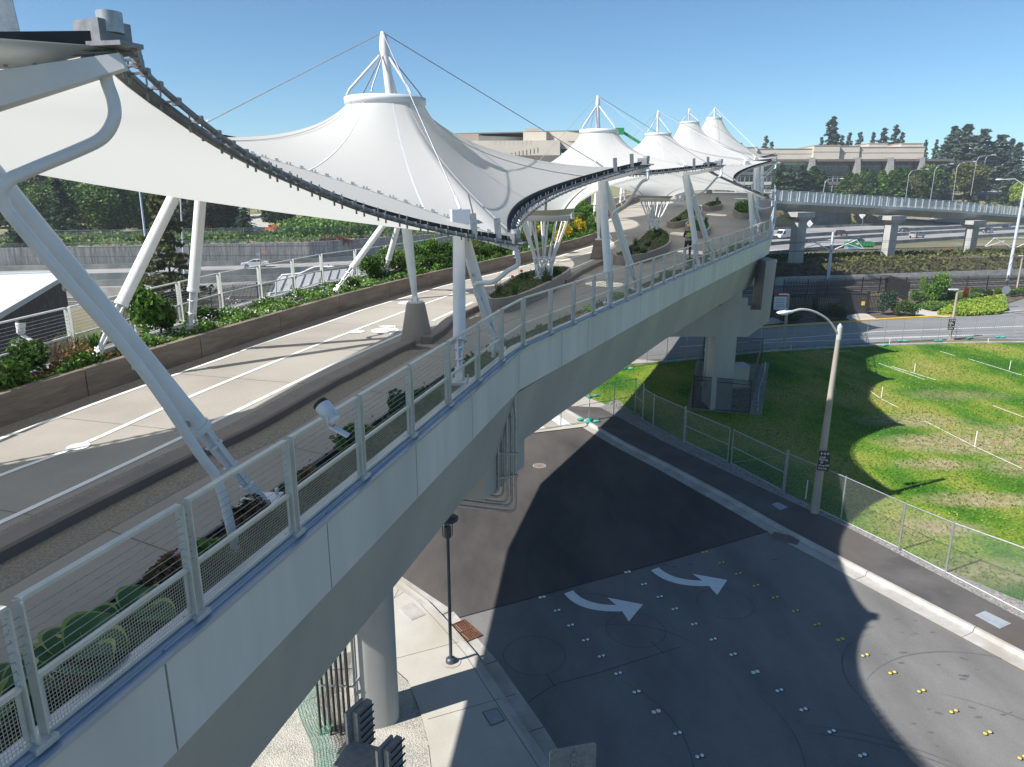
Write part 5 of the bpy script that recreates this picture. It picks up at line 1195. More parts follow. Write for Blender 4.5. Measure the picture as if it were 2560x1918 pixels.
def trunk_mesh(r0=.02, h=.9, limbs=7, seed=0, lr=.2):
    r_ = random.Random(seed); m = MB(); m.tube([(0, 0, -.02), (.004, 0, h * .3), (-.005, .004, h * .65), (0, 0, h)], [r0, r0 * .75, r0 * .45, r0 * .12], 7)
    for i in range(limbs):
        z = h * (.28 + .6 * i / limbs); a = r_.random() * 6.28; l = lr * (1.1 - .6 * i / limbs); m.tube([(0, 0, z), (l * .5 * math.cos(a), l * .5 * math.sin(a), z + l * .3), (l * math.cos(a), l * math.sin(a), z + l * .45)], [r0 * .4, r0 * .25, r0 * .08], 5)
    me = bpy.data.meshes.new('trunk'); me.from_pydata(m.v, [], m.f); me.update(); me.materials.append(M_bark); return me
T_con = trunk_mesh(.014, .97, 4, 1, .1); T_rnd = trunk_mesh(.022, .78, 9, 2, .26); T_col = trunk_mesh(.014, .8, 4, 3, .06)
CM = [conifer_mesh(n=4200, seed=k, spread=s, size=.026) for k, s in ((1, .25), (2, .3), (3, .2))]; CMs = [conifer_mesh(n=2200, seed=k, spread=s, size=.034, layers=18) for k, s in ((5, .17), (6, .21))]
RM = [round_mesh(seed=k) for k in (11, 12)]; RL = round_mesh(n=9000, blobs=52, rx=.44, rz=.50, zc=.48, seed=15, size=.04); KM = [column_mesh(seed=k) for k in (21, 22)]
def crownmesh(me, mat):
    key = (me.name, mat.name)
    if key not in CMC: c = me.copy(); c.materials.clear(); c.materials.append(mat); CMC[key] = c
    return CMC[key]
CMC = {}
def tree(name, crown, trunk, mat, loc, h, label, cat='tree', group=None, wid=1.0, rz=None):
    t = thing(name, loc, label, cat, group)
    for me, nm in ((crownmesh(crown, mat), 'crown'), (trunk, 'trunk')):
        o = bpy.data.objects.new(nm, me); C.objects.link(o); o.parent = t; ORG[o] = Vector(loc)
    t.scale = (h * wid, h * wid, h); t.rotation_euler = (0, 0, rz if rz is not None else random.random() * 6.28); return t
def tpx(px, ytop, Y, kind, label, wid=1.0, zb=None, group=None, mat=None):
    q = PY(px, ytop, Y); b = hill(q.x, Y) if zb is None else zb; h = q.z - b + .1
    nm, cr, tk, mt = {'fir': ('fir_tree', CM[int(px) % 3], T_con, M_leafdark), 'sfir': ('fir_tree', CMs[int(px) % 2], T_con, M_leafdark), 'bfir': ('spruce_tree', CM[1], T_con, M_leafblue), 'round': ('broadleaf_tree', RM[int(px) % 2], T_rnd, M_leafmid),
                      'big': ('broadleaf_tree', RL, T_rnd, M_leafmid), 'col': ('columnar_tree', KM[int(px) % 2], T_col, M_leafmid)}[kind]
    return tree(nm, cr, tk, mat or mt, (q.x, Y, b - .1), h, label, 'tree', group, wid)
z2 = lambda x, y: (1840 + x * .326, 280 + y * .326)
ordn = ['first', 'second', 'third', 'fourth', 'fifth', 'sixth', 'seventh', 'eighth', 'ninth', 'tenth', 'eleventh', 'twelfth', 'thirteenth', 'fourteenth', 'fifteenth', 'sixteenth', 'seventeenth', 'eighteenth', 'nineteenth', 'twentieth', 'twenty first', 'twenty second', 'twenty third', 'twenty fourth']
# skyline firs behind the right building
for i, (x, y, w) in enumerate([(235, 180, 1), (275, 225, 1), (660, 190, 1), (750, 35, 1.35), (820, 175, .9), (875, 155, 1), (960, 150, 1.1), (1060, 150, .8), (1145, 118, 1.2), (1235, 95, 1.1), (1282, 150, .9), (1462, 208, .8), (1545, 208, .9), (40, 235, .8)]):
    q = z2(x, y); tpx(q[0], q[1], 390 + (i % 3) * 12, 'sfir' if i != 3 else 'fir', ordn[i] + ' dark skyline fir ' + ('from the left ' if i < 13 else 'at the far left ') + 'behind the office block', 1.1 * w, zb=20, group='skyline firs behind the office block', mat=M_leafhazed)
for i, (x, y, w) in enumerate([(1600, 250, 1), (1690, 108, 1.15), (1785, 95, 1.25), (1915, 128, 1.1), (2045, 172, 1.35), (2125, 205, 1), (2180, 235, 1.2), (1650, 190, 1), (1850, 190, 1), (1975, 230, 1)]):
    q = z2(x, y); tpx(q[0], q[1], 350 + (i % 3) * 9, 'fir', ordn[i] + ' tall blue green fir of the grove right of the office block', 1.5 * w, zb=14, group='tall firs right of the office block', mat=M_leafhazed)
for i, (x, y) in enumerate([(840, 490), (880, 465), (925, 475), (975, 455), (1040, 445), (1075, 480), (1130, 450), (1200, 452), (1255, 430), (1310, 435), (1400, 450), (1450, 430)]):
    q = z2(x, y); tpx(q[0], q[1], 286 + (i % 2) * 4, 'col', ordn[i] + ' bright green columnar conifer of the row below the office block', 2.0, zb=8, group='row of columnar conifers below the office block', mat=(M_leaf, M_leafmid, M_leafmid)[i % 3])
for (x, y, Y, k, lab, w, mt) in [(355, 395, 276, 'bfir', 'dark spruce just right of the canopy end, leftmost of the clump', 1.9, M_leafdark), (430, 420, 282, 'fir', 'dark fir second in the clump beside the canopy end', 1.8, M_leafdark), (515, 405, 278, 'bfir', 'blue green spruce in the clump below the left part of the office block', 1.9, M_leafblue), (600, 420, 283, 'col', 'bright green conifer right of the blue spruce', 2.4, M_leafmid), (670, 450, 280, 'fir', 'dark fir at the right end of the clump by the office block', 1.8, M_leafdark),
        (1500, 400, 292, 'round', 'round green tree at the right corner of the office block', 1.0, M_leafmid), (1380, 480, 284, 'round', 'olive broadleaf tree at the right end of the columnar row', 1.0, M_leafolive), (1620, 430, 300, 'fir', 'bluish pine left of the yellow green round trees', 1.3, M_leafblue), (1790, 385, 306, 'round', 'yellow green round tree below the tall firs', 1.3, M_leafolive), (1850, 400, 312, 'round', 'olive round tree behind the tallest street lamp', 1.1, M_leafolive),
        (1840, 640, 322, 'col', 'small yellow green conifer beyond the approach bridge', 2.0, M_leafmid), (1800, 615, 326, 'sfir', 'small dark pine beyond the approach bridge', 1.6, M_leafdark), (1950, 610, 330, 'sfir', 'small pine left of the large dark pine', 1.5, M_leafdark), (2090, 490, 334, 'bfir', 'large dark pine at the right beyond the approach bridge', 1.55, M_leafdark), (2180, 520, 330, 'round', 'yellow green broadleaf tree at the right edge', .8, M_leaflime), (900, 560, 284, 'round', 'low brownish bush tree left end of the columnar row', 1.6, M_leafolive), (1470, 590, 290, 'round', 'low dark bush below the street lamps', 1.6, M_leafbrown)]:
    q = z2(x, y); tpx(q[0], q[1], Y, k, lab, w, zb=4 if Y > 315 else 8, mat=mt)
# left side beyond the freeway wall
for (x, y, Y, k, lab, w, mt) in [(30, 480, 128, 'fir', 'dark fir at the left edge on top of the freeway wall', 1.3, M_leafdark), (95, 455, 150, 'big', 'pale green broadleaf tree behind the left fir', 1.0, M_leafmid), (140, 440, 142, 'fir', 'dark spreading fir left of the large deciduous tree', 1.6, M_leafdark), (255, 420, 146, 'big', 'large light green deciduous tree above the freeway wall', 1.15, M_leafmid),
        (330, 440, 158, 'big', 'olive deciduous tree behind the slanted left legs', 1.0, M_leafolive), (470, 425, 152, 'big', 'broad olive tree with spreading crown right of the vertical legs', 1.35, M_leafolive), (609, 512, 146, 'fir', 'small dense dark conifer on the dry bank above the freeway wall', 1.75, M_leafdark), (675, 470, 178, 'col', 'dark cypress left one beside the campus road', 2.0, M_leafdark), (712, 480, 180, 'col', 'dark cypress right one beside the campus road', 1.8, M_leafdark), (770, 490, 176, 'big', 'dark broadleaf tree behind the shrubs', 1.0, M_leafdark),
        (576, 478, 215, 'round', 'small orange tree at the end of the campus road', 1.2, M_leaforange), (640, 476, 205, 'round', 'orange leaved tree by the red banner', 1.0, M_leaforange), (905, 520, 156, 'round', 'small yellow leaved tree behind the slim legs', 1.0, M_leafyel), (815, 556, 150, 'sfir', 'little green fir on the bank left of the slim legs', 1.8, M_leafmid), (897, 560, 149, 'sfir', 'little dark fir on the bank below the yellow tree', 1.8, M_leafdark), (990, 540, 152, 'fir', 'dark fir behind the slim left legs', 1.7, M_leafdark)]:
    tpx(x, y, Y, k, lab, w, mat=mt)
for i in range(16):
    x = -30 + i * 39; tpx(x, 452 - (i % 4) * 12, 158 + (i % 5) * 7, ('big', 'round', 'big', 'fir')[i % 4], ordn[i % 14] + (' tree' if i < 14 else ' further tree') + ' from the left in the green belt above the freeway bank', (1.1, 1.4, 1.2, 1.6)[i % 4], group='green belt above the freeway bank', mat=(M_leafmid, M_leaf, M_leafolive, M_leafdark, M_leafmid)[i % 5])
for i in range(26):
    x = -40 + i * 45; tpx(x, 446 - (i % 5) * 7, 232 + (i % 4) * 8, ['fir', 'big', 'fir', 'round'][i % 4], 'dark tree of the wood behind the campus, %s' % (ordn[i % 14] + (' from the left' if i < 14 else ' of the right half')), 1.3, group='wood behind the campus', mat=M_leafdark)
# lone scraggly conifer beside the station
tr = tree('pine_tree', conifer_mesh(n=5200, bare=.12, spread=.25, droop=.05, size=.022, seed=44, layers=20), trunk_mesh(.011, .99, 14, 6, .2), M_leafolive, (-36.4, 76, -.1), 15.5, 'sparse olive green pine standing by the tracks behind the left legs')
dead = thing('bare_tree', (-33.3, 74, 0), 'thin bare trunk with dead twigs beside the sparse pine', 'tree'); m = MB(); random.seed(5)
m.tube([(-33.3, 74, -.1), (-33.1, 74, 4), (-33.2, 74, 8.6)], [.11, .08, .02], 6)
for i in range(26):
    z = 1.5 + i * .26; a = random.random() * 6.28; l = random.uniform(.6, 1.5); m.tube([(-33.2, 74, z), (-33.2 + l * .6 * math.cos(a), 74 + l * .6 * math.sin(a), z + .15), (-33.2 + l * math.cos(a), 74 + l * math.sin(a), z + .05)], [.03, .02, .008], 4)
m.build('trunk', M_bark, dead)
# shrub prototypes
def shrub_mesh(n, size, seed, flat=1.0, spread=.5, up=0): 
    r_ = np.random.default_rng(seed); P_ = []
    for b in range(9):
        a = r_.random() * 6.28; rr = r_.random() ** .5 * .28; P_.append(blob_pts(n // 9, (math.cos(a) * rr, math.sin(a) * rr, .42 + .2 * r_.random()), (.22, .22, .34 * flat), .35))
    p = np.concatenate(P_); p[:, 2] = np.abs(p[:, 2]); return leafcloud(p, size, 1.2, up, 'shrub')
SH = [shrub_mesh(1300, .085, k) for k in (31, 32, 33)]; SHs = [shrub_mesh(2600, .05, k) for k in (35, 36)]
def tuft_mesh(n=70, seed=1):
    r_ = np.random.default_rng(seed); vs = []; fs = []
    for i in range(n):
        a = r_.random() * 6.28; l = .3 + .5 * r_.random(); h = .6 + .5 * r_.random(); w = .012; bx, by = .08 * r_.normal(), .08 * r_.normal(); k = len(vs); s = (-math.sin(a) * w, math.cos(a) * w)
        vs += [(bx - s[0], by - s[1], 0), (bx + s[0], by + s[1], 0), (bx + l * .35 * math.cos(a) + s[0], by + l * .35 * math.sin(a) + s[1], h * .75), (bx + l * .35 * math.cos(a) - s[0], by + l * .35 * math.sin(a) - s[1], h * .75), (bx + l * .8 * math.cos(a), by + l * .8 * math.sin(a), h)]
        fs += [(k, k + 1, k + 2, k + 3), (k + 3, k + 2, k + 4)]
    me = bpy.data.meshes.new('tuft'); me.from_pydata(vs, [], fs); me.update(); at = me.attributes.new('rnd', 'FLOAT', 'FACE'); at.data.foreach_set('value', r_.random(len(fs))); return me
TU = [tuft_mesh(seed=k) for k in (1, 2)]
def plant(name, me, mat, loc, r, h, label=None, cat='plant', group=None):
    o = bpy.data.objects.new(name, crownmesh(me, mat)); C.objects.link(o); o.location = loc; o.scale = (2 * r, 2 * r, h / .9); o.rotation_euler = (0, 0, random.random() * 6.28); ORG[o] = Vector(loc); return tag(o, label, cat, group)
# bank planting beyond the freeway
pts = []
for i in range(9000):
    x = random.uniform(-100, 20); y = wy(x) + random.uniform(3, 16); pts.append((x, y, hill(x, y) + random.random() * .7))
go = addmesh('bank_scrub', leafcloud(np.array(pts), .55, 1.2), M_leafmid); tag(go, 'mixed green scrub along the bank above the freeway wall', 'scrub', kind='stuff')
pts = [(x, wy(x) + d, hill(x, wy(x) + d) + random.random() ** 2 * 2.6) for x, d in [(random.uniform(-48, -8), random.uniform(9, 24)) for i in range(12000)]]
go = addmesh('hedge_mass', leafcloud(np.array(pts), .5, 1.2), M_leaf); tag(go, 'mass of bright green shrubs beside the campus road', 'shrubs', kind='stuff')
pts = [(q.x + random.gauss(0, 1.6), q.y - .5 + random.gauss(0, .2), q.z + .3 + random.gauss(0, .45)) for q in [PY(random.uniform(800, 870), 605, 143) for i in range(500)]]
go = addmesh('creeper', leafcloud(np.array(pts), .35, 1), M_leafred); tag(go, 'dark red creeper hanging over the top of the ribbed wall', 'creeper', kind='stuff')
# campus road with vehicles and kerb
m = MB(); A_ = [PY(x, 500, Y) for x, Y in ((540, 150), (548, 170), (575, 200), (590, 225))]; B_ = [PY(x, 500, Y) for x, Y in ((625, 150), (622, 170), (618, 200), (620, 225))]
fz = lambda p: Vector((p.x, p.y, hill(p.x, p.y) + .12)); m.sheet([fz(p) for p in A_], [fz(p) for p in B_]); struct(m.build('campus_road', M_road2))
m = MB(); A_ = [PY(x, 500, Y) for x, Y in ((626, 150), (624, 170), (620, 200))]; B_ = [PY(x, 500, Y) for x, Y in ((690, 152), (668, 172), (650, 200))]; m.sheet([fz(p) + Vector((0, 0, .05)) for p in A_], [fz(p) + Vector((0, 0, .05)) for p in B_]); struct(m.build('campus_path', M_conc))
m = MB()
for Y in (158, 176): 
    for x in range(556, 615, 14): a = PY(x, 500, Y); a.z = hill(a.x, a.y) + .18; m.face([a, a + Vector((.7, 0, 0)), a + Vector((.7, 1.3, .02)), a + Vector((0, 1.3, .02))])
struct(m.build('road_line', M_line))
# ---------- fences ----------
def meshfence(pts, h, label, mat, post=M_galv, r=.035, name='chain_link_fence', group='chain link fences', posts=None, rails=(1.0,), z0=0.0, mid=False, cat='fence', step=3.0):
    t = thing(name, pts[0], label, cat, group); q = resample(pts, step) if posts is None else posts
    for p in q: MB().tube([p + Vector((0, 0, z0)), p + Vector((0, 0, h + .05))], r, 8).build('post', post, t)
    m = MB(); L = 0; rr = MB()
    for a, b in zip(q, q[1:]):
        l = (b - a).length; m.face([a + Vector((0, 0, z0 + .05)), b + Vector((0, 0, z0 + .05)), b + Vector((0, 0, h)), a + Vector((0, 0, h))], [(L, 0), (L + l, 0), (L + l, h), (L, h)]); L += l
        for f0 in rails: rr.tube([a + Vector((0, 0, h * f0)), b + Vector((0, 0, h * f0))], r * .6, 6, False)
    m.build('chain_link', mat, t); rr.build('rail', post, t); return t
FP = G([(1817, 1158), (1957, 1233), (2101, 1302), (2246, 1376), (2364, 1431), (2560, 1512), (2800, 1620)], .09)
meshfence([FP[1]] + FP[2:], 1.95, 'chain link fence running right from the gates along the lawn edge', M_chain, posts=FP[1:] if False else [FP[1], FP[2], FP[3], FP[4], FP[5], FP[6]])
FP0 = G([(1606, 1050), (1632, 1068), (1709, 1107)], .09); meshfence(FP0, 1.95, 'short chain link fence left of the gates', M_chain, posts=FP0)
def gate(a, b, label):
    t = thing('gate', a, label, 'gate', 'chain link gates by the lawn'); d = (b - a).normalized(); a2 = a + d * .08 + Vector((0, 0, .12)); b2 = b - d * .08 + Vector((0, 0, .12)); H = Vector((0, 0, 1.75)); m = MB()
    for p, q in ((a2, b2), (a2 + H, b2 + H), (a2, a2 + H), (b2, b2 + H), (a2 + H * .5, b2 + H * .5)): m.tube([p, q], .028, 7)
    m.tube([a2 + H, b2], .008, 4); m.build('frame', M_galv, t); m = MB(); l = (b2 - a2).length; m.face([a2, b2, b2 + H, a2 + H], [(0, 0), (l, 0), (l, 1.75), (0, 1.75)]); m.build('chain_link', M_chain, t)
    MB().tube([a + Vector((0, 0, -.05)), a + Vector((0, 0, 2.1))], .05, 10).build('post', M_galv, t)
g1 = P(1709, 1107, .09); g2 = P(1821, 1160, .09); g3 = P(1959, 1234, .09)
gate(g1, g2, 'left leaf of the chain link double gate at the lawn'); gate(g3, g2 + (g3 - g2).normalized() * .1, 'right leaf of the chain link double gate at the lawn')
zb1 = lambda x, y: (1000 + x * .2716, 880 + y * .2716)
tf = [P(1606, 1050, .05), P(*zb1(2160, 560), .05), P(*zb1(1965, 600), .05), P(*zb1(1740, 640), .05), P(*zb1(1480, 690), .05), P(*zb1(1180, 735), .05)]
meshfence(tf, 2.2, 'temporary wire fence panels across the plaza under the footbridge', M_chain, posts=tf, rails=(1.0, .5, .03), name='temporary_fence', group='temporary fences', r=.025)
tb = G([(1400, 985), (1500, 932), (1600, 915), (1700, 903), (1800, 892), (1903, 881), (2019, 868), (2100, 863), (2174, 859), (2240, 855), (2303, 853), (2365, 849), (2450, 846), (2541, 844), (2640, 848)], .06)
meshfence(tb, 2.1, 'long temporary wire fence between the lawn and the far road', M_chainfar, rails=(1.0, .35, .03), name='temporary_fence', group='temporary fences', r=.022, step=1.9)
M_teal = pmat('teal_sandbag', (0.05, 0.42, 0.33), (0.04, 0.33, 0.27), 7, .6)
def sandbag(p, rz, label):
    t = thing('sandbag', p, label, 'sandbag', 'teal sandbags weighting the temporary fences')
    for k, (dx, dy, a) in enumerate(((-.25, 0, .2), (.27, .04, -.15))):
        m = MB(); o = Vector(p) + Vector((dx * math.cos(rz), dx * math.sin(rz), .1)); rings = []
        for j in range(7):
            f = j / 6 - .5; w = .13 * (1 - (2 * f) ** 4 * .55); h = .08 * (1 - (2 * f) ** 4 * .6)
            rings.append([o + Vector((f * .42 * math.cos(rz + a) - w * math.cos(q) * math.sin(rz + a), f * .42 * math.sin(rz + a) + w * math.cos(q) * math.cos(rz + a), h * math.sin(q))) for q in [2 * math.pi * i / 10 for i in range(10)]])
        m.faces([p_ for r_ in rings for p_ in r_], [(j * 10 + i, j * 10 + (i + 1) % 10, (j + 1) * 10 + (i + 1) % 10, (j + 1) * 10 + i) for j in range(6) for i in range(10)] + [tuple(range(10)), tuple(range(60, 70))], True); m.build('bag', M_teal, t)
for i, (x, y, lab) in enumerate([(*zb1(1700, 635), 'by the yellow pad'), (*zb1(1768, 655), 'at the kerb end'), (*zb1(1770, 420), 'on the plaza beyond the yellow pad'), (1568, 924, 'left of the pier pipe'), (1678, 907, 'leftmost at the lawn edge'), (1755, 897, 'left of the wide column'), (1855, 886, 'right of the wide column'), (1938, 876, 'behind the enclosure'), (2023, 871, 'in the shade of the lawn edge'), (2053, 869, 'beside another in the shaded part'), (2110, 864, 'left of the tall lamp'), (2212, 866, 'on the pale edging in the sun'), (2255, 855, 'second in the sunlit row'), (2345, 854, 'left of the small lamp'), (2424, 847, 'right of the small lamp'), (2500, 845, 'last in the row at right')]):
    sandbag(P(x, y, .06), .3 * (i % 3), 'teal sandbag pair ' + lab)
# enclosure round the wide pier
E4 = [Vector(p) for p in [(12.0, 38.2, .08), (16.3, 36.6, .08), (18.3, 44.8, .08), (12.4, 46.5, .08)]]; E4 = [P(*zz, .08) for zz in [(1730, 1020), (1872, 1035), (1902, 912), (1757, 905)]]
poly('gravel_pad', [(p.x * 1.0, p.y) for p in [E4[0] + Vector((-.4, -.4, 0)), E4[1] + Vector((.7, -.3, 0)), E4[2] + Vector((.8, .4, 0)), E4[3] + Vector((-.4, .4, 0))]], M_gravel2, .1)
meshfence(E4 + [E4[0]], 2.1, 'black chain link enclosure around the wide bridge column', M_chainblk, post=M_blackpaint, posts=E4 + [E4[0]], rails=(1.0, .88, .03), name='enclosure_fence', r=.03)
# utility cabinet and pipe inside
q = P(1500 + 1265 * .2716, 600 + 1345 * .2716, .1); t = thing('utility_cabinet', q, 'cream metal cabinet with a sloping top beside the wide column', 'cabinet')
M_cream = pmat('cream_metal', (0.55, 0.52, 0.42), (0.5, 0.47, 0.38), 2, .5)
m = MB().box(q + Vector((0, 0, .75)), (1.15, .9, 1.5), rz=.15); m.build('body', M_cream, t); MB().box(q + Vector((0, 0, 1.56)), (1.25, 1.0, .14), rz=.15, taper=.85).build('lid', M_galv, t); MB().box(q + Vector((-.25, -.47, .75)), (.5, .02, 1.3), rz=.15).box(q + Vector((.3, -.4, .75)), (.5, .02, 1.3), rz=.15).build('door', M_cream, t)
MB().box(q + Vector((0, 0, .02)), (1.5, 1.3, .1), rz=.15).build('plinth', M_conc, t)
a = P(1500 + 955 * .2716, 600 + 1490 * .2716, .1); t = thing('standpipe', a, 'tall grey pipe with flange and drum beside the wide column', 'pipe'); zt = 6.9
MB().tube([a, a + Vector((0, 0, zt))], .16, 12).build('pipe', M_pier, t); m = MB()
for z in (1.2, 3.4, 5.2): m.tube([a + Vector((0, 0, z)), a + Vector((0, 0, z + .12))], .2, 12)
m.build('coupling', M_galv, t); MB().tube([a + Vector((-.1, -.18, 1.25)), a + Vector((-.1, -.55, 1.25))], .2, 14).build('meter', M_galv, t); MB().box(a + Vector((0, 0, zt - .6)), (.9, .6, .08)).build('bracket', M_galv, t); MB().box(a + Vector((0, 0, zt + .1)), (.5, .5, .5)).build('joint', M_black, t)
# railway strip: low wall, black fences
lw = smoothline([Vector(p) for p in [(-60, 92, 0), (-10, 96, 0), (20, 100, 0), (38.6, 104, 0), (60, 109, 0), (84, 115.5, 0), (140, 131, 0)]], 3)
wallthing(lw, [1.25] * len(lw), 'low grey split faced wall behind the railway at right', M_kerb, th=.3, group='railway walls')
lwa = [p for p in lw if p.x > 14]; m = MB(); up1 = offl(lwa, -.3, 1.1); up2 = offl(lwa, -17, 1.9); m.sheet(up1, up2); o = m.build('mulch_bed', M_brownmulch); struct(o)
m = MB(); up3 = [Vector((p.x, p.y, .06)) for p in offl(lwa, -34, 0)]; m.sheet(up2, up3); struct(m.build('verge', M_turf))
poly('yard', [(-110, 48), (-100, 84), (-60, 91), (-10, 95), (14, 98.5), (14, 128), (-30, 104), (-89, 90), (-160, 76), (-160, 40)], M_fwy, .035)
tb2 = offl(lw, 9, .02); m = MB(); m.sheet([Vector((p.x, p.y, .02)) for p in lw], tb2); struct(m.build('track_bed', M_gravel2))
rl = thing('railway_track', lw[9], 'two pairs of steel rails on the ballast behind the black fence', 'railway track')
for o_ in (1.8, 3.3, 5.6, 7.1): MB().sweep(offl(lw, o_, .04), [(-.04, 0), (-.04, .15), (.04, .15), (.04, 0)]).build('rail', M_iron, rl)
lwv = [p for p in lw if p.x > 15]
meshfence(offl([p for p in lw if 22 < p.x], -.15, 0), 3.2, 'black chain link fence on top of the low railway wall', M_chainblk, post=M_blackpaint, z0=1.2, group='black chain link fences', r=.045, step=3.6, rails=(1.0, .4))
meshfence([Vector((p.x, p.y, 0)) for p in offl([p for p in lw if 22 < p.x], -26, 0)], 2.6, 'black wire fence along the freeway verge', M_chainblk, post=M_blackpaint, z0=.3, group='black chain link fences', r=.045, step=4.2, rails=(1.0,))
def palisade(pts, h, label, step=.19, curve=True):
    t = thing('palisade_fence', pts[0], label, 'fence', 'black palisade fences'); q = resample(pts, step); m = MB()
    for p in q:
        m.box(p + Vector((0, 0, h * .46)), (.085, .04, h * .92)); m.beam(p + Vector((0, 0, h * .9)), p + Vector((0, -.14, h * 1.06)), .05, .03, up=(1, 0, 0))
    m.build('pales', M_blackpaint, t)
    for z in (.18, .8):
        m = MB()
        for a, b in zip(pts, pts[1:]): m.beam(a + Vector((0, .03, h * z)), b + Vector((0, .03, h * z)), .05, .07)
        m.build('rail', M_blackpaint, t)
    for p in resample(pts, 3.2): MB().box(p + Vector((0, 0, h * .5)), (.1, .1, h * 1.02)).build('post', M_blackpaint, t)
z7 = lambda x, y: (1900 + x * .2984, 640 + y * .2984)
pf = [P(*z7(1040, 300)), P(*z7(1500, 290)), P(*z7(2212, 275)), P(*z7(2700, 262))]; palisade(pf, 1.9, 'long black palisade fence in front of the railway at right')
palisade([P(*z7(190, 345)), P(*z7(460, 350)), P(*z7(720, 330)), P(*z7(1060, 310)), P(*z7(1230, 380))], 2.3, 'curved black palisade fence behind the gate, densest part')
palisade([P(*z7(100, 470)), P(*z7(240, 475)), P(*z7(450, 470)), P(*z7(640, 480))], 2.2, 'black palisade fence behind the notice board')
palisade([P(*z7(900, 470)), P(*z7(1010, 465))], 2.2, 'short black palisade fence right of the solid gate'); palisade([P(1905, 800), P(1930, 770)], 4.6, 'tall black palisade panel at the end of the bridge column')
palisade([P(300, 830), P(420, 800), P(560, 772), P(720, 748), P(860, 730)], 2.6, 'black palisade fence behind the left guard rail')
t = thing('solid_gate', P(*z7(690, 485)), 'solid black sliding gate with a small yellow sign', 'gate'); a, b = P(*z7(650, 480)), P(*z7(880, 490)); m = MB(); m.beam(a + Vector((0, 0, 1.15)), b + Vector((0, 0, 1.15)), .08, 2.3); m.build('panel', M_blackpaint, t)
m = MB(); m.beam(a + Vector((0, -.05, 2.35)), b + Vector((0, -.05, 2.35)), .14, .12); m.box(b + Vector((.1, 0, 1.3)), (.2, .2, 2.7)); m.build('frame', M_blackpaint, t); c = a.lerp(b, .87); MB().box(c + Vector((0, -.08, 1.25)), (.38, .03, .45)).build('sign', M_yellow, t); MB().box(c + Vector((0, -.08, 1.75)), (.3, .03, .3)).build('lock_box', M_dark, t)
# far side bank fence on the freeway wall
meshfence([Vector((p.x, p.y + 9.5, hill(p.x, p.y + 9.5) - .1)) for p in [Vector((x, wy(x), 0)) for x in range(-110, 12, 12)]], 1.9, 'grey chain link fence on the dry bank above the freeway', M_chainfar, group='bank fences', r=.05, step=6, cat='fence')
meshfence([Vector((p.x, p.y + 1.2, hill(p.x, p.y + 1.2) - .1)) for p in [Vector((x, wy(x), 0)) for x in range(-110, 12, 12)]], 1.1, 'low post and wire fence along the top of the ribbed wall', M_chainfar, group='bank fences', r=.04, step=5, cat='fence')
# =================== PLANTING ON THE BRIDGE ===================
def planter_pts(n, y0, y1, f0, f1, zs, pw=1.0):
    out = []
    while len(out) < n:
        y = random.uniform(y0, y1); a = xat(LE, y) + .3; b = xat(WL, y) - .2; f = random.uniform(f0, f1); x = a + (b - a) * f
        if math.sin(x * 3.1 + y * 1.7) + math.sin(y * 4.3 - x * 2) < -1.15: continue
        out.append((x, y, zd(y) + .5 + random.random() ** 1.6 * zs * (.6 + .5 * math.sin(x * 2.3 + y * 2.9))))
    return np.array(out)
random.seed(11)
for (n, y0, y1, f0, f1, zs, sz, mat, lab) in ((11000, 15.5, 30, .2, 1.0, .24, .07, M_leaf, 'low bright green ground cover in the left planter'), (9000, 1, 15.5, .45, 1.0, .3, .06, M_leaf, 'patchy green ground cover at the near end of the left planter'), (5000, 2, 15, .15, .8, .45, .06, M_leafbrown, 'dry brown plants mixed into the near left planter'), (1500, 15.5, 30, .3, 1.0, .5, .04, M_flower, 'tiny white flowers over the left planter'), (15000, 28, 58, .5, 1.0, .3, .09, M_leaf, 'bright green ground cover along the far left planter wall'), (500, 15.5, 26, .9, 1.06, .25, .07, M_leafmid, 'trailing leaves over the brown planter wall')):
    pts = planter_pts(n, y0, y1, f0, f1, zs); tag(addmesh('ground_cover', leafcloud(pts, sz, 1.2), mat), lab, 'ground cover', kind='stuff')
def at_soil(px, py, y=None):
    q = PD(px, py, .5); return Vector((q.x, q.y, zd(q.y) + .45))
gp = 'shrubs and tufts in the left planter of the footbridge'
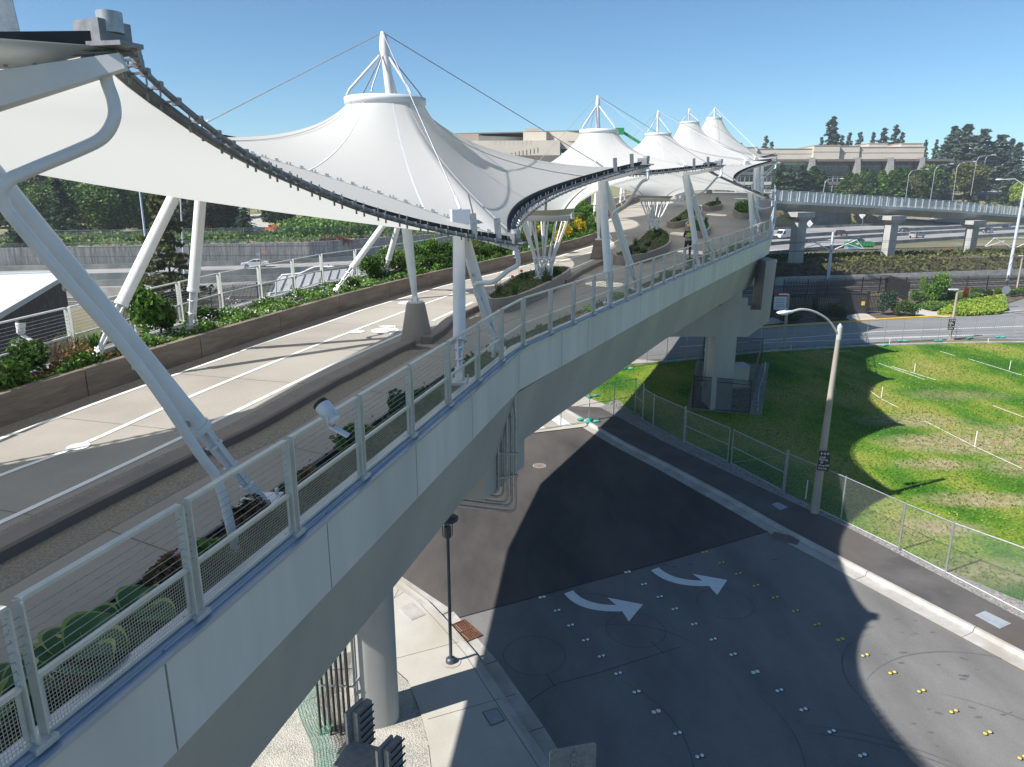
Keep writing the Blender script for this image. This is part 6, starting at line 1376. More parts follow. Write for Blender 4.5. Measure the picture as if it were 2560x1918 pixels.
for (px, py, r, h, me, mat, nm, lab) in [(372, 845, .5, 1.35, SH[0], M_leaf, 'shrub', 'tall bright green shrub in front of the vertical left legs'), (420, 838, .3, .9, SH[1], M_leafmid, 'shrub', 'dense shrub leaning over the wall by the vertical legs'), (75, 935, .45, .7, SH[1], M_leafmid, 'shrub', 'dark green shrub by the left floodlight'), (10, 965, .5, .6, SH[2], M_leaf, 'shrub', 'green shrub at the left edge of the view'),
        (135, 905, .35, .5, TU[0], M_leafbrown, 'grass_tuft', 'brown grass tuft left of the spiky green tuft'), (185, 893, .4, .55, TU[1], M_leafolive, 'grass_tuft', 'olive grass tuft near the slanted leg foot'), (240, 880, .5, .5, TU[0], M_leaf, 'grass_tuft', 'spiky bright green tuft beside the slanted leg foot'), (505, 800, .5, .45, SH[2], M_leafmid, 'shrub', 'low dark shrub right of the vertical legs'), (928, 700, .6, 1.05, SHs[0], M_leaf, 'shrub', 'feathery bright green shrub between the slim legs'), (880, 722, .35, .45, SH[0], M_leafmid, 'shrub', 'low shrub below the slim legs foot'),
        (1070, 660, .65, 1.1, SHs[1], M_leaf, 'shrub', 'dense green shrub left of the bend legs'), (1035, 672, .5, .8, SHs[0], M_leafmid, 'shrub', 'green shrub behind the mast pole'), (1180, 640, .6, .8, SHs[0], M_leafmid, 'shrub', 'grey green shrub right of the bend legs'), (1240, 618, .6, .8, SHs[1], M_leafolive, 'shrub', 'pinkish grey shrub left of the first branching column'), (1290, 600, .5, .9, SHs[0], M_leafred, 'shrub', 'reddish shrub behind the first branching column')]:
    plant(nm, me, mat, at_soil(px, py), r, h, lab, 'shrub', gp)
BC = {}
def blabel(mat, f):
    key = (mat.name.replace('leaf_', '').replace('_', ' '), 'rail' if f < .3 else 'path'); BC[key] = BC.get(key, -1) + 1
    return '%s shrub, %s side of far left planter, %s from near end' % (key[0], key[1], ordn[min(BC[key], 23)])
k = 0
for y in np.arange(30, 60, .95):
    a = xat(LE, y) + .35; b = xat(WL, y) - .2
    for f in (.22, .55):
        k += 1; x = a + (b - a) * (f + random.uniform(-.08, .08)); h = random.uniform(.8, 1.35) * (1.15 if f < .3 else .75) * (1 if y > 33 else .9)
        mat = random.choice([M_leaf, M_leafmid, M_leaf, M_leafmid, M_leafolive]); plant('shrub', SHs[k % 2], mat, (x, y, zd(y) + .42), random.uniform(.5, .75), h, blabel(mat, f), 'shrub', 'dense border of shrubs in the far left planter')
for i, (x8, y8) in enumerate([(955, 725), (1030, 750), (1160, 715), (1200, 720), (960, 830), (800, 780), (690, 770), (1060, 770)]):
    q = PD(*z8([(x8, y8)])[0], 1.0); q.z = zd(q.y) + .45; plant('flowering_plant', SH[i % 3], M_leafyel, q, .38, .75 + .12 * (i % 3), ordn[i] + ' clump of yellow flowers beside the first branching column', 'flowers', 'yellow flower clumps in the left planter')
# islands
def inside(poly_, n):
    xs_ = [p.x for p in poly_]; ys_ = [p.y for p in poly_]; out = []
    pl_ = [(p.x, p.y) for p in poly_]
    while len(out) < n:
        X = rng.uniform(min(xs_), max(xs_), 4 * n); Y = rng.uniform(min(ys_), max(ys_), 4 * n); m_ = inpoly(X, Y, pl_); out += list(zip(X[m_], Y[m_]))
    return out[:n]
for idx, (pl_, nm) in enumerate(((in1, 'nearest leaf shaped planter'), (in2, 'curved planter of the second branching column'), (in3, 'long planter behind the worker'), (in4, 'rounded bench planter'), (in5, 'small far planter'), (in6, 'planter beside the far right legs'))):
    zb = pl_[0].z - .09; P3 = [(x, y, zd(y) + (zb - zd(pl_[0].y)) + random.random() ** 2 * (.16 if idx < 5 else .6)) for x, y in inside(pl_, (2600, 2200, 900, 700, 500, 2400)[idx])]
    tag(addmesh('ground_cover', leafcloud(np.array(P3), (.05, .07, .08, .08, .08, .1)[idx], 1.2), M_leafmid if idx != 5 else M_leaf), 'low green planting in the ' + nm, 'ground cover', kind='stuff')
    if idx < 5:
        for j, (x, y) in enumerate(inside(pl_, (9, 9, 5, 4, 3)[idx])):
            if (x - 1.3) ** 2 + (y - 29.1) ** 2 < .3: continue
            plant('grass_tuft' if j % 2 else 'shrub', TU[j % 2] if j % 2 else SH[j % 3], M_leafdark if j % 3 else M_leafmid, (x, y, zd(y) + (zb - zd(pl_[0].y))), .25, .5 if j % 2 else .3, ordn[j] + (' spiky dark tuft' if j % 2 else ' small low shrub') + ' in the ' + nm, 'plant', 'small plants in the ' + nm)
for (x8, y8, lab) in ((490, 1300, 'left'), (580, 1240, 'right')):
    q = PD(*z8([(x8, y8)])[0], .45); t = thing('marker_flag', q, 'small orange marker flag in the leaf shaped planter, %s one' % lab, 'flag', 'orange marker flags'); MB().tube([q, q + Vector((0, 0, .32))], .008, 5).build('stake', M_galv, t)
    m = MB(); m.beam(q + Vector((.05, 0, .27)), q + Vector((.16, 0, .27)), .01, .1); m.build('cloth', M_orange, t)
# strip inside the right guard rail
m = MB(); rs = [p for p in RE if -6 < p.y < 46]; A_ = [Vector((p.x, p.y, zd(p.y) + .16)) for p in offl(rs, -.19, 0)]; B_ = [Vector((p.x, p.y, zd(p.y) + .16)) for p in offl(rs, -1.12, 0)]; m.sheet(A_, B_); m.build('planter_soil', M_soil, bridge)
m = MB(); m.sweep([Vector((p.x, p.y, zd(p.y))) for p in offl(rs, -1.12, 0)], [(-.03, 0), (-.03, .24), (.01, .24), (.01, 0)]); m.build('planter_edging', M_dark, bridge)
def strip_pt(y, lat): 
    x = xat(RE, y); return Vector((x - lat * .93, y + lat * .3, zd(y) + .17))
pts = []
for i in range(9000):
    y = 2 + 43 * random.random(); d = math.sin(y * 1.9) + math.sin(y * .83 + 1)
    if d < -.1 and random.random() < .75: continue
    p = strip_pt(y, random.uniform(.25, 1.1)); pts.append((p.x, p.y, p.z + random.random() ** 2 * .22))
tag(addmesh('ground_cover', leafcloud(np.array(pts), .05, 1.3), M_leafolive), 'sparse dark planting inside the right guard rail', 'ground cover', kind='stuff')
gq = 'low shrubs inside the right guard rail'
for i, (y, lat, r, h, mat, lab) in enumerate([(9.6, .75, .42, .5, M_leafmid, 'dark green shrub behind the rail just past the floodlight'), (11.3, .75, .4, .5, M_leafdark, 'rounded dark shrub between the floodlight and the bend'), (12.2, .7, .3, .35, M_leafmid, 'small shrub beside the bend legs foot'), (8.3, .7, .3, .35, M_leafbrown, 'brown twiggy shrub near the floodlight'), (7.2, .75, .3, .4, M_leafbrown, 'brown twiggy shrub right of the near leg foot'), (5.95, .72, .3, .4, M_leafbrown, 'dead brown plant left of the green one'), (6.4, .72, .27, .32, M_leaf, 'small bright green plant near the leg feet'),
        (14.6, .7, .3, .35, M_leaf, 'green shrub past the bend legs'), (18.5, .7, .3, .3, M_leafolive, 'low olive plant past the bend'), (24.6, .8, .5, .3, M_leaflime, 'lime green low plant near the middle legs'), (22.0, .8, .25, .25, M_leaf, 'little green plant left of the lime one'), (30.5, .8, .5, .4, M_leafdark, 'dark low shrub left of the worker'), (34, .8, .45, .5, M_leafdark, 'dark shrub right of the worker'), (36.5, .8, .4, .5, M_leafmid, 'green shrub with red blooms near the worker'), (41, .8, .5, .5, M_leafmid, 'green shrub near the end of the fascia')]):
    plant('shrub', SH[i % 3], mat, strip_pt(y, lat), r, h, lab, 'shrub', gq)
for i, y in enumerate((34.6, 37.0)):
    plant('flowering_plant', SH[i], M_leaforange, strip_pt(y, .75) + Vector((0, 0, .1)), .22, .5, ['first', 'second'][i] + ' red flowering plant right of the worker', 'flowers', 'red flowers by the worker')
# hostas close to the camera: big leaves with pale yellow margins
M_hosta = leafmat('hosta_leaf', (0.04, 0.12, 0.045), (0.09, 0.21, 0.06), None, 3); M_hostae = pmat('hosta_margin', (0.22, 0.28, 0.05), (0.30, 0.33, 0.08), 8, .6)
def hosta(c, n, s, label):
    t = thing('hosta', c, label, 'plant', 'hostas inside the near guard rail'); a_ = MB(); e_ = MB(); a_.cur = e_.cur = True
    for i in range(n):
        an = 6.283 * i / n + random.uniform(-.3, .3); L_ = s * random.uniform(.75, 1.1); W = L_ * .46; el = random.uniform(.25, .75); d = Vector((math.cos(an), math.sin(an), 0)); sdv = Vector((-d.y, d.x, 0)); rowc = []
        for j in range(9):
            f = j / 8; w = W * math.sin(math.pi * min(1, f * .92 + .06)) ** .8; q = Vector(c) + d * (L_ * (.2 + f) * .9) + Vector((0, 0, L_ * (.45 * el + (.35 + .5 * el) * f - .5 * f * f)))
            rowc.append([q - sdv * w + Vector((0, 0, w * .3)), q - sdv * w * .86 + Vector((0, 0, w * .2)), q, q + sdv * w * .86 + Vector((0, 0, w * .2)), q + sdv * w + Vector((0, 0, w * .3))])
        for r0, r1 in zip(rowc, rowc[1:]):
            for k_ in (1, 2): a_.face([r0[k_], r0[k_ + 1], r1[k_ + 1], r1[k_]], None, True)
            for k_ in (0, 3): e_.face([r0[k_], r0[k_ + 1], r1[k_ + 1], r1[k_]], None, True)
    a_.build('leaves', M_hosta, t); e_.build('leaf_margins', M_hostae, t)
hosta(strip_pt(4.75, .72), 9, .5, 'largest yellow edged hosta at the bottom left'); hosta(strip_pt(5.35, .68), 8, .42, 'yellow edged hosta with an upright round leaf'); hosta(strip_pt(4.25, .78), 9, .45, 'yellow edged hosta at the near end of the rail'); hosta(strip_pt(6.45, .65), 6, .22, 'small hosta beside the dead brown plant')
# =================== VEHICLES ===================
def carpaint(name, c): 
    m = pmat(name, c, tuple(x * .9 for x in c), 1, .25, spec=.6); m.node_tree.nodes['Principled BSDF'].inputs['Coat Weight'].default_value = .6; return m
M_tyre = M_black; M_rim = pmat('alloy', (.45, .46, .48), (.4, .41, .42), 9, .3, metal=.8)
M_red = pmat('tail_lamp_red', (.35, .01, .01), (.3, .01, .01), 5, .3); M_lamp = pmat('head_lamp', (.7, .72, .75), (.6, .62, .65), 5, .15)
def loft(m, prof, w, z_in=None, n=5):
    """prof: list of (x, z, halfwidth)"""
    pass
def car(loc, ang, label, paint, kind='sedan', group='vehicles on the freeway', name='parked_car', cat='car'):
    t = thing(name, loc, label, cat, group); L_, W, H = {'sedan': (4.8, 1.85, 1.45), 'suv': (4.8, 1.95, 1.75), 'pickup': (5.6, 2.0, 1.85), 'van': (6.0, 2.1, 2.65), 'hatch': (4.4, 1.85, 1.6)}[kind]
    X = L_ / 2; o = Vector(loc)
    low = {'sedan': [(-X, .45), (-X, .85), (-X + .15, .98), (-X + 1.0, 1.02), (X - 1.35, .98), (X - .25, .8), (X, .6), (X, .35)],
           'hatch': [(-X, .45), (-X, .9), (-X + .1, 1.02), (-X + .8, 1.05), (X - 1.2, 1.0), (X - .25, .82), (X, .6), (X, .35)],
           'suv': [(-X, .5), (-X, 1.0), (-X + .1, 1.12), (X - 1.4, 1.12), (X - .2, .98), (X, .75), (X, .4)],
           'pickup': [(-X, .6), (-X, 1.18), (-X + .05, 1.2), (X - 1.6, 1.2), (X - .15, 1.05), (X, .8), (X, .45)],
           'van': [(-X, .5), (-X, 2.3), (-X + .15, 2.55), (-X + 4.2, 2.62), (X - 1.35, 2.35), (X - .75, 1.35), (X - .1, 1.05), (X, .8), (X, .4)]}[kind]
    m = MB(); n = len(low); sec = []
    for y, k, dz in ((-W / 2, 1, 0), (-W / 2 + .12, 1, .035), (W / 2 - .12, 1, .035), (W / 2, 1, 0)):
        sec.append([Vector((x * (.985 if abs(y) > W / 2 - .05 else 1), y, z + (dz if z > .7 else 0))) for x, z in low])
    m.faces([p + o for s_ in sec for p in s_], [(j * n + i, j * n + i + 1, (j + 1) * n + i + 1, (j + 1) * n + i) for j in range(3) for i in range(n - 1)] + [tuple(range(n))[::-1], tuple(range(3 * n, 4 * n))] + [(0, n, 2 * n, 3 * n, 4 * n - 1, 3 * n - 1, 2 * n - 1, n - 1)], False); body = m.build('body', paint, t)
    cab = {'sedan': (-X + .75, -X + 1.6, X - 2.25, X - 1.35, 1.0, H), 'hatch': (-X + .12, -X + .6, X - 2.0, X - 1.15, 1.03, H), 'suv': (-X + .1, -X + .45, X - 2.1, X - 1.35, 1.12, H), 'pickup': (-X + .08, -X + .3, X - 2.3, X - 1.55, 1.2, H), 'van': None}[kind]
    if cab:
        a, b, c, d, z0, z1 = cab; g = MB(); w0, w1 = W / 2 - .05, W / 2 - .24
        v = [(a, -w0, z0), (d, -w0, z0), (d, w0, z0), (a, w0, z0), (b, -w1, z1 - .06), (c, -w1, z1 - .06), (c, w1, z1 - .06), (b, w1, z1 - .06)]
        g.faces([Vector(p) + o for p in v], [(0, 1, 5, 4), (1, 2, 6, 5), (2, 3, 7, 6), (3, 0, 4, 7)], False); g.build('windows', M_glass, t)
        g = MB(); v = [(b - .05, -w1 - .02, z1 - .08), (c + .05, -w1 - .02, z1 - .08), (c + .05, w1 + .02, z1 - .08), (b - .05, w1 + .02, z1 - .08), (b + .15, -w1 + .12, z1), (c - .15, -w1 + .12, z1), (c - .15, w1 - .12, z1), (b + .15, w1 - .12, z1)]
        g.faces([Vector(p) + o for p in v], [(0, 1, 5, 4), (1, 2, 6, 5), (2, 3, 7, 6), (3, 0, 4, 7), (4, 5, 6, 7), (3, 2, 1, 0)], False); g.build('roof', paint, t)
        g = MB(); mid = (b + c) / 2 - .05
        for s_ in (-1, 1):
            for xx, xt in ((a, b), (mid, mid), (d, c)): g.beam(o + Vector((xx, s_ * (w0 + .01), z0)), o + Vector((xt, s_ * (w1 + .01), z1 - .06)), .07, .04, up=(1, 0, 0))
        g.build('pillar', paint, t)
    else:
        g = MB(); v = [(X - 1.33, -W / 2 + .1, 2.3), (X - .78, -W / 2 + .06, 1.4), (X - .78, W / 2 - .06, 1.4), (X - 1.33, W / 2 - .1, 2.3)]; g.face([Vector(p) + o + Vector((.03, 0, .03)) for p in v])
        for s_ in (-1, 1): g.face([Vector((x, s_ * (W / 2 + .008), z)) + o for x, z in ((X - 2.2, 1.4), (X - .95, 1.4), (X - 1.4, 2.2), (X - 2.2, 2.2))])
        g.build('windows', M_glass, t)
    for x in (-X + .95, X - .95):
        for s_ in (-1, 1):
            w = MB(); c_ = o + Vector((x, s_ * (W / 2 - .09), .33)); w.tube([c_ - Vector((0, .1, 0)), c_ + Vector((0, .1, 0))], .33, 16); wh = w.build('wheel', M_tyre, t); w = MB(); w.tube([c_ + Vector((0, s_ * .1, 0)), c_ + Vector((0, s_ * .112, 0))], .21, 12); w.build('rim', M_rim, wh)
    for s_ in (-1, 1):
        MB().box(o + Vector((X - .06, s_ * (W / 2 - .3), .72)), (.14, .4, .14)).build('headlight', M_lamp, t); MB().box(o + Vector((-X + .03, s_ * (W / 2 - .25), .85)), (.1, .34, .16)).build('taillight', M_red, t)
    MB().box(o + Vector((X - .02, 0, .45)), (.08, W * .7, .18)).build('bumper', M_dark, t)
    t.rotation_euler = (0, 0, ang); return t
PK = {'black': carpaint('black_car_paint', (.02, .021, .024)), 'white': carpaint('white_car_paint', (.62, .63, .65)), 'silver': carpaint('tan_silver_car_paint', (.33, .31, .29)), 'grey': carpaint('dark_grey_car_paint', (.06, .065, .075)), 'blue': carpaint('blue_car_paint', (.03, .07, .12))}
fa = math.atan2(33, 48)
def oncar(px, py, z=.06): p = P(px, py, z); return p
for (x, y, kd, pt, rev, lab) in [(365, 972, 'van', 'white', 1, 'white delivery van partly behind the first approach bridge pier'), (808, 950, 'suv', 'black', 0, 'black minivan on the farther freeway lanes'), (920, 1008, 'sedan', 'grey', 1, 'dark grey sedan above the green dumpster'), (1288, 920, 'sedan', 'black', 1, 'black sedan right of the middle pier'), (1385, 965, 'pickup', 'silver', 0, 'tan pickup with a canopy beside the middle pier'), (1930, 928, 'suv', 'black', 1, 'black sport utility vehicle left of another at far right'), (2068, 902, 'suv', 'black', 1, 'rightmost black sport utility vehicle on the freeway')]:
    q = P(*z2(x, y), .06); car(q, fa + (math.pi if rev else 0) + (.15 if x > 1500 else 0), lab, PK[pt], kd, name='car' if kd != 'van' else 'delivery_van', cat='van' if kd == 'van' else 'car')
fl = math.atan2(14, 50)
car(P(639, 668, .06), fl + math.pi, 'white sedan on the freeway below the ribbed wall at left', PK['white'], 'sedan', name='car'); q = P(172, 692, .06); car(q, fl, 'dark blue car half hidden behind the slanted left legs', PK['blue'], 'hatch', name='car')
q = PY(576, 507, 196); q.z = hill(q.x, q.y) + .2; car(q, 0, 'white utility pickup crossing the end of the campus road', PK['white'], 'pickup', name='car', group='vehicles on the campus'); q = PY(472, 526, 185); q.z = hill(q.x, q.y) + .3; car(q, .3, 'parked blue grey car left of the campus road', PK['grey'], 'sedan', name='car', group='vehicles on the campus'); q = PY(215, 525, 190); q.z = hill(q.x, q.y) + .3; car(q, .2, 'white car parked behind the left trees', PK['white'], 'sedan', name='car', group='vehicles on the campus')
M_green = pmat('green_dumpster', (.02, .25, .08), (.018, .2, .065), 2, .5); M_bluegr = pmat('blue_grey_lower', (.18, .27, .38), (.15, .23, .33), 2, .5)
q = P(*z2(942, 1056), .05); t = thing('dumpster', q, 'long green open dumpster on the freeway shoulder with a blue grey base', 'dumpster'); m = MB()
for (dx, dy, sx, sy) in ((0, -1.1, 6.2, .08), (0, 1.1, 6.2, .08), (-3.1, 0, .08, 2.2), (3.1, 0, .08, 2.2)): m.box(q + Vector((dx, dy, 1.35)), (sx, sy, .9))
m.build('body', M_green, t); MB().box(q + Vector((-1.2, 0, .5)), (3.6, 2.1, .8)).build('base', M_bluegr, t); m = MB()
for k in range(9): m.box(q + Vector((-2.9 + k * .72, -1.17, 1.35)), (.08, .08, .9))
m.build('rib', M_green, t); m = MB(); m.box(q + Vector((1.6, 0, .75)), (2.6, 1.9, .35)); m.build('frame', M_dark, t)
m = MB(); m.box(q + Vector((-1.1, -1.16, 1.45)), (.7, .02, .35)); m.build('label_plate', M_white, t)
for (x, y, r, lab) in ((1317, 1072, .55, 'low orange barrel beside the middle pier'), (1625, 1072, .9, 'orange barrel stack left of the right pier')):
    q = P(*z2(x, y + 18), .05); t = thing('traffic_barrel', q, lab, 'barrel', 'orange barrels'); m = MB(); m.tube([q, q + Vector((0, 0, .3)), q + Vector((0, 0, .32)), q + Vector((0, 0, r * 1.2))], [r * .75, r * .7, r * .6, r * .5], 14); m.build('drum', M_orange, t); m = MB(); m.tube([q + Vector((0, 0, r * .5)), q + Vector((0, 0, r * .6))], r * .65, 14); m.build('stripe', M_white, t)
for (x, y, Y, lab) in ((290, 250, 0, 0),): pass
for i, (x, y, Y) in enumerate(((672, 553, 152), (680, 548, 158), (524, 538, 160))):
    q = PY(x, y, Y); q.z = hill(q.x, q.y); t = thing('water_barrier', q, ['left', 'right', 'distant'][i] + ' orange plastic barrier beside the campus road', 'barrier', 'orange plastic barriers'); m = MB(); m.prism([(q.x - 1, q.y - .3), (q.x + 1, q.y - .3), (q.x + 1, q.y + .3), (q.x - 1, q.y + .3)], q.z, q.z + .5); m.beam(q + Vector((-.9, 0, .8)), q + Vector((.9, 0, .8)), .25, .6); m.build('block', M_orange, t)
# barricades stacked beyond the left rail
M_reds = pmat('red_board', (.42, .06, .03), (.3, .05, .03), 3, .6)
for i, x in enumerate((348, 374)):
    q = P(x, 796, 0); t = thing('barricade_stack', q, ['left', 'right'][i] + ' stack of red and white barricade boards behind the left rail', 'barricades', 'stacked barricades')
    for k in range(7): MB().box(q + Vector((0, 0, .2 + k * .27)), (1.0, .9, .16), rz=.1 * (k % 2)).build('board', M_reds if (k + i) % 2 or k % 3 else M_white, t)
    MB().box(q + Vector((.75, 0, 1.0)), (.35, .5, 1.9)).build('leg', M_white, t)
# =================== LAMPS, POLES, SIGNS ===================
M_poleb = pmat('weathered_pole', (.36, .33, .28), (.26, .24, .2), 3, .8, stretch=(1, 1, .2))
base = Vector((12.97, 27.9, 0)); t = thing('street_lamp', base, 'tall weathered street lamp with one arm standing by the lawn fence', 'street lamp', 'street lamps'); top = Vector((13.08, 27.9, 8.15)); m = MB(); m.tube([base, base + Vector((0, 0, 1)), top], [.19, .17, .085], 12); m.build('pole', M_poleb, t)
hd = Vector((10.75, 27.1, 8.9)); m = MB(); m.tube(smoothline([top - Vector((0, 0, .35)), top.lerp(hd, .25) + Vector((0, 0, .12)), top.lerp(hd, .55) + Vector((0, 0, .28)), top.lerp(hd, .8) + Vector((0, 0, .22)), hd], 4), .045, 10); m.tube([top - Vector((0, 0, .5)), top + Vector((0, 0, .05))], .1, 12); m.tube([top + Vector((0, 0, .0)), top + Vector((0, 0, .14))], [.11, .03], 12); m.build('arm', M_rail, t)
def cobra(t, c, d, s=1.0):
    d = Vector(d).normalized(); sdv = Vector((-d.y, d.x, 0)); m = MB(); rows_ = []
    for f, w, h in ((-.1, .04, .04), (.05, .09, .06), (.3, .15, .08), (.5, .15, .07), (.62, .1, .04), (.66, .03, .02)):
        q = c + d * f * s; rows_.append([q + sdv * w * s * math.cos(a) + Vector((0, 0, h * s * math.sin(a))) for a in [2 * math.pi * i / 10 for i in range(10)]])
    m.faces([p for r_ in rows_ for p in r_], [(j * 10 + i, j * 10 + (i + 1) % 10, (j + 1) * 10 + (i + 1) % 10, (j + 1) * 10 + i) for j in range(5) for i in range(10)], True); h_ = m.build('lamp_head', M_white, t); m = MB(); q = c + d * .35 * s - Vector((0, 0, .075 * s)); m.box(q, (.3 * s, .2 * s, .02), rz=math.atan2(d.y, d.x)); m.build('lens', M_lamp, h_); MB().tube([c + d * .25 * s + Vector((0, 0, .06 * s)), c + d * .25 * s + Vector((0, 0, .16 * s))], .04 * s, 8).build('photocell', M_dark, h_)
cobra(t, hd, (-.94, -.33, -.02), 1.0)
def text(s, size, loc, rot, mat, parent, name='lettering'):
    cu = bpy.data.curves.new('t', 'FONT'); cu.body = s; cu.size = size; cu.align_x = 'LEFT'; cu.align_y = 'CENTER'; cu.extrude = .003
    o = bpy.data.objects.new('t', cu); C.objects.link(o); dg = bpy.context.evaluated_depsgraph_get(); me = bpy.data.meshes.new_from_object(o.evaluated_get(dg)); bpy.data.objects.remove(o); me.transform(Matrix.Translation(Vector(loc) - ORG[parent]) @ rot.to_4x4()); me.materials.clear(); me.materials.append(mat)
    o = bpy.data.objects.new(name, me); C.objects.link(o); o.parent = parent; ORG[o] = ORG[parent]; return o
M_signblk = pmat('black_sign_face', (.02, .021, .023), (.026, .027, .03), 3, .5); M_signwht = pmat('sign_white', (.75, .75, .75), (.7, .7, .7), 3, .5)
def wayfinding(c, w, h, lines, label, yaw=0.0, scale=1.0):
    t = thing('wayfinding_sign', c, label, 'sign', 'black wayfinding signs on lamp posts'); c = Vector(c); m = MB(); m.box(c, (w, .04, h), rz=yaw); m.build('panel', M_signblk, t); rot = Matrix.Rotation(yaw, 3, 'Z') @ Matrix.Rotation(math.pi / 2, 3, 'X')
    for s_, dy, sz in lines: text(s_, sz, c + Matrix.Rotation(yaw, 3, 'Z') @ Vector((-w * .42, -.028, dy)), rot, M_signwht, t)
    def icon(x, z, r): m = MB(); ring_ = [c + Matrix.Rotation(yaw, 3, 'Z') @ Vector((x + rr_ * math.cos(a), -.026, z + rr_ * math.sin(a))) for rr_ in (r, r * .6) for a in [2 * math.pi * i / 16 for i in range(16)]]; m.faces(ring_, [(i, (i + 1) % 16, (i + 1) % 16 + 16, i + 16) for i in range(16)], False); m.build('icon', M_signwht, t)
    icon(0, h * .38, w * .1); icon(w * .28, h * .38, w * .1); icon(-w * .18, -h * .07, w * .1)
    m = MB(); Rz = Matrix.Rotation(yaw, 3, 'Z'); ar = [(-.36, .31), (-.3, .40), (-.24, .31), (-.28, .31), (-.28, .26 + .1), (-.32, .36), (-.32, .31)]
    m.face([c + Rz @ Vector((x * w, -.027, z * h)) for x, z in [(-.37, .38), (-.29, .45), (-.21, .38), (-.265, .38), (-.265, .31), (-.315, .31), (-.315, .38)]]); m.build('arrow', M_signwht, t); return t
wayfinding((12.98, 27.66, 2.55), .46, .86, [('Link', .16, .15), ('Parking', .05, .115), ('Drop-Off', -.2, .105), ('Pick-Up', -.33, .105)], 'black sign with Link Parking and Drop-Off Pick-Up on the tall lamp pole', -.12)
wayfinding(PY(2379, 811, 64.4), .6, 1.0, [('Link', .19, .18), ('Parking', .06, .14), ('Drop-Off', -.23, .13), ('Pick-Up', -.38, .13)], 'small black sign on the short lamp pole beyond the lawn', 0)
def shortlamp(bp_, label, ht=4.7, arm=-.8):
    t = thing('street_lamp', bp_, label, 'street lamp', 'short street lamps'); b_ = Vector(bp_); MB().tube([b_, b_ + Vector((0, 0, ht))], [.14, .12], 4).build('pole', M_poleb, t); m = MB(); m.box(b_ + Vector((arm / 2, 0, ht)), (abs(arm), .28, .09)); m.build('lamp_head', M_white, t); MB().box(b_ + Vector((0, 0, .06)), (.5, .5, .12)).build('base', M_kerb, t)
shortlamp(P(2374, 850, 0), 'short square lamp post carrying a black sign beyond the lawn'); shortlamp(P(1958, 868, 0), 'short lamp post in front of the notice board', 4.7); shortlamp(P(2541, 727, 0), 'short lamp post at the right edge by the palisade fence', 4.8, -.5)
t = thing('notice_board', P(1945, 790, 0), 'white notice board with a dark red header beside the black fence', 'notice board'); c = PY(1950, 758, P(1945, 790, 0).y); MB().box(c, (1.35, .06, 1.5)).build('panel', M_signwht, t); MB().box(c + Vector((0, -.01, .98)), (1.35, .08, .5)).build('header', M_reds, t); m = MB()
for k in range(5): m.box(c + Vector((0, -.035, .45 - k * .2)), (1.0 - .12 * (k % 2), .01, .05))
m.build('text_lines', M_bluegr, t); m = MB(); m.tube([Vector((c.x - .6, c.y + .06, 0)), Vector((c.x - .6, c.y + .06, c.z + 1))], .05, 8); m.tube([Vector((c.x + .6, c.y + .06, 0)), Vector((c.x + .6, c.y + .06, c.z + 1))], .05, 8); m.build('post', M_dark, t)
# dark post-top lamp by the left kerb
b_ = Vector((-1.78, 17.84, .15)); t = thing('post_top_lamp', b_, 'slim dark post top lamp with a round disc head by the curved kerb', 'lamp'); M_dkb = pmat('dark_blue_grey_paint', (.07, .08, .10), (.055, .065, .08), 4, .45, metal=.3)
m = MB(); m.tube([b_, b_ + Vector((0, 0, 4.0))], [.05, .045], 12); m.build('pole', M_dkb, t); m = MB(); m.tube([b_, b_ + Vector((0, 0, .1)), b_ + Vector((0, 0, .14))], [.16, .15, .09], 18); m.build('base', M_dkb, t); m = MB(); m.tube([b_ + Vector((0, 0, 4.0)), b_ + Vector((0, 0, 4.32))], .1, 12)
for k in range(4): a = k * 1.57 + .4; m.tube([b_ + Vector((.13 * math.cos(a), .13 * math.sin(a), 4.02)), b_ + Vector((.15 * math.cos(a), .15 * math.sin(a), 4.5))], .014, 6)
m.build('lamp_cage', M_dkb, t); m = MB(); m.tube([b_ + Vector((0, 0, 4.5)), b_ + Vector((0, 0, 4.52)), b_ + Vector((0, 0, 4.58)), b_ + Vector((0, 0, 4.6))], [.1, .30, .31, .1], 24); m.build('disc', M_dkb, t); m = MB(); disc(m, b_ + Vector((0, 0, .006)), .29, 20); m.build('footing', M_kerb, t)
# sign seen from behind at the bottom
t = thing('road_sign', (1.12, 10.8, 0), 'grey back of a rounded road sign at the bottom edge', 'sign'); m = MB(); cc = Vector((1.12, 10.8, 3.2)); ux = Vector((.97, .22, 0)); uz = Vector((0, 0, 1)); nn = Vector((.22, -.97, 0)) * .012; pr = []
for sx_, sz_ in ((1, 1), (-1, 1), (-1, -1), (1, -1)):
    for k in range(5):
        a = {(1, 1): 0, (-1, 1): 90, (-1, -1): 180, (1, -1): 270}[(sx_, sz_)] + k * 22.5; pr.append(cc + ux * (sx_ * .37 + .08 * math.cos(R(a))) + uz * (sz_ * .3 + .08 * math.sin(R(a))))
n = len(pr); m.faces([p + nn for p in pr] + [p - nn for p in pr], [tuple(range(n)), tuple(range(n, 2 * n))[::-1]] + [(i, (i + 1) % n, (i + 1) % n + n, i + n) for i in range(n)], False); m.build('panel', M_galv, t)
m = MB(); m.box(Vector((1.13, 10.76, 1.9)), (.06, .05, 3.2)); m.build('post', M_galv, t); m = MB()
for k in range(9): m.box(Vector((1.13, 10.73, 2.9 + .1 * k)), (.015, .012, .015))
m.build('bolt', M_dark, t)
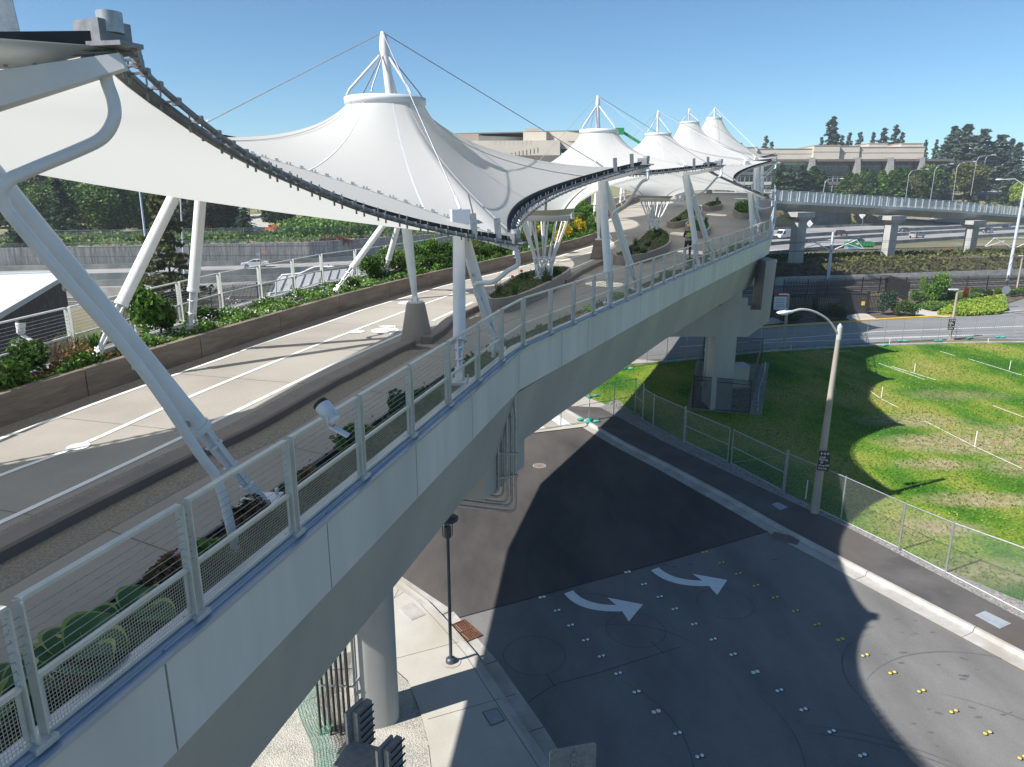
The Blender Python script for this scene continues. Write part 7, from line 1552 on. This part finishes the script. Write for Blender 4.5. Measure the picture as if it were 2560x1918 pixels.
# signal cabinets on poles at the bottom
def sigbox(px, py, Y, label, s=1.0):
    c = PY(px, py, Y); t = thing('signal_cabinet', (c.x, c.y, 0), label, 'cabinet', 'grey signal cabinets on posts'); s *= .8; MB().box(c, (.16 * s, .55 * s, 1.15 * s), rz=-.5).build('case', M_galv, t); MB().box(c + Vector((-.14, -.05, .03)), (.05, .62 * s, 1.2 * s), rz=-.5).build('back_plate', M_galv, t)
    MB().tube([Vector((c.x, c.y, .1)), c - Vector((0, 0, .5))], .06, 10).build('post', M_galv, t); MB().box(c + Vector((-.3, -.05, -.75)), (.35, .35, .5), rz=-.3).build('terminal_box', M_cream, t); m = MB()
    for k in range(6): m.box(c + Vector((.1, -.05, -.4 + k * .16)), (.02, .4, .03), rz=-.5)
    m.build('louvre', M_black, t)
sigbox(908, 1815, 11.6, 'taller grey signal cabinet beside the rounded column'); sigbox(984, 1905, 10.6, 'lower grey signal cabinet at the bottom edge', .9)
t = thing('equipment_box', PY(905, 1915, 10.9), 'pale grey equipment box at the bottom edge', 'box'); c = PY(905, 1925, 10.9); MB().box(c, (.75, .6, .5), rz=-.3).build('case', M_cream, t); MB().box(c + Vector((0, 0, .27)), (.8, .65, .04), rz=-.3).build('lid', M_galv, t); MB().tube([Vector((c.x, c.y, .1)), c], .07, 8).build('post', M_galv, t)
# green netting on the gravel
M_net = gridmat('green_netting', (.03, .14, .10), .055, .2, False, .0, .8); nl = [P(x, y, .13) for x, y in [(820, 1640), (790, 1690), (745, 1750), (752, 1800), (778, 1860), (785, 1918), (790, 1990)]]; nl = smoothline(nl, 4)
m = MB(); m.sheet([p for p in nl], [p + Vector((.55 + .15 * math.sin(i), .1, .30 + .12 * math.sin(i * 1.3))) for i, p in enumerate(nl)], uv=True); tag(m.build('netting', M_net), 'crumpled green netting lying on the pale gravel', 'netting'); 
m = MB(); m.sheet([p + Vector((.55, .1, .05)) for p in nl], [p + Vector((1.1, .2, .12)) for p in nl], uv=True); tag(m.build('netting', gridmat('black_netting', (.015, .015, .015), .07, .14, True, 0, .8)), 'black netting spread beside the cable pipes', 'netting')
# catenary and light poles
M_pbl = pmat('pale_blue_pole', (.50, .55, .62), (.42, .47, .55), 1, .5)
def catenary(bx, by, h, label, lights=False):
    t = thing('catenary_pole', (bx, by, 0), label, 'pole', 'overhead line poles'); b_ = Vector((bx, by, 0)); MB().tube([b_, b_ + Vector((0, 0, h))], [.25, .17], 14).build('pole', M_pbl, t)
    for s_ in (-1, 1):
        m = MB(); a = b_ + Vector((0, 0, 5.6)); e = b_ + Vector((s_ * 3.4, -.3, 6.5)); m.tube([a - Vector((0, 0, .7)), e], .07, 6); m.tube([a + Vector((0, 0, .9)), e + Vector((0, 0, -.05))], .05, 6); m.tube([e, b_ + Vector((s_ * 4.6, -.3, 5.2))], .05, 6); m.tube([a.lerp(e, .5), b_ + Vector((s_ * 4.4, -.3, 5.2))], .05, 6); m.build('bracket_arm', M_white, t)
    if lights:
        for s_ in (-1, 1):
            m = MB(); tp = b_ + Vector((0, 0, h)); e = tp + Vector((s_ * 3.4, 0, .6)); m.tube([tp - Vector((0, 0, .3)), tp.lerp(e, .5) + Vector((0, 0, .4)), e], .07, 6); m.build('arm', M_white, t); cobra(t, e, (s_, 0, 0), 1.8)
    return t
q = P(2068, 711, 0); catenary(q.x, q.y, 7.6, 'pale overhead line pole left one, just right of the bridge end'); q = P(2519, 702, 0); catenary(q.x, q.y, 14.4, 'tall pale overhead line pole at the right, topped by lamp arms', True)
wr = thing('overhead_wires', (20, 100, 5), 'thin overhead wires above the railway', 'wires')
for dx, z in ((-4.6, 5.2), (4.4, 5.2), (-4.5, 6.4), (4.4, 6.4)): MB().tube([(-60 + dx, 92, z), (q.x + dx - 30, q.y - 6, z - .2), (q.x + dx, q.y, z), (q.x + 70, q.y + 14, z)], .022, 4).build('wire', M_dark, wr)
def roadlamp(bp_, tp_, armto, label, group='tall freeway lamps'):
    t = thing('street_lamp', bp_, label, 'street lamp', group); m = MB(); mid = Vector((tp_.x, tp_.y, tp_.z)); m.tube([bp_, bp_.lerp(mid, .5), mid - Vector((0, 0, (tp_.z - bp_.z) * .12)), mid.lerp(armto, .15) - Vector((0, 0, .1)), mid.lerp(armto, .5) + Vector((0, 0, .1)), armto], [.16, .13, .1, .09, .08, .07], 8); m.build('pole', M_galv, t); cobra(t, armto, (1, 0, 0), 2.0)
for i, (bx, by, tx, ty, ax, ay, Y) in enumerate([(665, 640, 688, 518, 800, 511, 262), (1298, 690, 1330, 452, 1455, 439, 270), (1488, 690, 1532, 412, 1645, 399, 276), (1660, 680, 1700, 394, 1820, 380, 284), (1800, 640, 1850, 342, 1960, 330, 296), (1895, 560, 1915, 345, 1975, 332, 330)]):
    roadlamp(PY(*z2(bx, by), Y), PY(*z2(tx, ty), Y), PY(*z2(ax, ay), Y), ordn[i] + ' tall freeway lamp from the left with its arm to the right')
for i, (bx, by, tx, ty, ax, ay) in enumerate([(1575, 610, 1592, 545, 1622, 530), (1620, 590, 1640, 530, 1662, 518), (1655, 600, 1672, 520, 1700, 508), (1765, 565, 1782, 500, 1812, 490), (1828, 555, 1842, 495, 1872, 482)]):
    roadlamp(PY(*z2(bx, by), 340), PY(*z2(tx, ty), 340), PY(*z2(ax, ay), 340), ordn[i] + ' small far lamp up the sloping road', 'small lamps up the sloping road')
# left hand poles
bl = P(385, 770, 0); t = thing('light_pole', bl, 'slim bluish light pole behind the slanted left legs', 'pole', 'light poles at left'); MB().tube([bl, PY(345, 440, bl.y + 1)], [.17, .1], 8).build('pole', M_pbl, t); bl = P(462, 700, 0); t = thing('light_pole', bl, 'slim bluish light pole behind the vertical left legs', 'pole', 'light poles at left'); MB().tube([bl, PY(448, 440, bl.y)], [.15, .1], 8).build('pole', M_pbl, t)
bl = P(690, 730, 0); t = thing('street_lamp', PY(690, 706, 62), 'white lamp arm seen through the left guard rail', 'street lamp', 'street lamps'); a_ = PY(690, 706, 62); e_ = PY(812, 667, 62); m = MB(); m.tube(smoothline([Vector((a_.x, a_.y, 0)), a_, a_.lerp(e_, .5) + Vector((0, 0, .1)), a_.lerp(e_, .8) + Vector((0, 0, .25)), e_], 3), .07, 8); m.build('pole', M_white, t); cobra(t, e_, (1, 0, 0), 1.3)
bl = P(655, 735, 0); t = thing('sign_pole', bl, 'thin pole with small blue and orange plates left of the white sedan', 'pole'); tp_ = PY(650, 632, bl.y); MB().tube([bl, tp_], .06, 6).build('pole', M_galv, t); MB().box(tp_ + Vector((-.3, 0, -.2)), (.5, .05, .3)).build('plate', M_bluegr, t); MB().box(tp_ + Vector((.5, 0, .1)), (.7, .05, .12)).build('orange_plate', M_orange, t)
# diamond signs on the freeway (backs), stop sign back, shelters
for (x, y, yb, lab) in ((565, 857, 922, 'left diamond road sign seen from behind on the freeway'), (968, 792, 912, 'right diamond road sign seen from behind on the freeway')):
    b_ = P(*z2(x - 6, yb), .05); c = PY(*z2(x, y), b_.y); t = thing('road_sign', b_, lab, 'sign', 'diamond signs on the freeway'); MB().tube([b_, Vector((b_.x, b_.y, c.z))], .07, 6).build('post', M_galv, t); m = MB(); s_ = 1.15; v = [c + Vector((s_, 0, 0)), c + Vector((0, 0, s_ * 1.1)), c + Vector((-s_, 0, 0)), c + Vector((0, 0, -s_ * 1.1))]; d = Vector((0, .04, 0)); m.faces([p - d for p in v] + [p + d for p in v], [(0, 1, 2, 3), (7, 6, 5, 4), (0, 4, 5, 1), (1, 5, 6, 2), (2, 6, 7, 3), (3, 7, 4, 0)], False); m.build('panel', M_signwht, t)
b_ = P(2504, 772, 0); c = PY(2515, 725, b_.y); t = thing('stop_sign', b_, 'octagonal sign seen from behind by the lime ground cover', 'sign'); MB().tube([b_, Vector((c.x, c.y, c.z))], .04, 6).build('post', M_galv, t); m = MB(); m.face([c + Vector((.52 * math.cos(R(22.5 + 45 * k)), -.03, .52 * math.sin(R(22.5 + 45 * k)))) for k in range(8)]); m.face([c + Vector((.52 * math.cos(R(22.5 + 45 * k)), .0, .52 * math.sin(R(22.5 + 45 * k)))) for k in range(8)][::-1]); m.build('panel', M_galv, t)
for (x, y, lab) in ((1558, 655, 'left bus shelter on the sloping road'), (1690, 612, 'right bus shelter on the sloping road')):
    c = PY(*z2(x, y), 318); t = thing('bus_shelter', c, lab, 'bus shelter', 'bus shelters'); m = MB(); m.box(c + Vector((0, 0, 3.3)), (7, 3, .35)); m.build('roof', M_roofw, t); m = MB(); m.box(c + Vector((0, 1.2, 1.6)), (6, .1, 3)); m.box(c + Vector((-3, 0, 1.6)), (.1, 2.2, 3)); m.build('glass', M_glass, t); m = MB()
    for dx in (-3, 0, 3): m.box(c + Vector((dx, -1, 1.6)), (.2, .2, 3.3))
    m.build('post', M_galv, t)
# sloping road up the hill
A_ = [PY(2235, 545, 300), PY(2335, 512, 335), PY(2425, 486, 370), PY(2480, 468, 410), PY(2500, 458, 450)]; B_ = [PY(2420, 560, 296), PY(2470, 530, 330), PY(2515, 492, 365), PY(2530, 472, 405), PY(2530, 460, 450)]
m = MB(); m.sheet(A_, B_); struct(m.build('road', M_road2)); m = MB(); m.sheet([p + Vector((-3, 0, .3)) for p in A_], [p + Vector((.5, 0, .3)) for p in A_]); struct(m.build('pavement', M_conc)); m = MB(); C_ = [a.lerp(b, .45) + Vector((0, 0, .1)) for a, b in zip(A_, B_)]; m.sheet(C_, [p + Vector((.5, 0, 0)) for p in C_]); struct(m.build('road_line', M_line))
# green lift boom beyond the canopies
a_, b2_ = PY(1556, 330, 112), PY(1604, 360, 112); t = thing('boom_lift', (a_.x, a_.y, 0), 'green lift boom rising behind the second white cone', 'boom lift'); m = MB(); m.beam(a_, b2_, .36, .36); m.beam(b2_, Vector((b2_.x + .5, b2_.y, 6)), .6, .6); m.build('boom', M_green, t); MB().box(a_ + Vector((-.4, 0, .1)), (1.2, 1, .9)).build('platform', M_green, t); m = MB(); c = Vector((b2_.x + .5, b2_.y, 1.6)); m.box(c, (4, 2.4, 1.2)); m.build('chassis', M_green, t); m = MB()
for dx in (-1.4, 1.4):
    for dy in (-1.2, 1.2): m.tube([c + Vector((dx, dy - .15, -.9)), c + Vector((dx, dy + .15, -.9))], .6, 14)
m.build('wheels', M_black, t)
# banner and posts by the campus path
q = PY(622, 512, 178); t = thing('banner_post', (q.x, q.y, hill(q.x, q.y)), 'dark red vertical banner on a post by the campus path', 'banner'); MB().tube([(q.x, q.y, hill(q.x, q.y)), (q.x, q.y, q.z + 3)], .08, 6).build('post', M_dark, t); MB().box(Vector((q.x + .5, q.y, q.z + 1)), (.8, .06, 3.4)).build('cloth', pmat('crimson_cloth', (.25, .01, .02), (.2, .01, .02), 3, .8), t)
# =================== roadside strip beyond the lawn ===================
vb = [P(*z7(x, y), .05) for x, y in [(-50, 620), (700, 548), (1310, 520), (1310, 430), (1240, 380), (1040, 330), (600, 400), (100, 430), (-60, 460)]]; poly('shrub_bed', [(p.x, p.y) for p in vb], M_brownmulch, .06)
vb = [P(*z7(x, y), .05) for x, y in [(1310, 430), (1650, 500), (2080, 480), (2060, 400), (2212, 350), (2212, 285), (1600, 310), (1240, 370)]]; poly('shrub_bed', [(p.x, p.y) for p in vb], M_brownmulch, .062)
poly('footpath', [(p.x, p.y) for p in [P(*z7(x, y), .05) for x, y in [(1315, 425), (1660, 500), (1560, 518), (1300, 505)]]], M_conc, .09); poly('footpath', [(p.x, p.y) for p in [P(*z7(x, y), .05) for x, y in [(690, 505), (880, 480), (960, 520), (1000, 540), (760, 545)]]], M_conc, .09); poly('footpath', [(p.x, p.y) for p in [P(*z7(x, y), .05) for x, y in [(40, 530), (110, 520), (220, 560), (40, 580)]]], M_conc, .09)
poly('driveway', [(p.x, p.y) for p in [P(*z7(x, y), .05) for x, y in [(2060, 470), (2150, 480), (2300, 500), (2400, 380), (2212, 370), (2080, 400)]]], M_road2, .07)
def bush(x, y, yt, wpx, me, mat, label, group='shrubs of the roadside bed', nm='shrub'):
    b_ = P(*z7(x, y), .06); tp = PY(*z7(x, yt), b_.y); r = wpx * .2984 / 2 / 1774 * b_.y; return plant(nm, me, mat, b_, r * 1.05, max(.3, tp.z), label, 'shrub', group)
for (x, y, yt, w, me, mat, lab) in [(1050, 495, 290, 175, SHs[0], M_leafblue, 'blue green young pine at the path'), (1235, 500, 375, 180, SHs[1], M_leafmid, 'rounded dark green shrub right of the young pine'), (1130, 500, 400, 110, SHs[0], M_leafmid, 'green shrub between the young pine and the round shrub'), (1500, 410, 140, 210, SHs[1], M_leaf, 'tall loose yellow green shrub, tallest of the bed'), (1410, 400, 230, 140, SHs[0], M_leaf, 'light green shrub left of the tallest one'), (1360, 330, 175, 80, SHs[0], M_leafmid, 'small tree like shrub by the palisade fence'), (1320, 400, 290, 160, SHs[1], M_leafmid, 'green shrub at the left end of the sunny bed'), (1600, 400, 290, 120, SHs[0], M_leafmid, 'green shrub right of the tallest one'), (1712, 385, 270, 55, SHs[0], M_leafred, 'small red leaved shrub'),
        (620, 540, 400, 230, SHs[1], M_leafdark, 'large dark shrub in the shade left of the gate'), (530, 545, 440, 160, SHs[0], M_leafdark, 'dark shrub behind the lamp head'), (450, 480, 345, 80, SHs[0], M_leafblue, 'blue green shrub behind the dark ones'), (300, 560, 480, 180, SHs[1], M_leafdark, 'dark low shrub right of the notice board'), (200, 560, 490, 110, SHs[0], M_leafdark, 'dark low shrub below the notice board'), (690, 530, 440, 90, SHs[0], M_leafdark, 'dark shrub touching the gate'), (1150, 300, 235, 120, SHs[1], M_leafmid, 'green shrub behind the dense black fence')]:
    bush(x, y, yt, w, me, mat, lab)
for i, x in enumerate(range(1790, 2260, 62)): bush(x, 335 + (i % 2) * 8, 268 + (i % 3) * 8, 90, SHs[i % 2], M_leafdark if i % 3 else M_leafmid, ordn[i] + ' shrub from the left of the dark hedge by the palisade fence', 'dark hedge shrubs by the palisade fence')
lp = [P(*z7(x, y), .06) for x, y in [(1480, 495), (1560, 440), (1800, 380), (2050, 345), (2060, 400), (2075, 460), (2000, 490), (1700, 505)]]
pts = [(x, y, .1 + random.random() * .4) for x, y in inside(lp, 14000)]; tag(addmesh('ground_cover', leafcloud(np.array(pts), .22, 1.2), M_leaflime), 'lime green ground cover beside the far road', 'ground cover', kind='stuff')
lp = [P(*z7(x, y), .06) for x, y in [(1320, 440), (1550, 350), (1800, 330), (1900, 345), (1600, 430), (1450, 470)]]; pts = [(x, y, .1 + random.random() * .5) for x, y in inside(lp, 9000)]; tag(addmesh('ground_cover', leafcloud(np.array(pts), .25, 1.2), M_leafmid), 'mid green ground cover among the roadside shrubs', 'ground cover', kind='stuff')
# slope planting along the railway and verge weeds
pts = []
for i in range(11000):
    j = random.randrange(len(up1) - 1); f = random.random(); a_ = up1[j].lerp(up1[j + 1], f); b2_ = up2[j].lerp(up2[j + 1], f); p = a_.lerp(b2_, random.random() ** .8)
    if math.sin(p.x * .5) * math.sin(p.y * .9 + p.x * .2) < -.25 or p.x < 15: continue
    pts.append((p.x, p.y, p.z + .05 + random.random() ** 2 * .5))
tag(addmesh('slope_planting', leafcloud(np.array(pts), .42, 1.2), M_leafolive), 'sparse low plants on the dark mulch slope by the railway', 'planting', kind='stuff')
pts = []
for i in range(16000):
    j = random.randrange(len(up2) - 1); f = random.random(); p = up2[j].lerp(up2[j + 1], f).lerp(up3[j].lerp(up3[j + 1], f), random.random() ** 1.3 * .75)
    if p.x > 15: pts.append((p.x, p.y, p.z + .1 + random.random() ** 2 * .9))
tag(addmesh('verge_weeds', leafcloud(np.array(pts), .45, 1.3), M_leafolive), 'dry weeds and grass along the freeway verge', 'weeds', kind='stuff')
# lawn odds and ends: stakes and white line pipes
def stake(x, y, h, label, px2=None):
    b_ = P(x, y, .09); t = thing('stake', b_, label, 'stake', 'white stakes in the lawn'); MB().tube([b_, b_ + Vector((0, 0, h))], .025, 6).build('post', M_signwht, t)
z6 = lambda x, y: (1660 + x * .4069, 800 + y * .4069)
for i, (x, y, h) in enumerate([(1335, 478, .75), (1537, 322, .7), (1908, 780, .9), (2122, 305, .7), (1385, 150, .6), (1990, 140, .4), (870, 1100, .9), (618, 320, .8), (778, 190, .5)]): stake(*z6(x, y), h, ordn[i] + ' white stake in the lawn, ' + ['by the scalloped shade edge', 'in the sunny middle', 'on the worn brown patch', 'near the right edge', 'at the pale edging left of the centre', 'at the pale edging on the right', 'leaning by the lamp pole foot', 'beside the enclosure', 'at the shaded far edge'][i])
for i, seg in enumerate([[(1270, 440), (1330, 485), (1440, 540)], [(1320, 268), (1600, 368)], [(1400, 288), (1670, 370)], [(1870, 240), (2212, 345)], [(1600, 622), (1900, 775), (2200, 915)], [(2020, 528), (2212, 600)], [(575, 570), (585, 420), (620, 320)], [(940, 1158), (1440, 1400), (2212, 1800)], [(990, 200), (1150, 190)], [(1690, 192), (1790, 222)]]):
    pts = [P(*z6(*q), .1) for q in seg]; m = MB(); m.tube([p + Vector((0, 0, .02)) for p in pts], .014, 5); tag(m.build('irrigation_pipe', M_signwht, None, pts[0]), 'thin white pipe on the lawn, ' + ['along the shade edge', 'left of a parallel pair', 'right of a parallel pair', 'near the far right corner', 'crossing the worn patch', 'short one at the right edge', 'beside the enclosure', 'along the foot of the wire fence', 'in the shaded far part', 'short one near the far edging'][i], 'pipe', 'white pipes on the lawn')
# =================== WORKER ===================
def skin(name, joints, edges, mat, parent, sub=2, smooth=True):
    me = bpy.data.meshes.new(name); me.from_pydata([j[0] for j in joints], edges, []); o = bpy.data.objects.new(name, me); C.objects.link(o)
    o.parent = parent; ORG[o] = ORG[parent]; md = o.modifiers.new('skin', 'SKIN'); md.use_smooth_shade = True
    sv = me.skin_vertices[0].data if me.skin_vertices else None
    if sv is None: me.skin_vertices.new() if hasattr(me.skin_vertices, 'new') else None; sv = me.skin_vertices[0].data
    for i, j in enumerate(joints): r = j[1]; sv[i].radius = r if isinstance(r, tuple) else (r, r)
    sv[0].use_root = True; s_ = o.modifiers.new('sub', 'SUBSURF'); s_.levels = sub; s_.render_levels = sub; me.materials.append(mat); return o
wp = PD(1718, 645); wp = Vector((wp.x, wp.y, zd(wp.y))); wk = thing('person', wp, 'worker in yellow helmet and lime safety vest standing on the footbridge, hands at the chest', 'person')
M_skin = pmat('skin', (.35, .2, .14), (.3, .17, .12), 6, .6); M_hivis = pmat('lime_vest', (.30, .62, .03), (.26, .55, .03), 6, .7); M_shirt = pmat('black_shirt', (.015, .015, .018), (.02, .02, .024), 6, .8); M_trou = pmat('dark_trousers', (.02, .022, .03), (.03, .032, .04), 6, .85); M_helm = pmat('yellow_helmet', (.65, .45, .03), (.6, .4, .03), 6, .35); M_silver = pmat('reflective_tape', (.6, .62, .62), (.55, .56, .56), 6, .3)
J = [((0, 0, .98), (.15, .11)), ((0, 0, 1.15), (.15, .1)), ((0, 0, 1.36), (.18, .11)), ((0, 0, 1.47), (.10, .08)), ((0, 0, 1.55), .055), ((0, -.01, 1.64), (.078, .09)), ((0, -.01, 1.73), (.075, .09)),
     ((.19, 0, 1.42), .055), ((.25, -.03, 1.16), .045), ((.12, -.26, 1.12), .035), ((.05, -.3, 1.13), (.03, .02)), ((-.19, 0, 1.42), .055), ((-.25, -.03, 1.16), .045), ((-.12, -.26, 1.12), .035), ((-.05, -.3, 1.13), (.03, .02)),
     ((.1, 0, .9), .09), ((.115, -.01, .5), .06), ((.12, .01, .1), .042), ((.13, -.1, .04), .04), ((-.1, 0, .9), .09), ((-.13, -.01, .5), .06), ((-.15, .01, .1), .042), ((-.16, -.1, .04), .04), ((0, -.1, 1.66), .02)]
E = [(0, 1), (1, 2), (2, 3), (3, 4), (4, 5), (5, 6), (2, 7), (7, 8), (8, 9), (9, 10), (2, 11), (11, 12), (12, 13), (13, 14), (0, 15), (15, 16), (16, 17), (17, 18), (0, 19), (19, 20), (20, 21), (21, 22), (5, 23)]
for sgn, hb in ((1, 10), (-1, 14)):
    for k in range(4):
        i = len(J); J += [((sgn * (.04 - .0 * k), -.315, 1.15 - k * .018), .008), ((sgn * .0 - sgn * .01, -.345, 1.15 - k * .018), .007)]; E += [(hb, i), (i, i + 1)]
    i = len(J); J += [((sgn * .05, -.31, 1.17), .009), ((sgn * .03, -.33, 1.19), .007)]; E += [(hb, i), (i, i + 1)]
skin('body', J, E, M_skin, wk, 1)
skin('shirt', [((0, 0, .96), (.155, .115)), ((0, 0, 1.15), (.16, .11)), ((0, 0, 1.36), (.19, .12)), ((0, 0, 1.46), (.11, .09)), ((.19, 0, 1.42), .068), ((.25, -.03, 1.17), .056), ((.17, -.18, 1.14), .045), ((-.19, 0, 1.42), .068), ((-.25, -.03, 1.17), .056), ((-.17, -.18, 1.14), .045)], [(0, 1), (1, 2), (2, 3), (2, 4), (4, 5), (5, 6), (2, 7), (7, 8), (8, 9)], M_shirt, wk, 1)
skin('vest', [((0, 0, .93), (.168, .128)), ((0, 0, 1.15), (.172, .125)), ((0, 0, 1.34), (.19, .13)), ((0, 0, 1.44), (.14, .1))], [(0, 1), (1, 2), (2, 3)], M_hivis, wk, 1)
skin('trousers', [((0, 0, .95), (.16, .12)), ((.1, 0, .86), .1), ((.115, -.01, .5), .075), ((.12, .01, .12), .062), ((-.1, 0, .86), .1), ((-.13, -.01, .5), .075), ((-.15, .01, .12), .062)], [(0, 1), (1, 2), (2, 3), (0, 4), (4, 5), (5, 6)], M_trou, wk, 1)
for s_ in (-1, 1): skin('boot', [((s_ * .13, .03, .1), .055), ((s_ * .135, .02, .05), .05), ((s_ * .14, -.13, .04), .045)], [(0, 1), (1, 2)], M_black, wk, 1)
m = MB(); rr = []
for z, r in ((1.73, .15), (1.735, .125), (1.78, .122), (1.83, .1), (1.865, .05), (1.872, .0)): rr.append([wp + Vector((r * .9 * math.cos(a), -.01 + r * 1.1 * math.sin(a), z)) for a in [2 * math.pi * i / 16 for i in range(16)]])
m.faces([p for r_ in rr for p in r_], [(j * 16 + i, j * 16 + (i + 1) % 16, (j + 1) * 16 + (i + 1) % 16, (j + 1) * 16 + i) for j in range(5) for i in range(16)], True); m.build('helmet', M_helm, wk)
m = MB()
for z in (1.02, 1.2): m.tube([wp + Vector((.18 * math.cos(a), .132 * math.sin(a), z)) for a in [2 * math.pi * i / 20 for i in range(21)]], .02, 4, False)
for s_ in (-1, 1): m.tube([wp + Vector((s_ * .09, -.125, .95)), wp + Vector((s_ * .09, -.135, 1.38))], .018, 4)
m.build('reflective_tape', M_silver, wk); ph = tag(MB().box(wp + Vector((0, -.35, 1.14)), (.1, .015, .06)).build('phone', M_black, None, wp + Vector((0, -.35, 1.14))), 'small dark device held by the worker', 'phone')
wk.rotation_euler = (0, 0, -.25)

# =================== HAZE ===================
hz = MB(); hz.box((150, 300, 32), (1700, 900, 66)); ho = hz.build('haze', (lambda m: m)(bpy.data.materials.new('haze_air')), None); hm = ho.data.materials[0]; hm.use_nodes = True; hn = hm.node_tree.nodes; hn.remove(hn['Principled BSDF'])
pv = hn.new('ShaderNodeVolumePrincipled'); pv.inputs['Color'].default_value = (.82, .90, 1.0, 1); pv.inputs['Density'].default_value = 0.00032; pv.inputs['Anisotropy'].default_value = 0.2
hm.node_tree.links.new(pv.outputs['Volume'], hn['Material Output'].inputs['Volume']); tag(ho, 'thin pale haze over the whole view', 'haze', kind='stuff')
